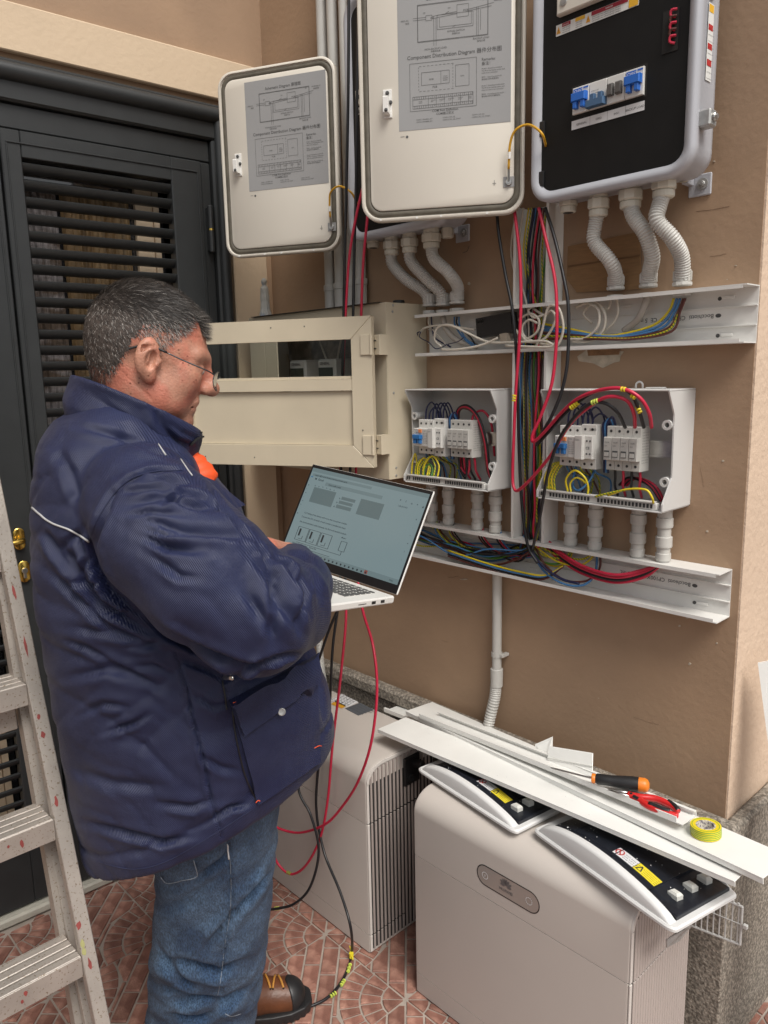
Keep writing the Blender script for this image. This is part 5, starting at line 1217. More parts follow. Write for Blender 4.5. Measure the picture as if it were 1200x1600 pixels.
# upper trunking: right half
for i, (cn, r_) in enumerate((('yellow', 0.0026), ('blue', 0.0028), ('blue', 0.0028), ('brown', 0.0026), ('yellow and green', 0.0024), ('brown', 0.0026))):
    x1_ = 1053 + 5 * i if i < 4 else 1056 + 3 * i
    cable('loose_wire', '%s wire leaving the right hose and sagging leftwards in the upper trunking' % cn, lm[cn], r_, pxl([(x1_, 466, 1.55), (x1_ - 8, 486, 1.55), (x1_ - 32 + 2 * i, 508 + 2 * i, 1.545), (x1_ - 80, 522 + 1.5 * i, 1.54), (940, 524 + 1.2 * i, 1.54 - 0.003 * i), (890, 514 + 3 * i, 1.545), (845, 505 + 5 * i, 1.55)]), '%s wires sagging from the right hose' % cn, 'wire')
b = MB()
cable('sheathed_cable', 'thick grey sheathed cable coming out of the middle hose', mat('grey_sheath', (0.42, 0.39, 0.35), 0.5), 0.0075, pxl([(1012, 462, 1.55), (1006, 480, 1.55), (996, 500, 1.555), (975, 517, 1.56)]), None, 'cable', 10)
cable('sheathed_cable', 'thick grey sheathed cable coming out of the middle left hose', mat('grey_sheath', (0.42, 0.39, 0.35), 0.5), 0.0075, pxl([(692, 495, 1.55), (698, 515, 1.55), (715, 532, 1.555), (745, 541, 1.56)]), None, 'cable', 10)
white_paths = [
    [(900, 480, 1.545), (918, 474, 1.54), (935, 485, 1.535), (934, 510, 1.535), (915, 528, 1.535), (890, 530, 1.54)],
    [(905, 476, 1.55), (930, 472, 1.545), (945, 490, 1.54), (943, 515, 1.54), (925, 532, 1.54), (895, 534, 1.54)],
    [(962, 462, 1.55), (966, 485, 1.55), (958, 505, 1.55), (940, 520, 1.55)], [(955, 462, 1.555), (950, 482, 1.555), (925, 476, 1.55), (912, 490, 1.55), (925, 505, 1.55)],
    [(690, 542, 1.52), (679, 530, 1.515), (684, 512, 1.51), (703, 508, 1.51), (730, 520, 1.515), (762, 534, 1.515), (800, 535, 1.51), (850, 533, 1.51), (870, 540, 1.51), (880, 515, 1.505), (876, 488, 1.50), (868, 478, 1.50), (856, 482, 1.505), (846, 520, 1.51), (838, 540, 1.515)],
    [(778, 528, 1.515), (750, 540, 1.51), (715, 546, 1.51), (690, 546, 1.515)],
    [(810, 500, 1.54), (828, 490, 1.53), (842, 500, 1.53), (838, 520, 1.53), (818, 530, 1.53), (806, 515, 1.54)], [(830, 480, 1.54), (850, 492, 1.53), (862, 486, 1.52), (868, 500, 1.52), (852, 528, 1.52), (826, 534, 1.52), (812, 520, 1.53)],
    [(656, 520, 1.545), (665, 512, 1.54), (690, 508, 1.54), (720, 512, 1.54), (742, 515, 1.545)],
    [(840, 505, 1.53), (826, 500, 1.53), (816, 512, 1.53), (822, 528, 1.53), (850, 538, 1.52), (868, 538, 1.52)],
    [(858, 480, 1.535), (842, 476, 1.53), (826, 484, 1.53), (834, 496, 1.53), (850, 492, 1.53)], [(790, 540, 1.505), (830, 542, 1.505), (862, 542, 1.505), (868, 536, 1.50)]]
places_ = ['looping at the right end of the tangle', 'in the outer loop beside the hoses', 'leaving the first hose of the right cabinet', 'curling under the first hose', 'making the long loop across the whole tangle', 'running from the connector to the left', 'curled tightly beside the black adapter', 'curled in the middle of the tangle', 'with a thin black tie at the left end', 'crossing low in the tangle', 'curled at the top of the tangle', 'lying on the lower lip of the trunking']
for P_, lab in zip(white_paths, places_): cable('white_wire', 'white wire in the upper trunking, ' + lab, W_WHT, 0.0030, pxl(P_), 'white wires tangled in the upper trunking', 'wire', 8, 8)
cable('thin_tie', 'thin dark wire with a curled end at the left of the upper trunking', W_NAV, 0.0013, pxl([(653, 524, 1.535), (652, 520, 1.535), (657, 519, 1.535), (656, 527, 1.535), (670, 535, 1.53), (682, 545, 1.53), (700, 538, 1.53), (715, 534, 1.53), (725, 527, 1.53)]), None, 'wire')
for i, (cn, xx) in enumerate((('dark blue', 674), ('blue', 710), ('black', 714), ('blue', 717), ('white', 670))):
    cable('loose_wire', '%s wire dropping out of a left hose into the upper trunking' % cn, lm[cn], 0.0022, pxl([(xx, 495, 1.55), (xx + 1, 508, 1.55), (xx + 6 + 8 * i % 20, 528, 1.55), (xx + 30, 542, 1.55)]), '%s wires dropping from the left hoses' % cn, 'wire')

# cables hanging free in front of the wall
cable('hanging_cable', 'leftmost black cable falling from behind the big cover past the upper trunking', W_BLK, 0.0038, pxl([(776, 330, 1.48), (780, 370, 1.48), (790, 430, 1.48), (800, 480, 1.475), (806, 540, 1.475), (809, 620, 1.49), (811, 700, 1.50), (815, 780, 1.50), (824, 850, 1.50), (840, 880, 1.50)]), None)
cable('hanging_cable', 'red cable in front of the upright trunking, making the lowest wide V', W_RED, 0.0038, pxl([(804, 330, 1.48), (812, 400, 1.475), (814, 470, 1.47), (811, 540, 1.47), (806, 610, 1.475), (803, 680, 1.475), (801, 740, 1.475), (803, 762, 1.47), (810, 766, 1.465), (830, 748, 1.45), (860, 712, 1.44), (889, 665, 1.42), (920, 636, 1.405), (950, 620, 1.40), (978, 625, 1.41), (990, 645, 1.43), (992, 668, 1.46)]), None)
cable('hanging_cable', 'red cable with the narrow V that arches highest over the right box', W_RED, 0.0038, pxl([(842, 325, 1.47), (852, 370, 1.465), (866, 430, 1.46), (870, 480, 1.455), (869, 540, 1.455), (862, 600, 1.45), (845, 650, 1.445), (832, 680, 1.44), (834, 690, 1.44), (850, 676, 1.435), (880, 642, 1.42), (908, 620, 1.405), (945, 608, 1.40), (975, 608, 1.40), (1000, 622, 1.41), (1014, 645, 1.43), (1018, 668, 1.46)]), None)
cable('hanging_cable', 'black cable from the cabinet corner, bowing farthest right beside the upright trunking', W_BLK, 0.0038, pxl([(852, 325, 1.48), (866, 370, 1.47), (880, 430, 1.46), (888, 480, 1.455), (887, 560, 1.45), (878, 610, 1.445), (862, 650, 1.44), (845, 680, 1.44), (838, 696, 1.445)]), None)
cable('hanging_cable', 'thin black cable rising past the blue breaker lever into the right box', W_BLK, 0.0038, pxl([(832, 860, 1.50), (845, 800, 1.46), (856, 740, 1.43), (872, 690, 1.41), (895, 655, 1.40), (920, 632, 1.40), (945, 630, 1.405), (965, 645, 1.42), (977, 668, 1.46)]), None)
cable('hanging_cable', 'black marked cable arching beside the red one over the right box', W_BLK, 0.0038, pxl([(840, 694, 1.45), (860, 672, 1.44), (890, 640, 1.42), (925, 614, 1.41), (960, 606, 1.41), (985, 614, 1.41), (998, 640, 1.43), (1006, 668, 1.46)]), None)
# coloured wire markers
def markers(px, py, y, ang, n, m_, label, gap=4.0, R=0.0056, step=None):
    p = PY(px, py, y); root = thing('wire_marker', p, label, 'wire marker')
    d = (PY(px + math.cos(ang), py + math.sin(ang), y) - p).normalized()
    for k in range(n):
        c = p + d * (0.0058 * k); b = MB(); b.cyl(c - d * 0.0019, c + d * 0.0019, R, 12, bev=0.0006); b.build('ring', m_, root)
    return root
markers(893, 637, 1.413, math.radians(-38), 4, M_YEL, 'yellow ring marker on the red cable left of the right box'); markers(804, 618, 1.474, math.radians(95), 3, M_YEL, 'yellow ring marker on the cables in front of the upright trunking')
markers(972, 608, 1.400, math.radians(8), 2, M_YEL, 'yellow tape marker at the top of the red arch', R=0.0052); markers(988, 618, 1.408, math.radians(35), 2, M_YEL, 'yellow tape marker beside it on the black arch'); markers(926, 629, 1.401, math.radians(-20), 3, M_LIME, 'pale ring marker on the thin black cable'); markers(996, 636, 1.428, math.radians(65), 3, M_YEL, 'small yellow ring marker halfway down the black arch', R=0.0050)
# ------------------------------------------------------------ batteries
BH = 0.562
M_FIN = mat('fin_taupe', (0.36, 0.31, 0.285), 0.45)
M_LBLACK = mat('logo_grey', (0.13, 0.12, 0.12), 0.35)
def battery(x0, x1, label, badge, closed_fins):
    y0, y1 = 1.232, 1.494; root = thing('home_battery', ((x0 + x1) / 2, (y0 + y1) / 2, 0), label, 'battery', 'pale battery towers on the floor')
    seam, base = 0.392, 0.058
    # side profile (y, z) of the shell: flat front, soft top front curve, slightly domed top
    def prof(zlo, zhi, top):
        p = []
        if not top: return [(y0, zlo), (y0, zhi), (y1, zhi), (y1, zlo)]
        p = [(y0, zlo)]
        R = 0.062
        for k in range(13):
            a = math.radians(90 * k / 12); p.append((y0 + R - R * math.cos(a), BH - R * 0.80 - 0.004 + R * 0.80 * math.sin(a)))
        p += [(y0 + 0.12, BH - 0.001), (y1 - 0.02, BH), (y1 - 0.006, BH - 0.003), (y1, BH - 0.010), (y1, zlo)]
        return p
    def shell(nm, pr, r=0.006):
        b = MB(); cy = sum(p[0] for p in pr) / len(pr); cz = sum(p[1] for p in pr) / len(pr)
        def ring(x, ins): return [(x, y + (cy - y) * ins / 0.13, z + (cz - z) * ins / 0.20) for y, z in pr]
        b.loft([ring(x0, 0.004), ring(x0 + 0.002, 0.001), ring(x0 + 0.006, 0.0), ring(x1 - 0.006, 0.0), ring(x1 - 0.002, 0.001), ring(x1 - 0.0002, 0.004)])
        return b.build(nm, M_TAUPE, root, True, auto=35)
    shell('top_shell', prof(seam + 0.0015, 0, True)); shell('front_shell', prof(base + 0.0015, seam, False)); shell('base_shell', prof(0.004, base, False))
    b = MB(); b.box((x0 + 0.02, y0 + 0.02, 0.0005), (x1 - 0.02, y1 - 0.02, 0.0038)); b.build('feet', M_RUB, root)
    # pale edge strip around the side, then the fins
    b = MB()
    for (za, zb_) in ((0.008, base - 0.001), (base + 0.003, seam - 0.001), (seam + 0.003, BH - 0.052)):
        b.box((x1 + 0.0001, y0 + 0.001, za), (x1 + 0.0040, y0 + 0.009, zb_), 0.001)
    R = 0.062; n_ = 10; ring_o = []; ring_i = []
    for k in range(n_ + 1):
        a = math.radians(90 * k / n_); ring_o.append((y0 + 0.001 + R - R * math.cos(a), BH - R * 0.8 - 0.005 + R * 0.8 * math.sin(a))); ring_i.append((y0 + 0.009 + (R - 0.008) * (1 - math.cos(a)), BH - R * 0.8 - 0.005 + (R * 0.8 - 0.008) * math.sin(a)))
    ring_o.append((y1 - 0.004, BH - 0.006)); ring_i.append((y1 - 0.004, BH - 0.014))
    m_ = len(ring_o)
    vs = [(x1 + 0.0040, y, z) for y, z in ring_o] + [(x1 + 0.0040, y, z) for y, z in ring_i] + [(x1 + 0.0001, y, z) for y, z in ring_o] + [(x1 + 0.0001, y, z) for y, z in ring_i]
    fs = [(i, i + 1, m_ + i + 1, m_ + i) for i in range(m_ - 1)] + [(2 * m_ + i, 2 * m_ + i + 1, i + 1, i) for i in range(m_ - 1)] + [(m_ + i, m_ + i + 1, 3 * m_ + i + 1, 3 * m_ + i) for i in range(m_ - 1)]
    b.add(vs, fs); b.build('side_edge', M_TEDGE, root)
    def ztop(y):
        if y < y0 + R:
            a = math.acos(max(-1, min(1, (y0 + R - y) / R))); return BH - R * 0.8 - 0.014 + R * 0.8 * math.sin(a)
        return BH - 0.0145
    b = MB(); b.box((x1 + 0.00002, y0 + 0.010, 0.012), (x1 + 0.0004, y1 - 0.006, BH - 0.058)); b.build('side_back', mat('fin_gap', (0.02, 0.018, 0.018), 0.8), root)
    nf = 17 if not closed_fins else 22; pitch = (y1 - y0 - 0.024) / nf
    for k in range(nf):
        ya = y0 + 0.014 + pitch * k; wd = pitch * (0.46 if not closed_fins else 0.86)
        b = MB(); zt = min(ztop(ya), ztop(ya + wd)) - 0.002
        hx = 0.0045
        lo = 0.012
        if not closed_fins and k in (9, 10, 11, 12):
            # the vent opening interrupts these fins
            b.box((x1 + 0.0006, ya, 0.014), (x1 + hx, ya + wd, seam - 0.002), 0.0008); b.box((x1 + 0.0006, ya, seam + 0.003), (x1 + hx, ya + wd, seam + 0.055), 0.0008)
            b.box((x1 + 0.0006, ya, zt - 0.012), (x1 + hx, ya + wd, zt), 0.0008)
        else:
            b.box((x1 + 0.0006, ya, 0.014), (x1 + hx, ya + wd, base - 0.002), 0.0008); b.box((x1 + 0.0006, ya, base + 0.002), (x1 + hx, ya + wd, seam - 0.002), 0.0008); b.box((x1 + 0.0006, ya, seam + 0.002), (x1 + hx, ya + wd, zt), 0.0008)
        b.build('fin', M_FIN if not closed_fins else mat('fin_taupe_light', (0.43, 0.375, 0.345), 0.45), root)
    if not closed_fins:
        ya = y0 + 0.014 + pitch * 9; yb_ = y0 + 0.014 + pitch * 13
        b = MB(); b.box((x1 + 0.0010, ya - 0.002, seam + 0.057), (x1 + 0.0085, yb_ + 0.002, BH - 0.030), 0.002); vp = b.build('plug_plate', M_RUB, root)
        b = MB(); p = Vector((x1 + 0.008, (ya + yb_) / 2 - 0.006, seam + 0.075)); b.lathe(p, (1, 0, 0), [(0, 0.012), (0.006, 0.012), (0.006, 0.008), (0.002, 0.007)], 16); b.cyl((x1 + 0.008, (ya + yb_) / 2 + 0.008, seam + 0.115), (x1 + 0.040, (ya + yb_) / 2 + 0.010, seam + 0.122), 0.011, 14, bev=0.002); b.build('black_plug', M_RUB, vp)
    if badge:
        F = frame((0, y0, 0), (1, 0, 0), (0, 0, 1), (0, -1, 0))
        pl, pr_ = PY(744, 1372, y0), PY(842, 1418, y0)
        tp, bt = PY(762, 1344, y0), PY(827, 1434, y0)
        cx, cz = (PY(750, 1360, y0).x + PY(838, 1420, y0).x) / 2, (PY(742, 1360, y0).z + PY(842, 1415, y0).z) / 2
        w = pr_.x - pl.x; h = 0.052
        b = MB(); o1 = rrect(w, h, h / 2 - 0.0005, 8, cx, cz); o2 = rrect(w - 0.005, h - 0.005, h / 2 - 0.0032, 8, cx, cz); n_ = len(o1)
        b.add([F(u, v, 0.0006) for u, v in o1] + [F(u, v, 0.0006) for u, v in o2], [(i, (i + 1) % n_, n_ + (i + 1) % n_, n_ + i) for i in range(n_)]); bd = b.build('badge_ring', mat('badge_dark', (0.03, 0.027, 0.026), 0.2), root)
        b = MB(); b.add([F(u, v, 0.0003) for u, v in rrect(w - 0.001, h - 0.001, h / 2 - 0.001, 8, cx, cz)], [tuple(range(n_))]); b.build('badge_plate', mat('badge_plate', (0.33, 0.285, 0.255), 0.18, coat=0.6), root)
        def ringm(cu, cv, ra, rb_, dashed=0):
            b = MB(); N_ = 36
            for k in range(N_):
                if dashed and k % 3 == 2: continue
                a, c = 2 * math.pi * k / N_, 2 * math.pi * (k + 1) / N_
                b.add([F(cu + ra * math.cos(a), cv + ra * math.sin(a), 0.001), F(cu + rb_ * math.cos(a), cv + rb_ * math.sin(a), 0.001), F(cu + rb_ * math.cos(c), cv + rb_ * math.sin(c), 0.001), F(cu + ra * math.cos(c), cv + ra * math.sin(c), 0.001)], [(0, 1, 2, 3)])
            return b
        MW_ = mat('badge_white', (0.7, 0.7, 0.7), 0.4)
        b = ringm(cx - w * 0.36, cz, 0.0072, 0.0088); b.add([F(cx - w * 0.36 - 0.0008, cz - 0.003, 0.001), F(cx - w * 0.36 + 0.0008, cz - 0.003, 0.001), F(cx - w * 0.36 + 0.0008, cz + 0.003, 0.001), F(cx - w * 0.36 - 0.0008, cz + 0.003, 0.001)], [(0, 1, 2, 3)]); b.build('power_icon', MW_, root)
        ringm(cx + w * 0.34, cz, 0.0072, 0.0090, 1).build('dotted_ring', MW_, root)
        # eight-petal emblem and lettering
        b = MB(); c0, c1 = cx - w * 0.02, cz + 0.001
        for k, a in enumerate((-78, -52, -27, -8, 8, 27, 52, 78)):
            a = math.radians(90 + a); L = 0.0165 if abs(k - 3.5) < 3 else 0.0125; wv = 0.0034
            dx, dy = math.cos(a), math.sin(a); nx, ny = -dy, dx; s0 = 0.003
            pts = [(s0, 0), (s0 + L * 0.35, -wv * 0.7), (s0 + L * 0.7, -wv), (s0 + L * 0.95, -wv * 0.5), (s0 + L, 0), (s0 + L * 0.95, wv * 0.5), (s0 + L * 0.7, wv), (s0 + L * 0.35, wv * 0.7)]
            b.add([F(c0 + dx * p + nx * q * 0.8, c1 + dy * p + ny * q * 0.8, 0.001) for p, q in pts], [tuple(range(8))])
        b.build('petal_emblem', M_LBLACK, root)
        b = MB(); b.text("HUAWEI", lambda u, v, q=0: F(u, v, 0.001), c0, cz - 0.0115, 0.0095, 'CENTER', bold=0.02); b.build('lettering', M_LBLACK, root)
    return root
BX1 = PY(983, 1560, 1.232).x
batR = battery(-1.236, -0.648, 'front right pale battery tower with a pill shaped badge under the strips', True, True)
batL = battery(-2.000, -1.414, 'rear left pale battery tower with dark gapped side fins by the man', False, False)
# labels on top of the left battery
def top_label(px, m_, nm, printer=None, z=BH + 0.0006):
    P_ = [PZ(x, y, z) for x, y in px]; b = MB(); b.prism(P_, (0, 0, 0.0004)); o = b.build(nm, m_, batL)
    if printer:
        ux = (P_[1] - P_[0]); uy = (P_[3] - P_[0]); F = lambda u, v, w=0: tuple(P_[0] + ux * u + uy * v + Vector((0, 0, 0.0009)))
        b = MB(); printer(b, F); b.build('label_print', M_INKG, o)
def pr_text(lines, sz):
    def f(b, F):
        for k, s_ in enumerate(lines): b.text(s_, F, 0.05, 0.92 - (k + 1) * 0.9 / len(lines), sz)
    return f
def icons(b, F):
    for i in range(5):
        for j in range(2):
            u, v = 0.04 + 0.19 * i, 0.08 + 0.46 * j
            lines2d(b, F, rect_lines(u, v, u + 0.15, v + 0.38), 0.02); b.text("i!w?x"[i], F, u + 0.04, v + 0.1, 0.25)
top_label([(539, 1107), (560, 1118), (584, 1109), (562, 1098)], mat('label_slate', (0.09, 0.10, 0.115), 0.4), 'grey_label', lambda b, F: [b.text(s_, F, 0.06, 0.80 - 0.2 * k, 0.15) for k, s_ in enumerate(("CAUTION LITHIUM", "BATTERY SYSTEM", "DO NOT OPEN", "READ MANUAL"))])
top_label([(517, 1100), (534, 1107), (541, 1103), (525, 1095)], mat('label_orange', (0.60, 0.30, 0.02), 0.4), 'orange_label', None)
top_label([(516, 1094), (542, 1105), (560, 1097), (534, 1084)], mat('paper', (0.68, 0.68, 0.69), 0.5), 'icon_label', icons)

# ------------------------------------------------------------ upturned plastic covers
M_TRAY = mat('cover_white', (0.66, 0.66, 0.65), 0.38, var=0.03)
M_TBLK = mat('cover_black', (0.012, 0.014, 0.020), 0.32, var=0.3, vscale=30, bump=0.0006, bscale=70)
def tray(A, B_, Cc, h, label, lh=True):
    """A near left, B near right, C far right corners of the flange (points)"""
    A = Vector(A); B_ = Vector(B_); Cc = Vector(Cc); ux = B_ - A; L = ux.length; ux.normalize()
    uy = Cc - B_; uy -= ux * uy.dot(ux); Wd = uy.length; uy.normalize(); uz = ux.cross(uy)
    if uz.z < 0: uz = -uz
    root = thing('plastic_cover', A + ux * L / 2 + uy * Wd / 2, label, 'plastic cover', 'upturned plastic covers on the front battery')
    F = lambda u, v, w=0.0: tuple(A + ux * u + uy * v + uz * w)
    b = MB(); o = lambda ins: [(ins + (L - 2 * ins) * (0.5 + x), ins + (Wd - 2 * ins) * (0.5 + y)) for x, y in [(p[0], p[1]) for p in rrect(1, 1, 0.06, 4)]]
    b.loft([[F(u, v, 0.001) for u, v in o(0.004)], [F(u, v, 0.003) for u, v in o(0.0)], [F(u, v, 0.008) for u, v in o(0.0)], [F(u, v, 0.011) for u, v in o(0.003)]]); b.build('flange', M_TRAY, root, True, auto=35)
    arc = lambda t: h * (math.sin(math.pi * min(1, max(0, t)) ** 0.80)) ** 0.62 * (1.0 if t < 0.5 else 1.0)
    n = 26; e0, e1 = 0.012, L - 0.012
    T_ = [k / n for k in range(n + 1)]
    # white near wall, with rounded shoulder
    b = MB(); rings = []
    for (v, dz) in ((0.006, None), (0.006, -0.006), (0.009, -0.001), (0.014, 0.0), (0.024, -0.001), (0.024, -0.006)):
        rings.append([F(e0 + (e1 - e0) * t, v, 0.010 + (max(arc(t) + dz, 0.0) if dz is not None else 0.0)) for t in T_])
    b.loft(rings, False, False); b.build('near_wall', M_TRAY, root, True, auto=50)
    # black curved inside skin with ribs
    b = MB(); rings = [[F(e0 + 0.006 + (e1 - e0 - 0.012) * t, v, 0.010 + max(arc(t) + dz, 0.0005)) for t in T_] for v, dz in ((0.0242, -0.002), (0.030, -0.004), (0.032, -0.008), (0.040, -0.009), (0.043, -0.006), (Wd * 0.55, -0.007), (Wd * 0.57, -0.012), (Wd - 0.020, -0.012), (Wd - 0.016, -0.006), (Wd - 0.010, -0.006))]
    b.loft(rings, False, False); sk = b.build('black_skin', M_TBLK, root, True, auto=40)
    b = MB()
    for t in (0.22, 0.52, 0.80): b.prism([F(e0 + (e1 - e0) * t, 0.034, 0.010 + arc(t) - 0.010), F(e0 + (e1 - e0) * t + 0.002, 0.034, 0.010 + arc(t) - 0.010), F(e0 + (e1 - e0) * t + 0.002, Wd - 0.014, 0.010 + arc(t) - 0.013), F(e0 + (e1 - e0) * t, Wd - 0.014, 0.010 + arc(t) - 0.013)], tuple(uz * 0.005))
    b.build('ribs', M_TBLK, sk)
    b = MB(); rings = [[F(e0 + (e1 - e0) * t, v, 0.010 + max(arc(t) + dz, 0)) for t in T_] for v, dz in ((Wd - 0.0098, -0.006), (Wd - 0.008, 0.0), (Wd - 0.004, -0.002), (Wd - 0.004, -0.05))]
    b.loft(rings, False, False); b.build('far_wall', M_TRAY, root, True, auto=50)
    # black end block with white knobs
    b = MB(); b.prism([F(L - 0.075, 0.026, 0.0112), F(L - 0.014, 0.026, 0.0112), F(L - 0.014, Wd - 0.012, 0.0112), F(L - 0.075, Wd - 0.012, 0.0112)], tuple(uz * 0.009), bev=0.002); eb = b.build('end_block', M_TBLK, root)
    for q in (0.35, 0.58, 0.80):
        b = MB(); c = Vector(F(L - 0.050, Wd * q, 0.0205)); b.prism([c - ux * 0.012 - uy * 0.008, c + ux * 0.010 - uy * 0.008, c + ux * 0.012 + uy * 0.007, c - ux * 0.010 + uy * 0.007], tuple(uz * 0.013), bev=0.004); b.build('knob', mat('knob_white', (0.62, 0.62, 0.58), 0.25), eb)
    # warning sticker: white part and yellow part
    def st(t0, t1, v0, v1, m_, nm):
        b = MB(); k = 5; P_ = []
        for (v) in (v0, v1): P_ += [F(e0 + (e1 - e0) * (t0 + (t1 - t0) * i / k), v, 0.010 + arc(t0 + (t1 - t0) * i / k) - 0.006) for i in range(k + 1)]
        b.add(P_, [(i, i + 1, k + 2 + i, k + 1 + i) for i in range(k)]); o = b.build(nm, m_, root)
        return o, (lambda u, v, w=0: F(e0 + (e1 - e0) * (t0 + (t1 - t0) * u), v0 + (v1 - v0) * v, 0.010 + arc(t0 + (t1 - t0) * u) - 0.0054))
    o1, G1 = st(0.50, 0.645, 0.046, 0.070, mat('paper', (0.68, 0.68, 0.69), 0.5), 'white_sticker')
    b = MB(); 
    for a in range(16): lines2d(b, G1, [(0.20 + 0.16 * math.cos(a * math.pi / 8), 0.5 + 0.36 * math.sin(a * math.pi / 8), 0.20 + 0.16 * math.cos((a + 1) * math.pi / 8), 0.5 + 0.36 * math.sin((a + 1) * math.pi / 8))], 0.06)
    lines2d(b, G1, [(0.1, 0.75, 0.3, 0.25)], 0.06); b.build('ban_sign', mat('sticker_red', (0.45, 0.03, 0.03), 0.4), o1)
    b = MB(); b.text("DO NOT PULL", G1, 0.42, 0.62, 0.15); b.text("OR LIFT BY", G1, 0.42, 0.38, 0.15); b.text("THE COVER", G1, 0.42, 0.14, 0.15); b.build('sticker_print', M_INK, o1)
    o2, G2 = st(0.648, 0.80, 0.046, 0.070, M_YEL, 'yellow_sticker')
    b = MB(); lines2d(b, G2, [(0.08, 0.2, 0.30, 0.2), (0.30, 0.2, 0.19, 0.8), (0.19, 0.8, 0.08, 0.2)], 0.05)
    for k in range(4): b.text("WARNING READ MANUAL", G2, 0.36, 0.72 - 0.2 * k, 0.10)
    b.build('sticker_print', M_INK, o2)
    # swarf
    rs = random.Random(int(A.x * -1000)); b = MB()
    for k in range(90):
        t = rs.random() * 0.95 if rs.random() < 0.5 else rs.random() * 0.4; v = 0.03 + (Wd - 0.05) * rs.random(); c = Vector(F(e0 + (e1 - e0) * t, v, 0.0105 + arc(t) - 0.006)); s_ = rs.uniform(0.0005, 0.0022)
        a = [c + Vector((rs.uniform(-1, 1), rs.uniform(-1, 1), rs.uniform(0, 1))) * s_ for _ in range(4)]; b.add(a, [(0, 1, 2), (0, 2, 3), (0, 3, 1), (1, 3, 2)])
    tag(b.build('white_swarf', mat('swarf', (0.7, 0.7, 0.68), 0.6), root), kind='stuff')
    return root, F
zt1 = BH + 0.004
c1A, c1B, c1C = PZ(651, 1206, zt1), PZ(805, 1307, zt1), PZ(870, 1262, zt1)
tray(c1A, c1B, c1C, 0.034, 'left upturned white cover with black inside, half under the white strips')
c2A, c2B, c2C = PZ(831, 1302, zt1 + 0.004), PZ(1052, 1463, zt1 + 0.004), PZ(1125, 1384, zt1 + 0.004)
tray(c2A, c2B, c2C, 0.042, 'right upturned white cover with black inside, overhanging the battery end')

# ------------------------------------------------------------ white strips laid over the batteries
def strip(name, A, B_, wA, th, lip, label, group, channel=0.0, notch=False, wd=None):
    """A,B: near bottom edge ends; wA: far edge point at the A end"""
    A = Vector(A); B_ = Vector(B_); ux = (B_ - A).normalized(); uy = Vector(wA) - A; uy -= ux * uy.dot(ux); W = wd or uy.length; uy.normalize(); uz = ux.cross(uy)
    if uz.z < 0: uz = -uz
    L = (B_ - A).length; T = Matrix(((ux.x, uy.x, uz.x, A.x), (ux.y, uy.y, uz.y, A.y), (ux.z, uy.z, uz.z, A.z), (0, 0, 0, 1)))
    root = thing(name, A + ux * L / 2 + uy * W / 2, label, 'pvc strip', group)
    t = 0.002
    b = MB()
    if channel:   # open side up
        b.box((0, 0, 0), (L, W, t), 0, T); b.build('web', M_STRIP, root)
        b = MB(); b.box((0, -0.0001, t + 0.0001), (L * (0.985), t, channel), 0, T); b.box((0, t + 0.0001, channel - 0.002), (L * 0.6, t + 0.005, channel), 0, T); b.build('near_flange', M_STRIP, root)
        b = MB(); b.box((0.03 if notch else 0, W - t, t + 0.0001), (L, W + 0.0001, channel), 0, T); b.box((0.03, W - 0.007, channel - 0.002), (L, W - t - 0.0001, channel), 0, T); b.build('far_flange', M_STRIP, root)
    else:         # lid, hooks down
        b.box((0, 0, lip), (L, W, lip + t), 0.0006, T); b.build('face', M_STRIP, root)
        b = MB(); b.box((0, 0.0005, 0), (L, t + 0.0005, lip - 0.0001), 0, T); b.build('near_lip', M_STRIP, root)
        b = MB(); b.box((0, W - t - 0.0005, 0), (L, W - 0.0005, lip - 0.0001), 0, T); b.build('far_lip', M_STRIP, root)
    return root, (lambda u, v, w=0.0: tuple(A + ux * u + uy * v + uz * w)), L, W
zs = BH + 0.003
gS = 'long white trunking strips lying across the batteries'
# highest strip of covers: front lid
sA = strip('pvc_strip', PZ(590, 1145, 0.598), PZ(1148, 1386, 0.652), PZ(634, 1126, 0.598), 0.002, 0.009, 'front white lid strip, nearest the viewer, with specks on it', gS)
sB = strip('pvc_strip', PZ(634, 1117, 0.600), PZ(1192, 1382, 0.672), PZ(672, 1101, 0.600), 0.002, 0.010, 'long white lid strip that reaches farthest right, the tape roll on it', gS)
sC = strip('pvc_strip', PZ(655, 1122, 0.616), PZ(1066, 1290, 0.690), PZ(700, 1102, 0.616), 0.002, 0, 'white channel strip on top, carrying screwdriver and pliers', gS, channel=0.013, notch=True, wd=0.050)
sD = strip('pvc_strip', PZ(600, 1112, zs), PZ(980, 1262, 0.630), PZ(628, 1098, zs), 0.002, 0, 'lowest white channel strip, nearest the wall', gS, channel=0.012, wd=0.062)
b = MB(); rs = random.Random(9)
for (F, L, W) in (sA[1:], sA[1:]):
    for k in range(26):
        c = Vector(F(L * rs.uniform(0.1, 0.75), W * rs.uniform(0.1, 0.9), 0.0113)); s_ = rs.uniform(0.0004, 0.0012)
        a = [c + Vector((rs.uniform(-1, 1), rs.uniform(-1, 1), rs.uniform(0, 0.6))) * s_ for _ in range(4)]; b.add(a, [(0, 1, 2), (0, 2, 3), (0, 3, 1), (1, 3, 2)])
tag(b.build('dirt_specks', mat('dirt', (0.05, 0.045, 0.04), 0.8), sA[0]), kind='stuff')
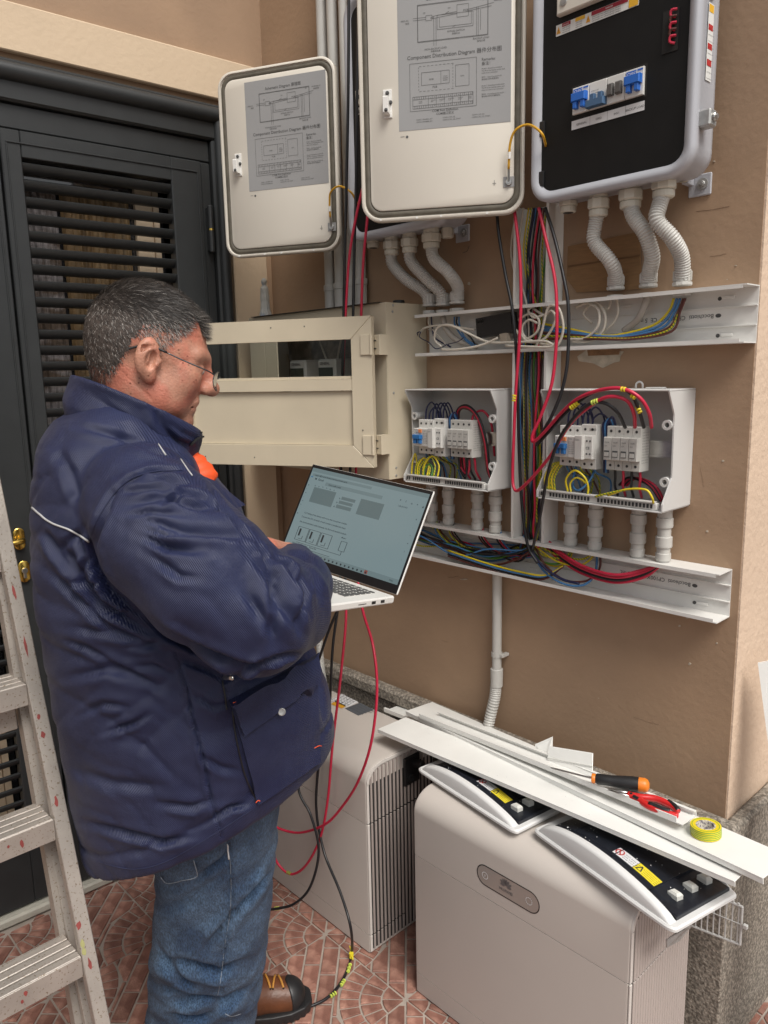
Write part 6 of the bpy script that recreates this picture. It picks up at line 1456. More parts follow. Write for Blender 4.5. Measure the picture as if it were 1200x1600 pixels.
# off-cut and end piece standing by the wall
zc_ = 0.655
F = sC[1]; Ls, Ws = sC[2], sC[3]
p1_, p2_ = PD(853, 1203, 1.0), None
oc = thing('pvc_offcut', PZ(888, 1200, 0.64), 'white trunking off-cut lying bent on the strips behind the screwdriver', 'pvc piece')
yb = 1.535
A_, B2, C2, D2 = PY(853, 1201, 1.43), PY(925, 1213, 1.43), PY(926, 1178, 1.46), PY(858, 1167, 1.46)
b = MB(); b.prism([A_, B2, C2, D2], (0, 0.002, 0.0015)); b.build('sloping_face', M_STRIP, oc)
b = MB(); E2, F2 = PY(926, 1196, 1.442), PY(856, 1183, 1.442)
b.prism([F2 + Vector((0, -0.0015, 0)), E2 + Vector((0, -0.0015, 0)), E2 + Vector((0, 0, -0.004)), F2 + Vector((0, 0, -0.004))], (0, -0.0012, 0)); b.build('fold_ridge', M_STRIP, oc)
b = MB(); b.prism([PY(836, 1184, 1.47), PY(852, 1191, 1.47), PY(863, 1176, 1.49), PY(863, 1151, 1.49), PY(836, 1163, 1.47)], (0, 0.002, 0)); e_ = b.build('pvc_end_piece', M_STRIP, None); tag(e_, 'small white end piece standing at the left of the bent off-cut', 'pvc piece')

# screwdriver
sd0, sd1, sd2 = PZ(864, 1202, 0.693), PZ(926, 1216, 0.699), PZ(1015, 1228, 0.706)
sd0 = PZ(866, 1201, 0.693)
scr = thing('screwdriver', sd1, 'screwdriver with black and orange handle lying on the top white channel', 'screwdriver')
ax = (sd2 - sd1).normalized()
b = MB(); b.cyl(sd0, sd1 - ax * 0.004, 0.0022, 10); b.cyl(sd0 - (sd1 - sd0).normalized() * 0.008, sd0, 0.0014, 8, r2=0.0026); b.build('shank', M_STEEL, scr, True, auto=40)
Lh = (sd2 - sd1).length
M_SORG = mat('tool_orange', (0.72, 0.20, 0.02), 0.4)
b = MB(); b.lathe(sd1 - ax * 0.002, ax, [(0, 0.0085), (0.001, 0.0105), (0.007, 0.0105), (0.0085, 0.0095)], 18); b.build('front_ring', M_SORG, scr, True, auto=40)
b = MB(); b.lathe(sd1 + ax * 0.0066, ax, [(0, 0.0095), (0.004, 0.0120), (Lh * 0.25, 0.0115), (Lh * 0.45, 0.0135), (Lh * 0.65, 0.0155), (Lh * 0.76, 0.0150)], 14); b.build('grip', M_RUB, scr, True, auto=40)
b = MB(); b.lathe(sd1 + ax * (0.0067 + Lh * 0.76), ax, [(0, 0.0150), (Lh * 0.10, 0.0150), (Lh * 0.15, 0.0125), (Lh * 0.18, 0.006)], 18); b.build('end_cap', M_SORG, scr, True, auto=50)

# pliers (red handles, black inlays)
pz = 0.693
pp = lambda x, y, z=pz: PZ(x, y, z)
pl = thing('pliers', pp(1000, 1250), 'pair of small cutters with red and black handles lying on the white channel', 'pliers')
b = MB(); J0, J1 = pp(950, 1234), pp(985, 1245); b.tube([J0, J0.lerp(J1, 0.5), J1], 0.004, 8, rfun=lambda t, i: (0.0008, 0.0028, 0.0042)[min(i, 2)]); J2 = pp(985, 1240); b.tube([pp(952, 1232), pp(968, 1236), J2], 0.004, 8, rfun=lambda t, i: (0.0008, 0.0026, 0.0042)[min(i, 2)]); b.build('jaws', M_STEEL, pl, True)
M_RED = mat('tool_red', (0.55, 0.02, 0.02), 0.3)
b = MB(); b.tube([pp(980, 1242), pp(998, 1250), pp(1015, 1260), pp(1040, 1270), pp(1060, 1275)], 0.006, 12, smooth=5, rfun=lambda t, i: 0.0055 + 0.0022 * math.sin(math.pi * t)); h1 = b.build('handle', M_RED, pl, True)
b = MB(); b.tube([pp(981, 1240, pz + 0.002), pp(1000, 1245, pz + 0.002), pp(1025, 1248, pz + 0.002), pp(1048, 1258, pz + 0.002), pp(1060, 1268, pz + 0.001)], 0.006, 12, smooth=5, rfun=lambda t, i: 0.0050 + 0.0020 * math.sin(math.pi * t)); h2 = b.build('handle', M_RED, pl, True)
b = MB(); b.tube([pp(1014, 1256, pz + 0.0045), pp(1034, 1264, pz + 0.0048), pp(1046, 1268, pz + 0.004)], 0.0055, 10, smooth=5); b.build('black_inlay', M_RUB, h1, True)
b = MB(); b.tube([pp(1044, 1252, pz + 0.0052), pp(1054, 1259, pz + 0.0052), pp(1060, 1266, pz + 0.0035)], 0.0050, 10, smooth=5); b.build('black_inlay', M_RUB, h2, True)
b = MB(); b.tube([pp(990, 1244, pz + 0.0055), pp(997, 1248, pz + 0.0055)], 0.0035, 8); b.cyl(pp(986, 1244, pz), pp(986, 1244, pz) + Vector((0, 0, 0.0075)), 0.003, 12); b.build('pivot', M_RUB, pl)

# roll of yellow-green tape
tc = PZ(1103, 1302, 0.678); tc0 = Vector((tc.x, tc.y, 0.6765))
tp = thing('tape_roll', tc0, 'roll of yellow tape with green stripes lying on the white strip near the wall corner', 'tape')
rO, rI, hT = 0.0285, 0.0165, 0.019
up_ = sB[1](0, 0, 1); up_ = (Vector(up_) - Vector(sB[1](0, 0, 0))).normalized()
def ringprof(nm, pr, m_, parent=tp):
    b = MB(); n_ = 32; d = up_; e = d.orthogonal().normalized(); g = d.cross(e)
    R_ = [[tuple(tc0 + d * h + e * r * math.cos(2 * math.pi * k / n_) + g * r * math.sin(2 * math.pi * k / n_)) for k in range(n_)] for h, r in pr]
    vs = [p for r in R_ for p in r]; m = len(R_); fs = [(a * n_ + i, a * n_ + (i + 1) % n_, ((a + 1) % m) * n_ + (i + 1) % n_, ((a + 1) % m) * n_ + i) for a in range(m) for i in range(n_)]
    b.add(vs, fs); return b.build(nm, m_, parent, True, auto=35)
M_TAPEY = mat('tape_yellow', (0.74, 0.58, 0.02), 0.35); M_TAPEG = mat('tape_green', (0.16, 0.36, 0.04), 0.35)
ringprof('tape', [(0, rI + .002), (0, rO), (hT, rO), (hT, rI + .002)], M_TAPEY)
for k in range(5): ringprof('green_stripe', [(0.0022 + 0.0036 * k, rO - 0.001), (0.0022 + 0.0036 * k, rO + 0.0003), (0.0036 + 0.0036 * k, rO + 0.0003), (0.0036 + 0.0036 * k, rO - 0.001)], M_TAPEG)
for r_ in (0.0245,): ringprof('green_layer', [(hT - 0.001, r_), (hT - 0.001, r_ + 0.0012), (hT + 0.0003, r_ + 0.0012), (hT + 0.0003, r_)], M_TAPEG)
ringprof('cardboard_core', [(0, rI - .001), (0, rI + .0019), (hT + 0.0002, rI + .0019), (hT + .0002, rI - .001)], mat('core_paper', (0.6, 0.56, 0.48), 0.7, col2=(0.2, 0.18, 0.2), c2scale=180, c2lo=0.5, c2hi=0.56))

# ------------------------------------------------------------ wire basket end sticking out on the right
q = [PY(1120, 1395, 1.50), PY(1160, 1418, 1.50), PY(1157, 1475, 1.50), PY(1040, 1430, 1.50)]
M_GALV = mat('galvanised_wire', (0.50, 0.50, 0.49), 0.45, 0.2)
wb = thing('wire_grid', q[2], 'small galvanised wire grid sticking out behind the right battery by the granite', 'wire grid')
TLg, TRg, BRg, BLg = PY(1085, 1385, 1.505), PY(1160, 1417, 1.505), PY(1156, 1476, 1.505), PY(1082, 1447, 1.505)
b = MB(); b.tube([TLg, TRg], 0.0028, 8); b.tube([TRg, BRg], 0.0028, 8); b.tube([BRg, BLg], 0.0028, 8); b.build('frame', M_GALV, wb)
for k in range(8):
    t = (k + 0.5) / 8; b = MB(); b.tube([TLg.lerp(TRg, t), BLg.lerp(BRg, t)], 0.0016, 6); b.build('bar', M_GALV, wb)
b = MB(); b.tube([TLg.lerp(BLg, 0.45) + Vector((0, -0.002, 0)), TRg.lerp(BRg, 0.45) + Vector((0, -0.002, 0))], 0.0012, 6); b.build('cross_bar', M_GALV, wb)
b = MB()
for k in range(9):
    c = TLg.lerp(TRg, (k + 0.3) / 9); b.box(c + Vector((-0.002, -0.002, 0)), c + Vector((0.002, 0.002, 0.005 + 0.002 * (k % 2))))
b.build('teeth', M_GALV, wb)
c = PY(1166, 1448, 1.50); b = MB(); b.box(c - Vector((0.006, 0.004, 0.005)), c + Vector((0.003, 0.004, 0.004)), 0.001); b.build('clamp', M_GALV, wb)
# metal clip hanging at the end of the battery
b = MB(); b.prism([PY(1040, 1468, 1.26), PY(1068, 1452, 1.30), PY(1080, 1440, 1.34), PY(1080, 1446, 1.34), PY(1060, 1470, 1.30), PY(1041, 1480, 1.26)], (0.002, 0, 0)); o = b.build('metal_clip', M_DSTEEL); tag(o, 'thin toothed metal clip hanging at the top right end of the front battery', 'clip')
# white board leaning at the right edge of the frame
a_, b_, c_, d_ = PX(1181, 1036, -0.55), PX(1215, 1026, -0.50), PX(1215, 1150, -0.50), PX(1203, 1110, -0.55)
wbd = thing('pvc_board', c_, 'white pvc board leaning beyond the wall corner at the right edge', 'board')
p1_ = PX(1184, 1036, -0.585); dn = Vector((0.05, -0.02, -0.22)); dr_ = Vector((0.11, 0.05, 0.045))
DK = (p1_.z - 0.003) / 0.22; b = MB(); b.prism([p1_, p1_ + dn * DK, p1_ + dn * DK + dr_, p1_ + dr_], tuple(dn.cross(dr_).normalized() * -0.008), bev=0.001); b.build('panel', M_STRIP, wbd)
# rounded brown wooden log end low at the right edge
c = PZ(1222, 1645, 0.043); b = MB(); b.lathe(c, (0.3, 0.9, 0.0), [(0, 0.035), (0.004, 0.04), (0.3, 0.042), (0.304, 0.036)], 18); tag(b.build('wooden_post', mat('brown_wood', (0.14, 0.07, 0.035), 0.6, var=0.2, vscale=40)), 'brown rounded wooden post end at the bottom right corner', 'post')

# ------------------------------------------------------------ ladder
M_ALU = mat('painted_aluminium', (0.42, 0.38, 0.34), 0.45, 0.45, var=0.15, vscale=14, bump=0.0005, bscale=160, col2=(0.22, 0.17, 0.12), c2scale=230, c2lo=0.60, c2hi=0.68)
M_PAINT = mat('red_paint_spot', (0.24, 0.05, 0.045), 0.5, var=0.3, vscale=50); M_PAINTG = mat('lime_paint_spot', (0.34, 0.33, 0.14), 0.6)
LB = PD(160, 1600, 1.78)
def lad_pt(px, py, z): return PZ(px, py, z)
yR = 0.435
XA = lambda z: -1.294 - 0.296 * (z - 0.411)
k_ = -0.296
ladder = thing('step_ladder', (XA(0), yR - 0.22, 0), 'paint splashed aluminium step ladder standing in front of the dark door at the left', 'ladder')
dirS = Vector((k_, 0, 1)).normalized(); nS = Vector((1, 0, -k_)).normalized()
def stile(y_in, y_out, topz=1.75):
    """channel profile stile: face towards +x, web in between"""
    b = MB(); o = Vector((XA(0.0), 0, 0.0)); L = topz / dirS.z
    T = Matrix(((nS.x, 0, dirS.x, o.x), (nS.y, 1, dirS.y, 0), (nS.z, 0, dirS.z, o.z), (0, 0, 0, 1)))
    lo, hi = min(y_in, y_out), max(y_in, y_out)
    b.box((0.0, lo, 0.012), (0.022, hi, L), 0.0015, T); b.box((-0.040, y_out - 0.0015 if y_out > y_in else y_out, 0.012), (-0.0002, y_out if y_out > y_in else y_out + 0.0015, L), 0.0, T)
    return b, T
b, T = stile(yR, yR + 0.026); sR = b.build('stile', M_ALU, ladder)
rs = random.Random(4)
def spot(T, u, y, s_, w_, h_, m_, nm='paint_splash', parent=None, face='x'):
    b = MB(); n_ = 9
    if face == 'x': P_ = [T @ Vector((0.0226, y + w_ * math.cos(2 * math.pi * k / n_) * rs.uniform(0.6, 1.2), s_ + h_ * math.sin(2 * math.pi * k / n_) * rs.uniform(0.6, 1.2))) for k in range(n_)]; d = (T.to_3x3() @ Vector((0.0004, 0, 0)))
    b.prism(P_, tuple(d)); return b.build(nm, m_, parent)
for (pxx, pyy, w_, h_, m_) in ((22, 925, 0.003, 0.014, M_PAINT), (40, 1010, 0.0025, 0.02, M_PAINT), (60, 1120, 0.003, 0.006, M_PAINT), (67, 1148, 0.004, 0.008, M_PAINT), (88, 1252, 0.004, 0.009, M_PAINT), (121, 1447, 0.005, 0.010, M_PAINT), (130, 1487, 0.004, 0.009, M_PAINTG), (140, 1505, 0.003, 0.012, M_PAINT), (128, 1475, 0.004, 0.008, M_PAINTG)):
    n3 = Vector((nS.x, 0, nS.z)); o3 = T @ Vector((0.022, 0, 0)); p = hit(pxx, pyy, tuple(n3), n3.dot(o3)); l = T.inverted() @ p
    y_ = min(max(l.y, yR + 0.005), yR + 0.021); spot(T, 0, y_, l.z, w_, h_, m_, parent=sR)
b, T2 = stile(yR - 0.44, yR - 0.466); b.build('stile', M_ALU, ladder)
for z in (0.285, 0.530, 0.775, 1.020, 1.265):
    b = MB(); x = XA(z)
    yA, yB_ = yR - 0.4395, yR - 0.0005
    for k in range(4): b.box((x - 0.062 + 0.0205 * k, yA, z - 0.004), (x - 0.062 + 0.0205 * k + 0.0165, yB_, z + 0.0015), 0.0012)
    b.box((x - 0.064, yA, z - 0.0075), (x + 0.018, yB_, z - 0.0042)); b.box((x + 0.0182, yA, z - 0.040), (x + 0.0205, yB_, z + 0.002), 0.0008); b.box((x - 0.066, yA, z - 0.022), (x - 0.0642, yB_, z)); tr = b.build('tread', M_ALU, ladder)
    for j in range(3):
        P0 = Vector((x + 0.0207, yR - 0.03 - rs.uniform(0, 0.16), z - rs.uniform(0.008, 0.03))); n_ = 8; w_, h_ = rs.uniform(0.002, 0.004), rs.uniform(0.003, 0.010); b = MB(); b.prism([P0 + Vector((0, w_ * math.cos(2 * math.pi * k / n_) * rs.uniform(.7, 1.2), h_ * math.sin(2 * math.pi * k / n_) * rs.uniform(.7, 1.2))) for k in range(n_)], (0.0004, 0, 0)); b.build('paint_splash', M_PAINT, tr)
ra_, rb_ = PY(30, 1110, yR), PY(88, 1440, yR)
rd_ = (rb_ - ra_) / (rb_.z - ra_.z)
RL0 = ra_ + rd_ * (0.0 - ra_.z); RL1 = ra_ + rd_ * (1.72 - ra_.z)
# rear legs with cross braces, leaning the other way
def rear(y): 
    b = MB(); p0 = RL0 + Vector((0, y - RL0.y, 0)); p1 = RL1 + Vector((0, y - RL1.y, 0)); d = (p1 - p0); 
    b.prism([p0 + Vector((0, -0.011, 0)), p0 + Vector((0.028, -0.011, 0)), p0 + Vector((0.028, 0.011, 0)), p0 + Vector((0, 0.011, 0))], tuple(d)); return b.build('rear_leg', M_ALU, ladder)
rear(yR + 0.005); rear(yR - 0.44)
for z in (0.22, 0.95):
    x = RL0.x + rd_.x * z
    b = MB(); b.box((x + 0.004, yR - 0.43, z - 0.028), (x + 0.022, yR + 0.004 - 0.0155, z + 0.02), 0.002); b.build('rear_brace', M_ALU, ladder)
b = MB(); b.box((XA(0) - 0.002, yR - 0.003, 0.0), (XA(0) + 0.03, yR + 0.03, 0.02), 0.003); b.build('foot', M_RUB, ladder)
# second flat rail just behind the front stile (the inner rail)
b = MB(); o3 = T @ Vector((-0.060, yR + 0.004, 0.012)); b.box((-0.075, yR + 0.0045, 0.10), (-0.058, yR + 0.022, 1.75), 0.001, T); b.build('inner_rail', M_ALU, ladder)
# blue tarpaulin scrap seen between the ladder rails
bb = PDW(8, 1030, 0.20)

# ------------------------------------------------------------ laptop
M_LAPW = mat('laptop_silver', (0.72, 0.71, 0.68), 0.35, 0.1)
M_KEY = mat('key_grey', (0.075, 0.075, 0.075), 0.45)
a_, bq, cq, tq = 0.16532637, -0.16334659, 0.11060896, 0.31443855
Rz = Matrix.Rotation(a_, 3, 'Z'); Rx = Matrix.Rotation(bq, 3, 'X'); Ry = Matrix.Rotation(cq, 3, 'Y')
LM = (Rz @ Rx @ Ry).to_4x4(); LM.translation = Vector((-1.30128904, 1.05519611, 1.13756379))
lap = bpy.data.objects.new('laptop', None); lap.empty_display_size = 0.05; COL.objects.link(lap); lap.matrix_world = LM; lap.matrix_basis = LM
tag(lap, 'open silver laptop held by the man, a web page with diagrams on its screen', 'laptop')
W_, D_ = 0.357, 0.238
b = MB(); b.box((-W_ / 2, -D_, -0.016), (W_ / 2, -0.004, 0.0), 0.003, LM); base_ = b.build('base', M_LAPW, lap)
keyb = MB()
me_k = {}
def keymesh(w, d):
    k = (round(w, 4), round(d, 4))
    if k not in me_k:
        b = MB(); b.box((-w / 2, -d / 2, 0), (w / 2, d / 2, 0.0016), 0.0006); me = bpy.data.meshes.new('key'); me.from_pydata(b.v, [], b.f); me.materials.append(M_KEY); me_k[k] = me
    return me_k[k]
b = MB(); b.box((-0.150, -0.132, 0.0001), (0.150, -0.028, 0.0004), 0, LM); b.build('key_bed', mat('key_bed', (0.62, 0.61, 0.58), 0.5), base_)
rows = [(-0.037, 0.0105, 17), (-0.054, 0.0155, 17), (-0.072, 0.0155, 17), (-0.090, 0.0155, 16), (-0.108, 0.0155, 15), (-0.125, 0.0155, 12)]
for (y, d, n_) in rows:
    pw = 0.298 / n_
    for k in range(n_):
        o = bpy.data.objects.new('key', keymesh(pw - 0.0040, d - 0.0028)); o.parent = base_; COL.objects.link(o); o.matrix_basis = wm(base_).inverted() @ LM @ Matrix.Translation((-0.149 + pw * (k + 0.5), y, 0.0005))
b = MB(); b.box((-0.055, -0.222, 0.0001), (0.055, -0.145, 0.0004), 0, LM); b.build('touchpad', M_LAPW, base_)
for yy in (-0.045, -0.075): b = MB(); b.box((W_ / 2 - 0.0005, yy - 0.007, -0.011), (W_ / 2 + 0.0004, yy + 0.006, -0.005), 0, LM); b.build('usb_port', M_RUB, base_)
b = MB(); b.box((W_ / 2 - 0.0005, -0.125, -0.009), (W_ / 2 + 0.0004, -0.10, -0.0075), 0, LM); b.build('card_slot', M_RUB, base_)
b = MB(); b.box((W_ / 2 - 0.045, -D_ + 0.012, 0.0001), (W_ / 2 - 0.015, -D_ + 0.030, 0.0005), 0, LM); b.build('dark_sticker', M_RUB, base_)
LS = LM @ Matrix.Rotation(-tq, 4, 'X')        # lid frame: x right, z up along the lid, -y = screen side
b = MB(); b.box((-W_ / 2, 0.0002, 0.002), (W_ / 2, 0.0065, D_), 0.002, LS); lid = b.build('lid', M_LAPW, lap)
b = MB(); b.box((-W_ / 2 + 0.001, -0.0010, 0.003), (W_ / 2 - 0.001, 0.0, D_ - 0.001), 0.0004, LS); b.build('bezel', mat('bezel_black', (0.008, 0.008, 0.009), 0.3), lid)
def emis(name, c, s=1.0):
    m = mat(name, (0.01, 0.01, 0.01), 0.18, emit=c, estr=s); return m
M_SCR = emis('screen_page', (0.150, 0.205, 0.215)); M_SCR2 = emis('screen_bar', (0.115, 0.16, 0.168)); M_SCRD = emis('screen_ink', (0.010, 0.016, 0.020)); M_SCRG = emis('screen_photo', (0.085, 0.120, 0.125)); M_SCRB = emis('screen_blue', (0.03, 0.12, 0.22)); M_SCRR = emis('screen_red', (0.18, 0.05, 0.04))
SW, SH = 0.344, 0.207; sx0, sz0 = -SW / 2, 0.022
SF = lambda u, v, w=0.0: tuple(LS @ Vector((sx0 + u * SW, -0.0013 - w, sz0 + v * SH)))
SU = lambda u, v, w=0.0: SF(u, v / (SH / SW), w)
def srect(nm, m_, L_, w=0.0004, parent=None):
    b = MB()
    for (u0, v0, u1, v1) in L_: b.add([SF(u0, v0, w), SF(u1, v0, w), SF(u1, v1, w), SF(u0, v1, w)], [(0, 1, 2, 3)])
    return b.build(nm, m_, parent or scr_)
b = MB(); b.add([SF(0, 0), SF(1, 0), SF(1, 1), SF(0, 1)], [(0, 1, 2, 3)]); scr_ = b.build('display', M_SCR, lid)
o = srect('browser_bars', M_SCR2, [(0, 0.955, 1, 1.0), (0.02, 0.905, 0.55, 0.935), (0.16, 0.825, 0.66, 0.865), (0, 0, 1, 0.055)])
srect('picture_blocks', M_SCRG, [(0.075, 0.60, 0.28, 0.78), (0.50, 0.60, 0.695, 0.78), (0.34, 0.715, 0.46, 0.75), (0.33, 0.665, 0.45, 0.70), (0.32, 0.61, 0.45, 0.65)])
b = MB(); t = lambda s_, u, v, sz: b.text(s_, lambda a, c, q=0: SF(a, v + (c - 0) * SW / SH, 0.0009), u, 0, sz, bold=0.012)
t("M  Gmail", 0.055, 0.865, 0.022); t("Cerca nella posta", 0.19, 0.835, 0.016)
t("support@inverter-battery.it/wiring-schematic-guide", 0.045, 0.912, 0.014)
t("5.2 Cabling of the battery with more than one power module", 0.075, 0.455, 0.0155)
t("Connect the DC terminals of each module in parallel and check", 0.065, 0.405, 0.0155); t("the communication cable between the first and second module:", 0.065, 0.345, 0.0165)
for k, s_ in enumerate(("o", "a", "=", "+", "x", "v")): t(s_, 0.075 + 0.035 * k, 0.79, 0.018)
for k in range(3): t("o", 0.32 - 0.01 * k, 0.715 - 0.052 * k, 0.02)
for k in range(9): t("·o-=:+*"[k % 7], 0.012 + 0.002 * (k % 2), 0.83 - 0.05 * k, 0.018)
for k in range(6): t("o.-=i:"[k], 0.965, 0.70 - 0.09 * k, 0.018)
for k in range(5): t("x?o*#"[k], 0.80 + 0.045 * k, 0.86 - 0.005 * k, 0.02)
t("1-50 di 3.412", 0.80, 0.795, 0.014); t("Schema allegato    Apri    Scarica file", 0.07, 0.09, 0.015); t("14:32", 0.93, 0.018, 0.014); t("Master", 0.46, 0.30, 0.014)
for k in range(14): t("■", 0.28 + 0.035 * k, 0.012, 0.016)
tag(b.build('page_text', M_SCRD, scr_), kind='stuff')
b = MB(); L = []
for k in range(3): L += rect_lines(0.075 + 0.105 * k, 0.14, 0.172 + 0.105 * k, 0.295) + [(0.10 + 0.105 * k, 0.16, 0.135 + 0.105 * k, 0.16), (0.135 + 0.105 * k, 0.16, 0.135 + 0.105 * k, 0.20)]
L += rect_lines(0.47, 0.16, 0.52, 0.27) + [(0.10, 0.115, 0.50, 0.115), (0.50, 0.115, 0.50, 0.16), (0.07, 0.065, 0.42, 0.065)]
lines2d(b, SF, [(a, c, d, e) for a, c, d, e in L], 0.004)
for k in range(3): b.add([SF(0.092 + 0.105 * k, 0.19, 0.0006), SF(0.108 + 0.105 * k, 0.19, 0.0006), SF(0.108 + 0.105 * k, 0.275, 0.0006), SF(0.092 + 0.105 * k, 0.275, 0.0006)], [(0, 1, 2, 3)])
b.v = [tuple(Vector(v) + (LS.to_3x3() @ Vector((0, -0.0006, 0)))) for v in b.v]
b.build('page_diagram', M_SCRD, scr_)
srect('taskbar_icon', M_SCRR, [(0.73, 0.008, 0.755, 0.048)], 0.0006); srect('link_marks', M_SCRB, [(0.012, 0.885, 0.03, 0.90), (0.10, 0.065, 0.14, 0.085)], 0.0006)

# ------------------------------------------------------------ cables hanging in front of the batteries
g_ = None
cable('hanging_cable', 'red cable passing the meter cabinet and looping lowest beside the jeans', W_RED, 0.0036, [PY(570, 280, 1.42), PY(556, 340, 1.40), PY(546, 400, 1.38), PY(541, 470, 1.37), PY(537, 560, 1.38), PY(532, 700, 1.40), PY(534, 820, 1.36), PY(541, 945, 1.28), PY(533, 1050, 1.235), PY(520, 1160, 1.22), PY(512, 1250, 1.215), PY(500, 1310, 1.21), PY(478, 1352, 1.20), PY(455, 1366, 1.19), PY(436, 1352, 1.18), PY(425, 1330, 1.17)])
cable('hanging_cable', 'red cable bowing right below the laptop and curling back behind the man', W_RED, 0.0036, [PY(575, 330, 1.42), PY(567, 420, 1.40), PY(563, 540, 1.40), PY(557, 700, 1.40), PY(556, 860, 1.34), PY(565, 945, 1.28), PY(583, 1010, 1.23), PY(589, 1080, 1.21), PY(580, 1160, 1.20), PY(560, 1220, 1.20), PY(535, 1260, 1.20), PY(508, 1288, 1.19), PY(470, 1301, 1.18), PY(440, 1296, 1.16), PY(420, 1285, 1.14)])
cable('hanging_cable', 'black cable running down to the floor and ending at the boot', W_BLK, 0.0038, [PY(545, -20, 1.36), PY(544, 150, 1.36), PY(541, 300, 1.36), PY(539, 390, 1.36), PY(536, 540, 1.37), PY(533, 700, 1.38), PY(532, 900, 1.30), PY(520, 1010, 1.25), PY(514, 1110, 1.235), PY(500, 1180, 1.222), PY(494, 1260, 1.215), PY(506, 1330, 1.205), PY(532, 1395, 1.18), PY(548, 1450, 1.16), PZ(549, 1492, 0.006), PZ(536, 1530, 0.0045), PZ(510, 1560, 0.0045), PZ(470, 1578, 0.0045)])
cable('hanging_cable', 'second black cable from above, looping to a tagged end beside the jeans', W_BLK, 0.0038, [PY(560, -20, 1.42), PY(558, 140, 1.42), PY(556, 300, 1.42), PY(553, 420, 1.40), PY(548, 700, 1.38), PY(540, 900, 1.30), PY(530, 945, 1.27), PY(512, 990, 1.25), PY(490, 1060, 1.22), PY(470, 1150, 1.19), PY(466, 1230, 1.17), PY(486, 1275, 1.17), PY(498, 1330, 1.17), PY(485, 1385, 1.15), PY(460, 1412, 1.12), PY(430, 1420, 1.09), PY(400, 1422, 1.06)])
def marks_on(pts, label, m_, r=0.0052):
    root = thing('wire_marker', pts[0], label, 'wire marker')
    for i in range(len(pts) - 1):
        for k in range(3):
            c = pts[i].lerp(pts[i + 1], 0.2 + 0.3 * k); d = (pts[i + 1] - pts[i]).normalized(); b = MB(); b.cyl(c - d * 0.0014, c + d * 0.0014, r, 10, bev=0.0005); b.build('ring', m_, root)
marks_on([PY(428, 1420, 1.092), PY(437, 1419, 1.098)], 'lime ring marker on the cable end beside the jeans', M_LIME)
for (x0_, y0_, x1_, y1_, lab) in ((548, 1504, 543, 1521, 'upper lime ring marker on the cable at the boot'), (539, 1530, 532, 1541, 'middle lime ring marker on the cable at the boot'), (526, 1550, 515, 1558, 'lowest lime ring marker on the cable at the boot')):
    marks_on([PZ(x0_, y0_, 0.0058), PZ(x1_, y1_, 0.0058)], lab, M_LIME)
b = MB(); c = PZ(549, 1494, 0.010)
for k in range(5): b.cyl(c + Vector((0, 0, 0.003 * k - 0.004)), c + Vector((0, 0, 0.003 * k - 0.002)), 0.0062, 10)
b.tube([c, c + Vector((-0.010, 0.006, 0.012)), c + Vector((-0.016, 0.008, 0.018))], 0.0016, 6); b.tube([c, c + Vector((0.010, -0.004, 0.004)), c + Vector((0.014, -0.006, 0.000))], 0.0016, 6)
tag(b.build('cable_tie', M_YEL), 'yellow tie knotted round the black cable at the battery foot', 'cable tie')
marks_on([PY(448, 1362, 1.187), PY(455, 1366, 1.19)], 'dull green marker on the lowest point of the red loop', mat('dull_green', (0.25, 0.28, 0.05), 0.5))
# small loop of hose behind the man's jacket
flex([PY(500, 975, 1.53), PY(499, 1000, 1.53), PY(502, 1040, 1.53), PY(508, 1080, 1.53)], 0.012, 'piece of grey corrugated hose behind the jacket edge, above the left battery')
# ------------------------------------------------------------ the man
Sx = Vector((0.685, 0.728, 0)).normalized(); Tx = Vector((-0.728, 0.685, 0)).normalized()
man = thing('person', PZ(330, 1640, 0.0), 'grey haired man in navy work jacket and jeans, reading glasses on, holding the laptop', 'person')
M_SKIN = mat('skin', (0.45, 0.215, 0.145), 0.5, var=0.18, vscale=45, bump=0.0011, bscale=260, col2=(0.47, 0.165, 0.11), c2scale=20)
def skin_spots(m):
    nt = m.node_tree; b = nt.nodes['Principled BSDF']; L = nt.links
    b.inputs['Subsurface Weight'].default_value = 0.06; b.inputs['Subsurface Radius'].default_value = (0.012, 0.004, 0.002)
    src = b.inputs['Base Color'].links[0].from_socket
    tc = nt.nodes.new('ShaderNodeTexCoord'); v = nt.nodes.new('ShaderNodeTexVoronoi'); v.inputs['Scale'].default_value = 85; v.inputs['Randomness'].default_value = 1
    r = nt.nodes.new('ShaderNodeValToRGB'); r.color_ramp.elements[0].position = 0.10; r.color_ramp.elements[1].position = 0.19; r.color_ramp.elements[0].color = (0.42, 0.34, 0.30, 1); r.color_ramp.elements[1].color = (1, 1, 1, 1)
    mx = nt.nodes.new('ShaderNodeMix'); mx.data_type = 'RGBA'; mx.blend_type = 'MULTIPLY'
    n = nt.nodes.new('ShaderNodeTexNoise'); n.inputs['Scale'].default_value = 16; mr = nt.nodes.new('ShaderNodeMapRange'); mr.inputs[1].default_value = 0.48; mr.inputs[2].default_value = 0.56
    L.new(tc.outputs['Object'], v.inputs['Vector']); L.new(tc.outputs['Object'], n.inputs['Vector']); L.new(n.outputs[0], mr.inputs[0]); L.new(mr.outputs[0], mx.inputs[0])
    L.new(v.outputs['Distance'], r.inputs[0]); L.new(src, mx.inputs[6]); L.new(r.outputs[0], mx.inputs[7]); L.new(mx.outputs[2], b.inputs['Base Color'])
skin_spots(M_SKIN)

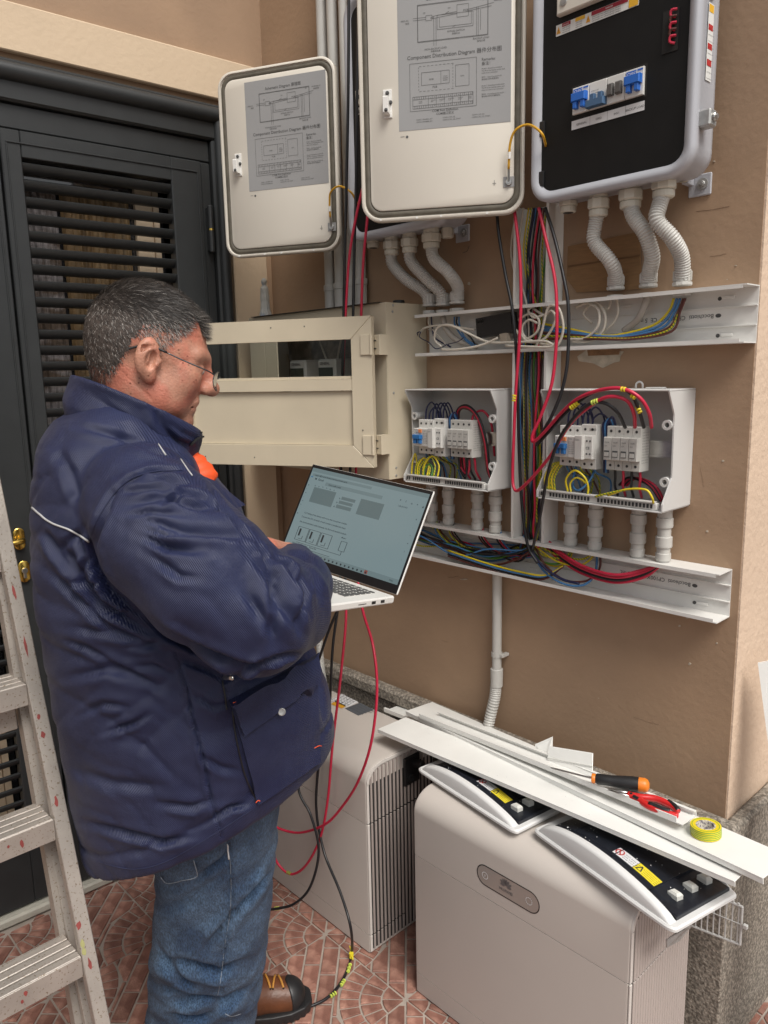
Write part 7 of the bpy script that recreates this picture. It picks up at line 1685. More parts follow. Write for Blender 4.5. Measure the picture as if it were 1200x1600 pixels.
# ---- head frame
psi, pit = math.radians(15), math.radians(18)
F0 = Sx * math.cos(psi) + Tx * math.sin(psi)
hf = F0 * math.cos(pit) - Vector((0, 0, 1)) * math.sin(pit); hu = Vector((0, 0, 1)) * math.cos(pit) + F0 * math.sin(pit); hr = hf.cross(hu).normalized()
HC = PD(239, 551, 1.36)
HT = Matrix(((hr.x, hf.x, hu.x, HC.x), (hr.y, hf.y, hu.y, HC.y), (hr.z, hf.z, hu.z, HC.z), (0, 0, 0, 1)))
HI = HT.inverted()
def toH(v): return np.asarray(v) @ np.array(HT.to_3x3()).T + np.array(HC)
def fromW(p): q = HI @ Vector(p); return (q.x, q.y, q.z)
neck_lo = fromW(PD(205, 720, 1.40))
def head_fn(X, Y, Z):
    ax = np.abs(X)
    d = sd_ell(X, Y, Z, (0, -0.016, 0.030), (0.0765, 0.098, 0.083))
    d = smin(d, sd_ell(X, Y, Z, (0, -0.050, 0.0), (0.068, 0.060, 0.070)), 0.03)
    d = smin(d, sd_ell(X, Y, Z, (0, 0.036, -0.022), (0.066, 0.058, 0.084)), 0.025)
    d = smin(d, sd_ell(X, Y, Z, (0, 0.034, -0.072), (0.058, 0.054, 0.040)), 0.03)
    d = smin(d, sd_ell(ax, Y, Z, (0.047, 0.020, -0.070), (0.020, 0.042, 0.034)), 0.03)      # jowl
    d = smin(d, sd_ell(ax, Y, Z, (0.042, 0.062, -0.030), (0.022, 0.024, 0.024)), 0.02)      # cheek
    d = smin(d, sd_cap(ax, Y, Z, (0.006, 0.090, 0.016), (0.046, 0.074, 0.017), 0.007, 0.007), 0.020)   # brow
    d = smin(d, sd_ell(X, Y, Z, (0, 0.078, -0.104), (0.026, 0.020, 0.019)), 0.018)          # chin
    d = smax(d, -sd_ell(ax, Y, Z, (0.031, 0.105, -0.004), (0.018, 0.020, 0.013)), 0.012)    # sockets
    d = smin(d, sd_ell(ax, Y, Z, (0.031, 0.078, -0.006), (0.0135, 0.0135, 0.0130)), 0.003)    # lids
    d = smin(d, sd_ell(ax, Y, Z, (0.033, 0.080, -0.019), (0.012, 0.008, 0.005)), 0.008)      # bag
    d = smin(d, sd_cap(X, Y, Z, (0, 0.092, 0.004), (0, 0.110, -0.030), 0.0085, 0.0125), 0.012)   # nose
    d = smin(d, sd_ell(X, Y, Z, (0, 0.114, -0.033), (0.0140, 0.0130, 0.0125)), 0.010)
    d = smin(d, sd_ell(ax, Y, Z, (0.0145, 0.100, -0.037), (0.0085, 0.013, 0.010)), 0.008)
    d = smax(d, -sd_ell(ax, Y, Z, (0.0085, 0.107, -0.0475), (0.0045, 0.008, 0.006)), 0.003)   # nostril
    d = smin(d, sd_cap(X, Y, Z, (-0.016, 0.091, -0.063), (0.016, 0.091, -0.063), 0.0060, 0.0060), 0.010)
    d = smin(d, sd_cap(X, Y, Z, (-0.014, 0.088, -0.0775), (0.014, 0.088, -0.0775), 0.0065, 0.0065), 0.009)
    d = smax(d, -sd_cap(ax, Y, Z, (0, 0.0995, -0.0705), (0.026, 0.084, -0.0735), 0.0022, 0.0020), 0.004)
    d = smax(d, -sd_cap(ax, Y, Z, (0.018, 0.096, -0.046), (0.033, 0.082, -0.070), 0.0016, 0.0016), 0.006)   # nasolabial
    d = d + 0.0010 * np.exp(-((Z - 0.045 - 0.004 * np.sin(ax * 70)) / 0.0022) ** 2) * (Y > 0.04) + 0.0009 * np.exp(-((Z - 0.056 - 0.003 * np.sin(ax * 60)) / 0.0022) ** 2) * (Y > 0.04)
    for q in (0.006, -0.002, -0.011): d = d + 0.0010 * np.exp(-((Z - q - (Y - 0.07) * (q * 60)) / 0.0016) ** 2) * np.exp(-((Y - 0.058) / 0.010) ** 2) * (ax > 0.045)
    d = d + 0.0014 * np.exp(-((Z + 0.062 + 0.5 * (Y + 0.01)) / 0.003) ** 2) * (Y < 0.02) * (Y > -0.1)
    # neck, with a fold at the nape
    nk = sd_cap(X, Y, Z, (0, -0.026, -0.045), neck_lo, 0.063, 0.062)
    d = smin(d, nk, 0.028)
    # ears
    e = sd_ell(ax, Y, Z, (0.083, -0.004, -0.012), (0.012, 0.021, 0.034), ((0.93, 0.36, 0), (-0.36, 0.93, 0.10), (0, -0.10, 1)))
    e = smin(e, sd_ell(ax, Y, Z, (0.078, 0.006, -0.042), (0.007, 0.011, 0.012)), 0.010)
    e = smax(e, -sd_ell(ax, Y, Z, (0.094, 0.004, -0.014), (0.014, 0.010, 0.018)), 0.003)
    e = smax(e, -sd_cap(ax, Y, Z, (0.0945, 0.006, 0.010), (0.092, -0.013, 0.002), 0.0045, 0.0035), 0.003); e = smax(e, -sd_cap(ax, Y, Z, (0.092, -0.013, 0.002), (0.091, -0.014, -0.018), 0.0035, 0.0025), 0.003)
    e = smin(e, sd_cap(ax, Y, Z, (0.080, 0.016, -0.012), (0.082, 0.013, -0.020), 0.0045, 0.0040), 0.004)   # tragus
    e = smin(e, sd_cap(ax, Y, Z, (0.088, -0.003, 0.006), (0.087, -0.001, -0.020), 0.0022, 0.0020), 0.004)
    return smin(d, e, 0.006)
V, Q = sdf_mesh(head_fn, (-0.115, -0.15, -0.235), (0.115, 0.145, 0.125), 0.0024)

# ---- hands: palm, four fingers of their own lengths with bent knuckles, thumb from the side of the palm
def hand_fn_factory(wrist, dirv, palmn, side, curl, spread=1.0, r0=0.027):
    """dirv: towards the fingers, palmn: out of the palm, side: +1 thumb towards palmn x dirv"""
    w = Vector(wrist); d = Vector(dirv).normalized(); n = Vector(palmn); n = (n - d * n.dot(d)).normalized(); s = n.cross(d) * side
    fingers = []
    base = w + d * 0.082
    for k, (off, ln) in enumerate(((0.030, 0.070), (0.010, 0.078), (-0.011, 0.073), (-0.031, 0.057))):
        p = base + s * off * 0.95 - d * (0.004 * abs(k - 1)); a = math.radians(curl[0]); pts = [p - d * 0.016, p]
        ang = 0
        for j, fr in enumerate((0.44, 0.31, 0.25)):
            ang += math.radians(curl[j]); dd_ = (d * math.cos(ang) + n * math.sin(ang) + s * (0.10 * (1.2 - k) * spread)).normalized(); p = p + dd_ * ln * fr; pts.append(p)
        fingers.append((pts, (0.0112, 0.0102, 0.0092, 0.0085, 0.0075) if k < 3 else (0.010, 0.009, 0.0082, 0.0074, 0.0066)))
    t0 = w + d * 0.022 + s * 0.024 + n * 0.004; t1 = w + d * 0.052 + s * 0.046 + n * 0.014; t2 = t1 + (d * 0.8 + s * 0.45 + n * 0.2).normalized() * 0.034; t3 = t2 + (d * 0.95 + s * 0.1 + n * 0.15).normalized() * 0.028
    thumb = ([t0, t1, t2, t3], (0.015, 0.0125, 0.0105, 0.0088))
    def fn(X, Y, Z):
        D = None
        for off in (-0.024, -0.008, 0.008, 0.024):
            c = sd_cap(X, Y, Z, w + d * 0.006 + s * off * 0.75, w + d * 0.078 + s * off * 1.15, 0.0155, 0.0125)
            D = c if D is None else smin(D, c, 0.012)
        D = smin(D, sd_cap(X, Y, Z, w - d * 0.09, w + d * 0.01, r0, r0 * 0.92), 0.018)
        D = smin(D, sd_ell(X, Y, Z, w + d * 0.034 + s * 0.026 + n * 0.008, (0.018, 0.018, 0.018)), 0.012)
        for pts, rr_ in fingers:
            c = None
            for i in range(len(pts) - 1):
                q = sd_cap(X, Y, Z, pts[i], pts[i + 1], rr_[i], rr_[i + 1]); c = q if c is None else smin(c, q, 0.003)
            D = smin(D, c, 0.0045)
        pts, rr_ = thumb; c = None
        for i in range(3):
            q = sd_cap(X, Y, Z, pts[i], pts[i + 1], rr_[i], rr_[i + 1]); c = q if c is None else smin(c, q, 0.005)
        return smin(D, c, 0.008)
    allp = [p for f in fingers for p in f[0]] + thumb[0] + [w - d * 0.1]
    lo = [min(p[i] for p in allp) - 0.035 for i in range(3)]; hi = [max(p[i] for p in allp) + 0.035 for i in range(3)]
    return fn, lo, hi, fingers, thumb
LAPD = LM.to_3x3()
lap_n = LAPD @ Vector((0, 0, 1)); lap_f = LAPD @ Vector((0, 1, 0)); lap_x = LAPD @ Vector((1, 0, 0))
# right hand over the keyboard, left hand under the base
tipR = LM @ Vector((-0.005, -0.060, 0.012))
cuffR = PD(452, 882, 1.50)
wr = LM @ Vector((0.040, -0.205, 0.062))
hR = hand_fn_factory(wr, (tipR + lap_n * 0.02 - wr).normalized(), -lap_n, -1, (22, 30, 20))
wl = LM @ Vector((-0.110, -0.215, -0.052))
hL = hand_fn_factory(wl, lap_f * 0.9 + lap_n * 0.10 + lap_x * 0.25, lap_n, -1, (4, 6, 6))
VR, QR = sdf_mesh(hR[0], hR[1], hR[2], 0.0026); VL, QL = sdf_mesh(hL[0], hL[1], hL[2], 0.0026)
mb = MB(); off = 0
for V_, Q_ in ((toH(V), Q), (VR, QR), (VL, QL)):
    mb.v += [tuple(p) for p in V_.tolist()]; mb.f += [tuple(int(i) + off for i in q) for q in Q_.tolist()]; mb.mi += [0] * len(Q_); off += len(V_)
headV, headQ = toH(V), Q
# torso, arms and legs of the body itself, slimmer than the clothes, so that it is one figure
def body_fn(X, Y, Z):
    P = [PD(208, 700, 1.40), PD(215, 800, 1.42), PD(265, 1000, 1.46), PD(310, 1200, 1.54)]
    d = sd_cap(X, Y, Z, P[0], P[1], 0.045, 0.11)
    d = smin(d, sd_cap(X, Y, Z, P[1], P[2], 0.12, 0.13), 0.03); d = smin(d, sd_cap(X, Y, Z, P[2], P[3], 0.13, 0.11), 0.03)
    for a, b_, c, w_ in ((PD(225, 772, 1.25), PD(395, 950, 1.22), PD(440, 900, 1.42), wr), (PD(260, 772, 1.56), PD(360, 950, 1.62), PD(352, 930, 1.66), wl)):
        d = smin(d, sd_cap(X, Y, Z, a, b_, 0.052, 0.040), 0.03); d = smin(d, sd_cap(X, Y, Z, b_, c, 0.040, 0.030), 0.02); d = smin(d, sd_cap(X, Y, Z, c, w_, 0.030, 0.026), 0.02)
    for a, b_, c in ((PD(330, 1230, 1.52), PD(335, 1420, 1.64), PD(318, 1610, 1.80)), (PD(330, 1220, 1.70), PD(338, 1380, 1.84), PD(330, 1500, 1.97))):
        d = smin(d, sd_cap(X, Y, Z, a, b_, 0.080, 0.055), 0.03); d = smin(d, sd_cap(X, Y, Z, b_, c, 0.055, 0.036), 0.02)
    return d
Vb, Qb = sdf_mesh(body_fn, (-1.95, 0.35, 0.0), (-0.85, 1.25, 1.58), 0.012)
mb.v += [tuple(p) for p in Vb.tolist()]; mb.f += [tuple(int(i) + off for i in q) for q in Qb.tolist()]; mb.mi += [0] * len(Qb)
body = mb.build('body', M_SKIN, man, True)
bvh_head = BVHTree.FromPolygons([tuple(p) for p in headV.tolist()], [tuple(int(i) for i in q) for q in headQ.tolist()])
# nails of the right hand
for pts, rr_ in hR[3] + [hR[4]]:
    a, c = pts[-2], pts[-1]; d_ = (c - a).normalized(); b = MB(); up = lap_n; s_ = d_.cross(up).normalized(); up = s_.cross(d_)
    b.prism([c + up * rr_[-1] * 0.80 + s_ * 0.0045 - d_ * 0.005, c + up * rr_[-1] * 0.80 - s_ * 0.0045 - d_ * 0.005, c + up * rr_[-1] * 0.6 - s_ * 0.004 + d_ * 0.006, c + up * rr_[-1] * 0.6 + s_ * 0.004 + d_ * 0.006], tuple(up * 0.0018)); b.build('nail', mat('nail', (0.62, 0.38, 0.30), 0.3), man)

# ---- hair: short strands, dark on top, grey over ears and forehead
def in_hair(p):
    x, y, z = p; ax = abs(x)
    if y > 0.0:
        side = 0.006 + 1.25 * max(0, y - 0.014)
        if y > 0.094: return False
        if ax < 0.030: return z > (0.052 if y > 0.05 else 0.03)
        if y > 0.048: return z > 0.085
        return z > side + 0.004 * math.sin(z * 400 + y * 300)
    if y > -0.035: return z > 0.014 if ax > 0.05 else z > 0.03
    return z > max(-0.082, 0.012 - 3.2 * max(0.0, -0.030 - y) + 0.006 * math.sin(z * 300))
rh = random.Random(12)
tri = []
hv = V
cent = hv[Q].mean(1); nrm_ = np.cross(hv[Q[:, 1]] - hv[Q[:, 0]], hv[Q[:, 2]] - hv[Q[:, 0]]); nl = np.linalg.norm(nrm_, axis=1) + 1e-12; nrm_ = nrm_ / nl[:, None]
sel = [i for i in range(len(cent)) if in_hair(cent[i]) and cent[i][2] > -0.085 and not (abs(cent[i][0]) > 0.0785 and -0.03 < cent[i][1] < 0.025 and cent[i][2] < 0.026)]
# hair cap: the scalp skin under the strands
def cap_margin(p):
    x, y, z = p
    if y > 0.0: return z - (0.034 + 0.9 * max(0, y - 0.015)) if abs(x) > 0.03 else z - 0.050
    return z - max(-0.060, 0.030 - 3.0 * max(0.0, -0.022 - y))
capf = [Q[i] for i in sel if cap_margin(cent[i]) > rh.uniform(0, 1) ** 1.6 * 0.020]; used_ = {}; cv_, cf_ = [], []
for q in capf:
    f = []
    for i in q.tolist():
        if i not in used_: used_[i] = len(cv_); cv_.append(i)
        f.append(used_[i])
    cf_.append(tuple(f))
vn = np.zeros_like(hv); 
for k in range(4): np.add.at(vn, Q[:, k], nrm_)
vn /= (np.linalg.norm(vn, axis=1) + 1e-12)[:, None]
if (vn * hv).sum(1).mean() < 0: vn = -vn; nrm_ = -nrm_
capv = hv[cv_] + vn[cv_] * 0.0012
mb = MB(); mb.v = [tuple(p) for p in toH(capv).tolist()]; mb.f = cf_; mb.mi = [0] * len(cf_)
M_HCAP = mat('scalp_hair', (0.065, 0.05, 0.042), 0.85, var=0.4, vscale=140, bump=0.001, bscale=500)
hair = mb.build('hair', M_HCAP, man, True)
strands = {0: MB(), 1: MB(), 2: MB()}
for _ in range(30000):
    i = rh.choice(sel); c = Vector(cent[i]) + Vector([rh.uniform(-0.0016, 0.0016) for _ in range(3)]); n = Vector(nrm_[i])
    x, y, z = c; ax = abs(x)
    if z < 0.03 and rh.random() < 0.15 * min(1, max(0, (0.03 - z) / 0.05)): continue
    top = min(1, max(0, (z - 0.035) / 0.05)); frontness = min(1, max(0, (y - 0.03) / 0.05))
    L = 0.006 + 0.015 * top + 0.010 * frontness * top + rh.uniform(-0.002, 0.004)
    fl = Vector((0.0, 0.55 + 0.5 * top, -0.55 + 0.45 * top)) + Vector([rh.uniform(-0.35, 0.35) for _ in range(3)])
    fl = fl - n * fl.dot(n); fl = fl.normalized() if fl.length > 1e-4 else fl
    lift = 0.38 + 0.35 * top
    d1 = (n * lift + fl).normalized(); d2 = (n * (lift * 0.3) + fl).normalized()
    if frontness > 0.3 and top > 0.3: d2 = (n * 0.5 + Vector((rh.uniform(-.5, .5), 0.7, -0.1))).normalized()
    s_ = d1.cross(n); s_ = s_.normalized() if s_.length > 1e-4 else Vector((1, 0, 0)); s_ = (s_ + n * rh.uniform(-0.5, 0.5)).normalized(); w_ = 0.00023
    p0, p1, p2 = c, c + d1 * L * 0.5, c + d1 * L * 0.5 + d2 * L * 0.5
    grey = 0.05 + 0.62 * max(0, 1 - top * 1.4) * (1 if y > -0.02 else 0.45) + 0.45 * frontness
    u = rh.random(); k = 2 if u < grey * 0.62 else (1 if u < grey + 0.15 else 0)
    strands[k].add([tuple(HT @ v) for v in (p0 - s_ * w_, p0 + s_ * w_, p1 + s_ * w_ * 0.9, p1 - s_ * w_ * 0.9, p2)], [(0, 1, 2, 3), (3, 2, 4)])
for k, m_ in ((0, mat('hair_dark', (0.022, 0.018, 0.016), 0.5)), (1, mat('hair_mid', (0.06, 0.048, 0.04), 0.5)), (2, mat('hair_grey', (0.38, 0.35, 0.32), 0.5))):
    tag(strands[k].build('hair_strands', m_, hair), kind='stuff')
# eyebrow and eyelid line
b = MB()
for k in range(260):
    t = rh.random(); x = 0.014 + 0.034 * t; y = 0.104 - 0.020 * t ** 1.3; z = 0.019 + 0.004 * math.sin(math.pi * t) + rh.uniform(-0.003, 0.003)
    loc, nn, _, _ = bvh_head.find_nearest(HT @ Vector((x, y, z)))
    d_ = (HT.to_3x3() @ Vector((0.7, -0.2, rh.uniform(-0.2, 0.5)))).normalized(); s_ = d_.cross(nn).normalized() * 0.0003; L = rh.uniform(0.004, 0.009); e = loc + nn * 0.0005
    b.add([e - s_, e + s_, e + d_ * L + nn * 0.002], [(0, 1, 2)])
tag(b.build('eyebrow', mat('hair_grey', (0.38, 0.35, 0.32), 0.5), man), kind='stuff')
for sx in (1, -1):
    b = MB(); c = HT @ Vector((sx * 0.031, 0.0835, -0.008)); b.lathe(c - hf * 0.008, hf, [(0, 0.006), (0.008, 0.0092), (0.0135, 0.0070), (0.0162, 0.0030), (0.0168, 0.0005)], 14); ey = b.build('eye', mat('eye_white', (0.55, 0.5, 0.46), 0.2), man, True)
    b = MB(); b.cyl(c + hf * 0.0075 - hu * 0.002, c + hf * 0.0080 - hu * 0.002, 0.0040, 12); b.build('iris', mat('iris', (0.05, 0.03, 0.02), 0.2), ey)

# ---- glasses
def HP(x, y, z): return HT @ Vector((x, y, z))
gl = MB()
M_GLF = mat('spectacle_metal', (0.10, 0.11, 0.12), 0.25, 0.8)
gl = bpy.data.objects.new('glasses', None); COL.objects.link(gl); gl.parent = man; gl.matrix_basis = wm(man).inverted() @ Matrix.Translation(HC)
gl = None
b = MB()
for sx in (1, -1):
    cx_, cy_, cz_ = sx * 0.034, 0.119, -0.017
    ring = [HP(cx_ + 0.025 * math.cos(a), cy_ - 0.010 * abs(math.cos(a)) * (1 if math.cos(a) * sx > 0 else 0.2) - 0.16 * 0.017 * math.sin(a), cz_ + 0.0165 * math.sin(a)) for a in [2 * math.pi * k / 24 for k in range(25)]]
    b.tube(ring, 0.0009, 6)
    b.tube([HP(sx * 0.0585, 0.108, -0.008), HP(sx * 0.070, 0.102, -0.006), HP(sx * 0.0785, 0.090, -0.004), HP(sx * 0.081, 0.055, 0.000), HP(sx * 0.0825, 0.022, 0.005)], 0.0013, 6, smooth=4)
b.tube([HP(-0.010, 0.119, -0.012), HP(0, 0.122, -0.008), HP(0.010, 0.119, -0.012)], 0.0011, 6, smooth=4)
for o in [o for o in bpy.data.objects if o.name.startswith('glasses')]: bpy.data.objects.remove(o)
glo = b.build('glasses', M_GLF, man, True)
b = MB()
for sx in (1, -1):
    b.tube([HP(sx * 0.0825, 0.024, 0.005), HP(sx * 0.0825, 0.0, 0.008), HP(sx * 0.0805, -0.014, 0.006), HP(sx * 0.0790, -0.028, -0.002), HP(sx * 0.0785, -0.036, -0.007)], 0.0020, 8, smooth=4)
b.build('temple_tip', M_RUB, glo, True)
for sx in (1, -1):
    b = MB(); cx_, cy_, cz_ = sx * 0.034, 0.1185, -0.017
    b.add([tuple(HP(cx_ + 0.0245 * math.cos(a), cy_ - 0.010 * abs(math.cos(a)) * (1 if math.cos(a) * sx > 0 else 0.2) - 0.16 * 0.017 * math.sin(a), cz_ + 0.016 * math.sin(a))) for a in [2 * math.pi * k / 24 for k in range(24)]], [tuple(range(24))]); b.build('lens', M_CLEAR, glo)
# ------------------------------------------------------------ clothes
def weave(name, col, col2, rough, sheen, scale, dist, kind='rib'):
    m = bpy.data.materials.new(name); m.use_nodes = True; nt = m.node_tree; L = nt.links; b = nt.nodes['Principled BSDF']
    b.inputs['Roughness'].default_value = rough; b.inputs['Sheen Weight'].default_value = sheen; b.inputs['Sheen Roughness'].default_value = 0.4; b.inputs['Specular IOR Level'].default_value = 0.38
    tc = nt.nodes.new('ShaderNodeTexCoord'); n = nt.nodes.new('ShaderNodeTexNoise'); n.inputs['Scale'].default_value = 9 if kind == 'rib' else 8; n.inputs['Detail'].default_value = 9; n.inputs['Roughness'].default_value = 0.65
    r = nt.nodes.new('ShaderNodeValToRGB'); r.color_ramp.elements[0].position = 0.40; r.color_ramp.elements[1].position = 0.66; r.color_ramp.elements[0].color = (*col, 1); r.color_ramp.elements[1].color = (*col2, 1)
    L.new(tc.outputs['Object'], n.inputs['Vector']); L.new(n.outputs[0], r.inputs[0])
    w = nt.nodes.new('ShaderNodeTexWave'); w.bands_direction = 'DIAGONAL' if kind == 'rib' else 'Z'; w.inputs['Scale'].default_value = scale; w.inputs['Distortion'].default_value = 0.6; w.inputs['Detail'].default_value = 1
    w2 = nt.nodes.new('ShaderNodeTexNoise'); w2.inputs['Scale'].default_value = scale * (2.0 if kind == 'rib' else 1.3); w2.inputs['Detail'].default_value = 2
    L.new(tc.outputs['Object'], w.inputs['Vector']); L.new(tc.outputs['Object'], w2.inputs['Vector'])
    ad = nt.nodes.new('ShaderNodeMath'); ad.operation = 'ADD'; L.new(w.outputs[0], ad.inputs[0]); L.new(w2.outputs[0], ad.inputs[1])
    n3 = nt.nodes.new('ShaderNodeTexNoise'); n3.inputs['Scale'].default_value = 45; n3.inputs['Detail'].default_value = 4; L.new(tc.outputs['Object'], n3.inputs['Vector'])
    bp = nt.nodes.new('ShaderNodeBump'); bp.inputs['Distance'].default_value = dist; L.new(ad.outputs[0], bp.inputs['Height'])
    bp2 = nt.nodes.new('ShaderNodeBump'); bp2.inputs['Distance'].default_value = 0.0022 if kind == 'rib' else 0.0016; L.new(n3.outputs[0], bp2.inputs['Height']); L.new(bp.outputs[0], bp2.inputs['Normal']); L.new(bp2.outputs[0], b.inputs['Normal'])
    if kind != 'rib':
        mx = nt.nodes.new('ShaderNodeMix'); mx.data_type = 'RGBA'; mx.blend_type = 'MULTIPLY'; mx.inputs[0].default_value = 0.8
        n4 = nt.nodes.new('ShaderNodeTexNoise'); n4.inputs['Scale'].default_value = 420; n4.inputs['Detail'].default_value = 3; mp = nt.nodes.new('ShaderNodeMapping'); mp.inputs['Scale'].default_value = (1, 1, 0.35); L.new(tc.outputs['Object'], mp.inputs[0]); L.new(mp.outputs[0], n4.inputs['Vector'])
        mr = nt.nodes.new('ShaderNodeMapRange'); mr.inputs[1].default_value = 0.35; mr.inputs[2].default_value = 0.65; mr.inputs[3].default_value = 0.35; mr.inputs[4].default_value = 1.7; L.new(n4.outputs[0], mr.inputs[0])
        L.new(r.outputs[0], mx.inputs[6]); L.new(mr.outputs[0], mx.inputs[7]); L.new(mx.outputs[2], b.inputs['Base Color'])
    else: L.new(r.outputs[0], b.inputs['Base Color'])
    return m
M_JACK = weave('navy_nylon', (0.0105, 0.0145, 0.050), (0.022, 0.028, 0.072), 0.50, 0.03, 150, 0.0005)
M_DENIM = weave('denim', (0.022, 0.048, 0.100), (0.082, 0.140, 0.225), 0.8, 0.1, 330, 0.0004, 'denim')
M_PIPE = mat('reflective_piping', (0.42, 0.42, 0.42), 0.4); M_ORG = mat('orange_vest', (0.75, 0.085, 0.015), 0.6, var=0.15, vscale=25, bump=0.002, bscale=50)
M_LEATH = mat('brown_leather', (0.105, 0.036, 0.014), 0.42, var=0.3, vscale=25, bump=0.0008, bscale=140); M_LACE = mat('ochre_lace', (0.48, 0.22, 0.04), 0.7)
Sn, Tn = np.array(Sx), np.array(Tx)

def stack(rows):
    """rows of (py, left px, right px, depth, half thickness): a stack of ellipses that follows the outline"""
    R_ = []
    for (py, l, r, d, hb) in rows:
        c = PD((l + r) / 2, py, d); R_.append((c.z, c.x, c.y, (r - l) / 2 * d / F_PX, hb))
    R_.sort(); return np.array(R_)
def sd_stack(X, Y, Z, R_, sq=2.0, capk=0.02):
    z = np.clip(Z, R_[0, 0], R_[-1, 0])
    cx = np.interp(z, R_[:, 0], R_[:, 1]); cy = np.interp(z, R_[:, 0], R_[:, 2]); a = np.interp(z, R_[:, 0], R_[:, 3]); hb = np.interp(z, R_[:, 0], R_[:, 4])
    s = (X - cx) * Sn[0] + (Y - cy) * Sn[1]; t = (X - cx) * Tn[0] + (Y - cy) * Tn[1]
    k = (np.abs(s / a) ** sq + np.abs(t / hb) ** sq) ** (1.0 / sq)
    d = (k - 1) * np.minimum(a, hb)
    return smax(d, np.abs(Z - (R_[0, 0] + R_[-1, 0]) / 2) - (R_[-1, 0] - R_[0, 0]) / 2, capk)
def plane3(p, q, r, inside):
    p, q, r = Vector(p), Vector(q), Vector(r); n = (q - p).cross(r - p).normalized()
    if (Vector(inside) - p).dot(n) > 0: n = -n
    return n, n.dot(p)          # negative inside
JR = stack([(628, 130, 255, 1.37, 0.085), (652, 96, 272, 1.37, 0.13), (690, 76, 290, 1.38, 0.170), (740, 70, 320, 1.39, 0.195), (800, 66, 372, 1.40, 0.205), (860, 65, 395, 1.41, 0.20), (920, 68, 402, 1.42, 0.195), (975, 78, 440, 1.44, 0.20), (1030, 88, 492, 1.47, 0.22), (1090, 100, 512, 1.50, 0.235), (1150, 112, 524, 1.53, 0.24), (1220, 124, 528, 1.56, 0.24), (1300, 142, 520, 1.60, 0.245), (1385, 162, 500, 1.64, 0.235), (1450, 172, 490, 1.68, 0.235)])
hemN, hemK = plane3(PD(528, 1150, 1.56), PD(232, 1352, 1.40), PD(150, 1318, 1.60), PD(250, 1000, 1.45))
def cap3(X, Y, Z, pts, rr_, k=0.03):
    d = None
    for i in range(len(pts) - 1):
        c = sd_cap(X, Y, Z, pts[i], pts[i + 1], rr_[i], rr_[i + 1]); d = c if d is None else smin(d, c, k)
    return d
ARM = [PD(222, 782, 1.235), PD(262, 838, 1.20), PD(330, 905, 1.17), PD(398, 958, 1.175), PD(436, 950, 1.26), PD(460, 915, 1.40), PD(459, 892, 1.50)]
ARR = [0.093, 0.098, 0.098, 0.088, 0.078, 0.063, 0.054]
FARM = [PD(262, 790, 1.52), PD(330, 900, 1.58), PD(365, 950, 1.60), PD(352, 935, 1.66), wl - (lap_f * 0.07)]
FARR = [0.090, 0.080, 0.070, 0.055, 0.048]
def wr_noise(X, Y, Z):
    """low folds: warped waves that run round the body, plus crumple"""
    u = X * Sn[0] + Y * Sn[1]; v = X * Tn[0] + Y * Tn[1]
    w = Z + 0.35 * u + 0.025 * np.sin(u * 21 + 1.3) + 0.018 * np.sin(v * 27 + Z * 9)
    m1 = 0.5 + 0.5 * np.sin(u * 8 + Z * 11 + v * 5); m2 = 0.5 + 0.5 * np.sin(Z * 14 - u * 9 + 2); m3 = 0.5 + 0.5 * np.sin(u * 17 - Z * 8 + 3 * v)
    r1 = (1 - np.abs(np.sin(w * 30 + 1.1 * np.sin(u * 13 + Z * 6)))) ** 3 * m1 ** 1.5
    r2 = (1 - np.abs(np.sin((u * 0.9 - Z * 0.55) * 36 + 1.4 * np.sin(Z * 19 + v * 7)))) ** 3 * m2 ** 1.5
    r3 = (1 - np.abs(np.sin((u * 0.4 + Z) * 52 + 1.8 * np.sin(u * 23 - Z * 11)))) ** 3 * m3 ** 2
    return 0.0050 * r1 + 0.0040 * r2 + 0.0028 * r3 - 0.0015 + 0.0010 * np.sin(w * 62)
def jacket_fn(X, Y, Z):
    d = sd_stack(X, Y, Z, JR)
    d = smin(d, sd_cap(X, Y, Z, PD(180, 705, 1.30), PD(258, 738, 1.32), 0.075, 0.050), 0.03)
    d = smax(d, X * hemN.x + Y * hemN.y + Z * hemN.z - hemK, 0.012)
    # the hem band is gathered a little
    hb_ = (hemK - (X * hemN.x + Y * hemN.y + Z * hemN.z)); d = d + 0.006 * np.exp(-((hb_ - 0.060) / 0.007) ** 2) + 0.004 * np.exp(-((hb_ - 0.0) / 0.02) ** 2)
    arm = cap3(X, Y, Z, ARM, ARR, 0.03); arm2 = cap3(X, Y, Z, FARM, FARR, 0.03)
    d = smin(d, arm, 0.010); d = smin(d, arm2, 0.012)
    # open at the neck and the cuffs
    d = smax(d, -sd_cap(X, Y, Z, PD(205, 560, 1.37), PD(212, 668, 1.38), 0.085, 0.070), 0.01)
    e = (ARM[-1] - ARM[-2]).normalized(); d = smax(d, -sd_cap(X, Y, Z, ARM[-1] - e * 0.0 + e * 0.05, ARM[-1] + e * 0.09, 0.034, 0.036), 0.006)
    return d + wr_noise(X, Y, Z)
Vj, Qj = sdf_mesh(jacket_fn, (-1.86, 0.25, 0.50), (-0.82, 1.15, 1.62), 0.0055)
def vnormals(V, Q):
    fn_ = np.cross(V[Q[:, 2]] - V[Q[:, 0]], V[Q[:, 3]] - V[Q[:, 1]]); vn = np.zeros_like(V)
    for k in range(4): np.add.at(vn, Q[:, k], fn_)
    return vn / (np.linalg.norm(vn, axis=1) + 1e-12)[:, None]
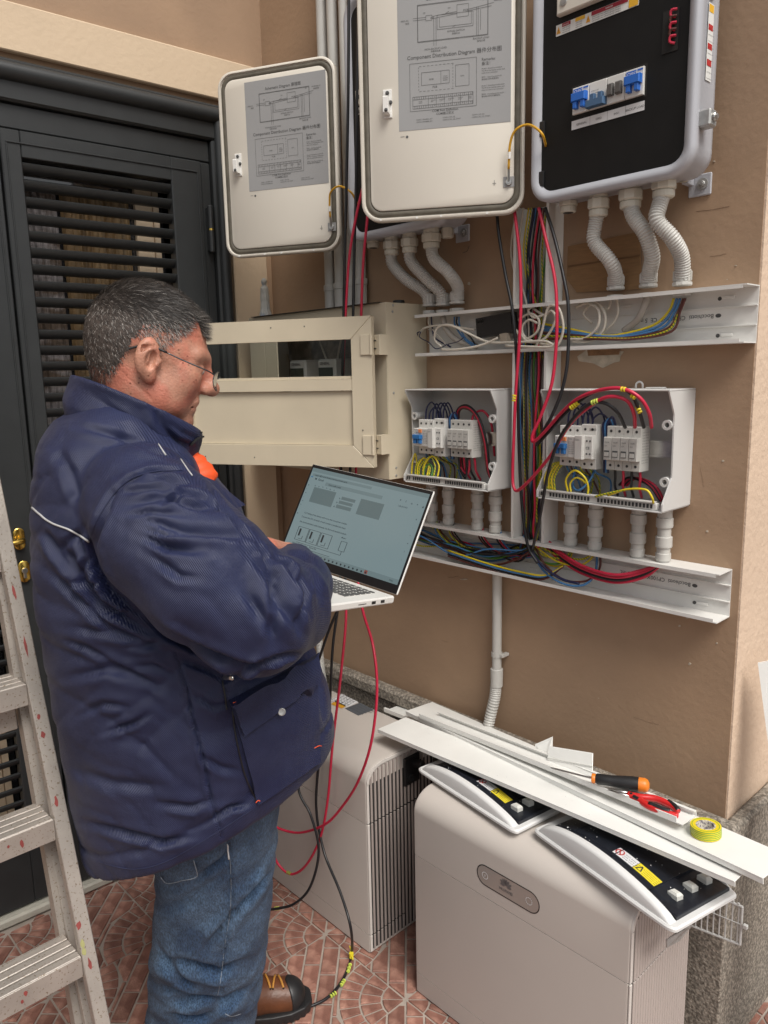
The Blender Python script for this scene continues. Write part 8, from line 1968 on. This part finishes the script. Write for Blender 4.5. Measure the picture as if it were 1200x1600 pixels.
def seg_d(P, a, c):
    a = np.array(a, float); c = np.array(c, float); ba = c - a; t = np.clip(((P - a) @ ba) / max(ba @ ba, 1e-9), 0, 1)
    q = P - a - t[:, None] * ba; nrm = np.array([-ba[1], ba[0]]) / max(np.linalg.norm(ba), 1e-9)
    return np.hypot(q[:, 0], q[:, 1]), q @ nrm
AMP = 2.3
def fold(V, Q, creases):
    """press creases (given along the photographed folds) into the side that faces the camera"""
    n = vnormals(V, Q); c = (V - V.mean(0)) ; 
    if (n * c).sum(1).mean() < 0: n = -n
    toC = C0 - V; toC /= np.linalg.norm(toC, axis=1)[:, None]; vis = np.clip((n * toC).sum(1) * 2.2, 0, 1)
    P = proj(V); D = np.zeros(len(V))
    for (pts, w, dep) in creases:
        best = np.full(len(V), 1e9); sg = np.zeros(len(V)); tt = np.zeros(len(V)); L = [0]
        for i in range(len(pts) - 1): L.append(L[-1] + math.dist(pts[i], pts[i + 1]))
        for i in range(len(pts) - 1):
            d, s = seg_d(P, pts[i], pts[i + 1]); a = np.array(pts[i], float); ba = np.array(pts[i + 1], float) - a; t = np.clip(((P - a) @ ba) / (ba @ ba), 0, 1)
            m = d < best; best[m] = d[m]; sg[m] = s[m]; tt[m] = (L[i] + t[m] * (L[i + 1] - L[i])) / L[-1]
        fade = np.sin(np.pi * np.clip(tt, 0.03, 0.97)) ** 0.6
        g = -np.exp(-(best / w) ** 2) + 0.55 * np.exp(-((sg - 1.9 * w) / (1.3 * w)) ** 2) * (best < 5 * w) + 0.25 * np.exp(-((sg + 1.9 * w) / (1.3 * w)) ** 2) * (best < 5 * w)
        D += dep * AMP * fade * g * (best < 6 * w)
    return V + n * (D * vis)[:, None]
m_ = 0.001
CRJ = [
 ([(190, 758), (225, 752), (262, 750)], 3, 4 * m_), ([(196, 770), (240, 764), (290, 768)], 3.5, 4 * m_), ([(200, 805), (236, 800), (275, 806)], 3.5, 4 * m_), ([(222, 824), (262, 838), (300, 838)], 3.5, 4.5 * m_), ([(300, 770), (336, 792), (366, 818)], 4, 3 * m_), ([(146, 868), (132, 880), (128, 910)], 3.5, 4 * m_), ([(160, 905), (140, 915), (108, 905)], 4, 4 * m_), ([(205, 955), (180, 960), (150, 950)], 4, 4 * m_), ([(250, 1000), (225, 1012), (190, 1008)], 4, 4 * m_), ([(445, 855), (470, 880), (474, 930), (465, 985)], 4.5, 6 * m_), ([(400, 850), (418, 880), (430, 900), (425, 940)], 4, 5 * m_), ([(270, 1055), (240, 1040), (205, 1042)], 4, 3.5 * m_), ([(120, 1120), (160, 1100), (200, 1105)], 5, 3 * m_), ([(100, 1000), (130, 1010), (170, 1030)], 4, 3 * m_),
 ([(178, 772), (160, 810), (146, 850), (150, 885), (172, 925), (215, 958)], 5, 9 * m_), ([(178, 772), (205, 748), (240, 737), (285, 735)], 4, 6 * m_), ([(215, 958), (262, 990), (320, 1018), (372, 1040), (412, 1046)], 6, 10 * m_),
 ([(205, 790), (255, 775), (300, 790), (345, 800)], 6, 5 * m_), ([(232, 812), (280, 830), (340, 832), (385, 840)], 7, 6 * m_), ([(228, 838), (262, 856), (310, 862)], 6, 5 * m_), ([(250, 790), (285, 770), (325, 780)], 5, 5 * m_), ([(240, 870), (280, 900), (310, 905)], 6, 3.5 * m_),
 ([(395, 870), (425, 905), (440, 945), (470, 985)], 8, 7 * m_), ([(415, 868), (450, 885), (470, 915), (484, 960)], 6, 7 * m_), ([(430, 862), (470, 868), (492, 895), (499, 940)], 6, 6 * m_), ([(418, 900), (430, 960), (424, 1010)], 8, 4.5 * m_), ([(460, 860), (480, 890), (480, 930)], 4, 4 * m_), ([(375, 920), (405, 955), (430, 1000)], 8, 3 * m_),
 ([(75, 838), (110, 870), (150, 940), (230, 985), (280, 1010)], 7, 6 * m_), ([(72, 890), (110, 920), (165, 975), (240, 1010)], 6, 4.5 * m_), ([(110, 980), (180, 990), (262, 1015)], 6, 3.5 * m_), ([(100, 1060), (170, 1045), (240, 1070)], 7, 3.5 * m_), ([(165, 1145), (210, 1130), (230, 1118)], 4, 4.5 * m_), ([(160, 1030), (200, 1050), (250, 1075)], 5, 3.5 * m_), ([(90, 860), (120, 835), (135, 862), (142, 905)], 5, 4 * m_), ([(68, 830), (86, 860), (118, 900)], 5, 4 * m_),
 ([(105, 1200), (180, 1225), (260, 1230)], 8, 3 * m_), ([(130, 1284), (200, 1302), (255, 1316), (300, 1308)], 5, 5 * m_), ([(250, 1255), (300, 1262), (330, 1250)], 5, 4 * m_), ([(330, 1280), (360, 1262), (392, 1256)], 4, 4 * m_),
 ([(272, 1016), (290, 1070), (300, 1120), (317, 1185), (330, 1250), (346, 1306)], 2.6, 4.5 * m_), ([(280, 1030), (330, 1050), (350, 1062)], 4, 4 * m_), ([(300, 1085), (335, 1105), (360, 1098)], 4, 3 * m_), ([(310, 1180), (345, 1200), (372, 1205)], 5, 3 * m_),
 ([(120, 665), (180, 680), (230, 700), (290, 720)], 5, 4 * m_), ([(235, 742), (262, 752), (300, 760)], 5, 4 * m_), ([(330, 760), (350, 800), (392, 842)], 4, 5 * m_), ([(88, 700), (110, 740), (125, 790)], 8, 3 * m_),
 ([(352, 1062), (400, 1040), (440, 1025), (478, 1020)], 4, 6 * m_), ([(500, 1020), (498, 1080), (508, 1130)], 4, 5 * m_), ([(470, 1050), (478, 1110), (484, 1180)], 5, 3 * m_)]
Vj = fold(Vj, Qj, CRJ)
jk = np_build('jacket', Vj, Qj, M_JACK, man)
bvhJ = BVHTree.FromPolygons([tuple(p) for p in Vj.tolist()], [tuple(int(i) for i in q) for q in Qj.tolist()])
def on(bvh, px, py, lift=0.0):
    d = Vector(ray(px, py)).normalized(); o = Vector(C0); loc, n, i, t = bvh.ray_cast(o, d)
    if loc is None: return None
    if n.dot(d) > 0: n = -n
    return loc + n * lift
def seam(name, px, r, m__, lift=0.0004, bvh=None, parent=None, k=6, seg=6):
    P2 = crom([Vector((x, y, 0)) for x, y in px], k); Q = [on(bvh or bvhJ, p.x, p.y, lift) for p in P2]; Q = [q for q in Q if q is not None]
    if len(Q) < 3: return None
    # keep the line from jumping across gaps
    out = [Q[0]]
    for q in Q[1:]:
        if (q - out[-1]).length < 0.06: out.append(q)
    b = MB(); b.tube(out, r, seg); return b.build(name, m__, parent or jk, True)
seam('piping', [(51, 793), (62, 803), (81, 817), (112, 829), (139, 846)], 0.0017, M_PIPE, 0.0012)
seam('piping', [(247, 694), (253, 703), (259, 712)], 0.0012, M_PIPE, 0.001); seam('piping', [(282, 718), (290, 730), (300, 744)], 0.0012, M_PIPE, 0.001)
seam('armhole_seam', [(139, 846), (152, 812), (178, 772), (205, 748), (240, 737), (285, 735)], 0.0009, M_JACK); seam('side_seam', [(272, 1018), (290, 1070), (302, 1122), (317, 1185), (330, 1250), (345, 1305)], 0.0008, M_JACK); seam('hem_seam', [(155, 1348), (210, 1358), (262, 1345), (330, 1306), (392, 1266)], 0.0008, M_JACK)
def patch_on(name, outline, lift, th, m__, bvh, parent, n=14, puff=0.0):
    """a cloth patch laid on the surface: outline given along the photographed edges (4 corners, bilinear)"""
    (a, b_, c, d) = outline; V_ = []; ok = True
    for j in range(n + 1):
        for i in range(n + 1):
            u, v = i / n, j / n; x = (a[0] * (1 - u) + b_[0] * u) * (1 - v) + (d[0] * (1 - u) + c[0] * u) * v; y = (a[1] * (1 - u) + b_[1] * u) * (1 - v) + (d[1] * (1 - u) + c[1] * u) * v
            p = on(bvh, x, y, 0.0)
            V_.append(p)
    last = None
    for i in range(len(V_)):
        if V_[i] is None: V_[i] = V_[i - 1] if i and V_[i - 1] is not None else next(q for q in V_ if q is not None)
    G_ = np.array([tuple(v) for v in V_]).reshape(n + 1, n + 1, 3)
    for _ in range(3):   # smooth the laid cloth
        H_ = G_.copy(); H_[1:-1, 1:-1] = (G_[:-2, 1:-1] + G_[2:, 1:-1] + G_[1:-1, :-2] + G_[1:-1, 2:]) / 4; G_ = H_
    du = np.gradient(G_, axis=1); dv = np.gradient(G_, axis=0); N_ = np.cross(du, dv); N_ /= np.linalg.norm(N_, axis=2)[:, :, None] + 1e-12
    tc_ = C0 - G_; s = np.sign((N_ * tc_).sum(2))[:, :, None]; N_ = N_ * s
    uu, vv = np.meshgrid(np.linspace(0, 1, n + 1), np.linspace(0, 1, n + 1)); pf = puff * (np.sin(np.pi * uu) * np.sin(np.pi * vv)) ** 0.6
    top = G_ + N_ * (lift + th + pf)[:, :, None] if puff else G_ + N_ * (lift + th); bot = G_ - N_ * 0.004
    mb = MB(); k = (n + 1) ** 2; mb.v = [tuple(p) for p in top.reshape(-1, 3).tolist()] + [tuple(p) for p in bot.reshape(-1, 3).tolist()]; f = []
    for j in range(n):
        for i in range(n): q = (j * (n + 1) + i, j * (n + 1) + i + 1, (j + 1) * (n + 1) + i + 1, (j + 1) * (n + 1) + i); f.append(q)
    rim = [i for i in range(n + 1)] + [(j + 1) * (n + 1) - 1 for j in range(1, n + 1)] + [n * (n + 1) + i for i in range(n - 1, -1, -1)] + [j * (n + 1) for j in range(n - 1, 0, -1)]
    for i in range(len(rim)): p, q = rim[i], rim[(i + 1) % len(rim)]; f.append((p, q, q + k, p + k))
    mb.f = f; mb.mi = [0] * len(f); return mb.build(name, m__, parent, True, auto=60)
pk = patch_on('pocket', [(362, 1108), (490, 1050), (496, 1190), (402, 1256)], 0.005, 0.004, M_JACK, bvhJ, jk, puff=0.004)
fp_ = patch_on('pocket_flap', [(357, 1094), (484, 1028), (486, 1066), (377, 1146)], 0.020, 0.004, M_JACK, bvhJ, jk, puff=0.001)
p = on(bvhJ, 427, 1109, 0.0255); nn = (Vector(C0) - p).normalized(); nn = (nn + Vector((0.3, -0.3, 0))).normalized()
b = MB(); b.lathe(p, nn, [(0, 0.0066), (0.0012, 0.0066), (0.0020, 0.0054), (0.0014, 0.0035), (0.0014, 0.001)], 20); b.build('snap_button', M_DSTEEL, jk, True, auto=40)
p = on(bvhJ, 347, 1060, 0.004); q = on(bvhJ, 362, 1052, 0.008)
if p and q: b = MB(); b.tube([p, p.lerp(q, 0.5), q], 0.0032, 8, flat=0.5); b.build('zip_pull', M_STEEL, jk, True)
seam('zip_cord', [(347, 1064), (351, 1085), (354, 1108)], 0.0016, M_RUB, 0.002); seam('pocket_tape', [(362, 1110), (370, 1160), (384, 1215), (404, 1256)], 0.0013, M_RUB, 0.003)
for x_, y_ in ((362, 1092), (401, 1248), (490, 1170)):
    seam('orange_stitch', [(x_ - 3, y_ + 3), (x_, y_), (x_ + 4, y_ - 1)], 0.0008, M_ORG, 0.0150, k=2)
# collar: tall open shell round the neck
cT = plane3(PD(112, 588, 1.37), PD(318, 676, 1.42), PD(232, 630, 1.262), PD(200, 900, 1.4)); cBt = PD(200, 722, 1.38).z
CC = PD(213, 650, 1.375); ca, cb = 0.121, 0.108
def collar_fn(X, Y, Z):
    dz = Z - CC.z; cx, cy = CC.x - Sn[0] * 0.22 * dz * 0 , CC.y
    s = (X - CC.x) * Sn[0] + (Y - CC.y) * Sn[1] - 0.34 * dz; t = (X - CC.x) * Tn[0] + (Y - CC.y) * Tn[1]
    rr_ = np.sqrt((s / ca) ** 2 + (t / cb) ** 2); th = np.arctan2(t, s); wob = 0.0030 * np.sin(th * 5 + Z * 60) + 0.0022 * np.sin(Z * 110 + th * 3); d = np.abs((rr_ - 1) * 0.112 + wob) - 0.0068
    d = smax(d, X * cT[0].x + Y * cT[0].y + Z * cT[0].z - cT[1], 0.006)
    d = smax(d, (cBt - 0.3 * 0 - Z), 0.006)
    return d
Vc, Qc = sdf_mesh(collar_fn, (CC.x - 0.18, CC.y - 0.18, cBt - 0.03), (CC.x + 0.18, CC.y + 0.18, CC.z + 0.16), 0.0042)
Vc = fold(Vc, Qc, [([(148, 622), (190, 650), (240, 695), (262, 710)], 5, 2 * m_), ([(240, 632), (250, 660), (275, 690), (300, 696)], 6, 4 * m_), ([(110, 645), (160, 662), (215, 695)], 5, 2 * m_), ([(255, 655), (285, 676), (312, 688)], 4, 2 * m_)])
np_build('collar', Vc, Qc, M_JACK, jk)
bvhC = BVHTree.FromPolygons([tuple(p) for p in Vc.tolist()], [tuple(int(i) for i in q) for q in Qc.tolist()])
b = MB()
for k in range(16):
    t = k / 15; q = on(bvhC, 298 + 19 * t, 694 - 12 * t - 3 * math.sin(math.pi * t), 0.001) or on(bvhC, 294 + 19 * t, 688 - 12 * t, 0.001)
    if q: b.box(q - Vector((0.0022, 0.0022, 0.0016)), q + Vector((0.0022, 0.0022, 0.0016)))
if b.v: tag(b.build('zip_teeth', M_RUB, jk), kind='stuff')
# orange vest at the throat and the jacket's front flap
def vest_fn(X, Y, Z):
    d = sd_cap(X, Y, Z, PD(284, 704, 1.40), PD(318, 744, 1.37), 0.020, 0.022); return d + 0.0025 * np.sin((Z * 0.8 + X) * 190) + 0.0015 * np.sin(X * 260 - Z * 190)
Vv, Qv = sdf_mesh(vest_fn, tuple(PD(292, 742, 1.40) - Vector((0.08, 0.08, 0.08))), tuple(PD(292, 742, 1.40) + Vector((0.08, 0.08, 0.08))), 0.004); np_build('orange_vest', Vv, Qv, M_ORG, man)
b = MB(); A0, A1, A2, A3 = PD(318, 744, 1.27), PD(338, 752, 1.30), PD(384, 789, 1.33), PD(348, 802, 1.24)
g_ = []
n_ = 8
for j in range(n_ + 1):
    for i in range(n_ + 1):
        u, v = i / n_, j / n_; p = (A0 * (1 - u) + A1 * u) * (1 - v) + (A3 * (1 - u) + A2 * u) * v; g_.append(p + (Vector(C0) - p).normalized() * 0.006 * math.sin(math.pi * u) * math.sin(math.pi * v))
V0 = [tuple(p) for p in g_]; V1 = [tuple(p - (Vector(C0) - p).normalized() * 0.012) for p in g_]; k = (n_ + 1) ** 2; f = []
for j in range(n_):
    for i in range(n_): q = (j * (n_ + 1) + i, j * (n_ + 1) + i + 1, (j + 1) * (n_ + 1) + i + 1, (j + 1) * (n_ + 1) + i); f += [q, tuple(x + k for x in q[::-1])]
rim = [i for i in range(n_ + 1)] + [(j + 1) * (n_ + 1) - 1 for j in range(1, n_ + 1)] + [n_ * (n_ + 1) + i for i in range(n_ - 1, -1, -1)] + [j * (n_ + 1) for j in range(n_ - 1, 0, -1)]
for i in range(len(rim)): p, q = rim[i], rim[(i + 1) % len(rim)]; f.append((p, q, q + k, p + k))
b.add(V0 + V1, f); b.build('front_flap', M_JACK, jk, True, auto=50)

# ---- jeans
JN = stack([(1190, 215, 440, 1.50, 0.16), (1240, 228, 434, 1.52, 0.15), (1300, 242, 433, 1.56, 0.135), (1350, 248, 429, 1.59, 0.122), (1410, 246, 423, 1.63, 0.115), (1470, 239, 418, 1.68, 0.112), (1520, 236, 410, 1.73, 0.108), (1570, 234, 401, 1.77, 0.104), (1620, 238, 394, 1.82, 0.100), (1680, 244, 388, 1.88, 0.096), (1760, 248, 380, 1.94, 0.09)])
JF = stack([(1190, 235, 425, 1.66, 0.14), (1300, 262, 415, 1.76, 0.125), (1400, 268, 405, 1.86, 0.11), (1480, 268, 398, 1.95, 0.10), (1560, 270, 392, 2.02, 0.09)])
def jeans_fn(X, Y, Z):
    d = sd_stack(X, Y, Z, JN, 2.3); d = smin(d, sd_stack(X, Y, Z, JF, 2.2), 0.01)
    u = X * Sn[0] + Y * Sn[1]; v = X * Tn[0] + Y * Tn[1]; low = np.clip((0.42 - Z) / 0.3, 0, 1)
    d = smax(d, 0.055 - Z + 0.03 * np.clip((u + 0.38) * 4, -1, 1) * -1, 0.008)
    return d + low * 0.0050 * np.sin((Z + 0.5 * u) * 58 + 2 * np.sin(u * 17)) + 0.0022 * np.sin((Z - 0.7 * u) * 75 + 2 * np.sin(Z * 21)) + 0.0008 * np.sin(u * 160) * np.sin(Z * 130)
Vn, Qn = sdf_mesh(jeans_fn, (-1.95, 0.40, -0.02), (-1.05, 1.20, 0.95), 0.0060)
CRN = [([(400, 1390), (372, 1420), (345, 1455), (322, 1480)], 6, 7 * m_), ([(432, 1360), (410, 1378), (385, 1410)], 5, 5 * m_), ([(255, 1500), (300, 1508), (345, 1520), (390, 1500)], 7, 8 * m_), ([(245, 1540), (290, 1560), (350, 1566), (398, 1540)], 7, 8 * m_), ([(250, 1590), (310, 1588), (352, 1572)], 6, 6 * m_), ([(244, 1475), (262, 1510), (300, 1538)], 6, 6 * m_), ([(262, 1420), (300, 1400), (350, 1370)], 8, 3 * m_), ([(360, 1310), (352, 1340), (310, 1370)], 5, 5 * m_), ([(356, 1305), (361, 1400), (352, 1480), (340, 1550)], 2.2, 3 * m_)]
AMP = 2.4; Vn = fold(Vn, Qn, CRN); jn = np_build('jeans', Vn, Qn, M_DENIM, man)
bvhN = BVHTree.FromPolygons([tuple(p) for p in Vn.tolist()], [tuple(int(i) for i in q) for q in Qn.tolist()])
M_STI = mat('pale_stitching', (0.22, 0.25, 0.29), 0.8, var=0.3, vscale=200)
seam('side_seam', [(356, 1318), (360, 1350), (361, 1395), (359, 1430), (351, 1480), (345, 1530), (340, 1556)], 0.0006, M_STI, 0.0003, bvhN, jn); seam('seam_tag', [(355, 1318), (357, 1332), (358, 1342)], 0.0016, mat('white_tag', (0.6, 0.6, 0.6), 0.7), 0.0006, bvhN, jn, 3)
seam('hem_stitch', [(352, 1584), (362, 1588), (376, 1584)], 0.0008, M_STI, 0.0003, bvhN, jn, 3)
pkj = patch_on('back_pocket', [(252, 1345), (304, 1338), (310, 1372), (262, 1379)], 0.001, 0.0015, M_DENIM, bvhN, jn, 8); seam('pocket_stitch', [(252, 1368), (262, 1378), (285, 1374), (308, 1366), (303, 1342)], 0.0009, M_STI, 0.003, bvhN, jn, 4)

# ---- shoes: near one seen, the far one behind the leg
def shoe(toe, az, nm='work_shoe'):
    d = Vector((math.cos(az), math.sin(az), 0)); r = Vector((d.y, -d.x, 0)); O = Vector((toe.x, toe.y, 0)) - d * 0.305
    ST = Matrix(((r.x, d.x, 0, O.x), (r.y, d.y, 0, O.y), (0, 0, 1, 0), (0, 0, 0, 1)))
    def W2(v): return np.asarray(v) @ np.array(ST.to_3x3()).T + np.array(O)
    def upper(X, Y, Z):
        q = sd_cap(X, Y, Z, (0.002, 0.246, 0.038), (-0.002, 0.15, 0.055), 0.042, 0.042); q = smin(q, sd_cap(X, Y, Z, (0, 0.15, 0.060), (0, 0.085, 0.105), 0.041, 0.038), 0.03); q = smin(q, sd_cap(X, Y, Z, (0, 0.055, 0.035), (0, 0.055, 0.125), 0.037, 0.038), 0.02)
        q = smax(q, 0.014 - Z, 0.004); q = smax(q, Z - 0.145, 0.004); return q
    def halfw(y): return np.interp(y, [0.0, 0.03, 0.08, 0.14, 0.20, 0.25, 0.285, 0.305], [0.015, 0.036, 0.038, 0.041, 0.050, 0.051, 0.041, 0.022])
    V, Q = sdf_mesh(upper, (-0.07, 0.0, 0.0), (0.07, 0.31, 0.16), 0.003); sh = bpy.data.objects.new(nm, None)
    bpy.data.objects.remove(sh)
    mb = MB(); mb.v = [tuple(p) for p in W2(V).tolist()]; mb.f = [tuple(q) for q in Q.tolist()]; mb.mi = [0] * len(Q); up_ = mb.build(nm, M_LEATH, man, True)
    # rubber toe guard and rand
    def cap_(X, Y, Z):
        q = upper(X, Y, Z) - 0.0028; lim = 0.240 + 0.30 * np.abs(X) + 0.0 * Z
        toe_ = smax(q, np.minimum(lim - Y, 0.030 - Z * -1 * 0 - (0.030 - Z) * 0 + (Z - 0.034)), 0.003); return smax(toe_, 0.010 - Z, 0.003)
    V, Q = sdf_mesh(cap_, (-0.07, 0.0, 0.0), (0.07, 0.32, 0.12), 0.003); mb = MB(); mb.v = [tuple(p) for p in W2(V).tolist()]; mb.f = [tuple(q) for q in Q.tolist()]; mb.mi = [0] * len(Q); mb.build('rubber_guard', M_RUB, up_, True)
    def sole(X, Y, Z):
        q = np.abs(X - 0.004 * np.sin(Y * 10)) - halfw(Y) ; q = smax(q, np.abs(Y - 0.153) - 0.153, 0.01); q = smax(q, np.abs(Z - 0.014) - 0.0135, 0.004)
        return q + 0.0016 * (np.sin(Y * 420) > 0.2) * (Z < 0.012)
    V, Q = sdf_mesh(sole, (-0.07, -0.01, -0.004), (0.07, 0.32, 0.036), 0.003); mb = MB(); mb.v = [tuple(p) for p in W2(V).tolist()]; mb.f = [tuple(q) for q in Q.tolist()]; mb.mi = [0] * len(Q); mb.build('sole', M_RUB, up_, True)
    bv = BVHTree.FromPolygons([tuple(p) for p in W2(sdf_mesh(upper, (-0.07, 0.0, 0.0), (0.07, 0.31, 0.16), 0.004)[0]).tolist()], [tuple(int(i) for i in q) for q in sdf_mesh(upper, (-0.07, 0.0, 0.0), (0.07, 0.31, 0.16), 0.004)[1]])
    for k in range(6):
        y = 0.150 + 0.016 * k; P_ = []
        for j in range(9):
            x = -0.022 + 0.0055 * j; o = ST @ Vector((x, y + 0.010 * (j / 8 - 0.5) * (1 if k % 2 else -1), 0.25)); loc = bv.ray_cast(o, Vector((0, 0, -1)))[0]
            if loc: P_.append(loc + Vector((0, 0, 0.0022)))
        b = MB(); b.tube(P_, 0.0028, 6); b.build('lace', M_LACE, up_, True)
        if P_:
            b = MB()
            for q in (P_[0], P_[-1]): b.tube([q, q - Vector((0, 0, 0.006))], 0.0025, 6)
            b.build('lace_hooks', M_RUB, up_)
    return up_
toe = PZ(486, 1556, 0.02); shoe(toe, math.radians(60)); toe2 = PZ(372, 1488, 0.02); shoe(toe2, math.radians(108))
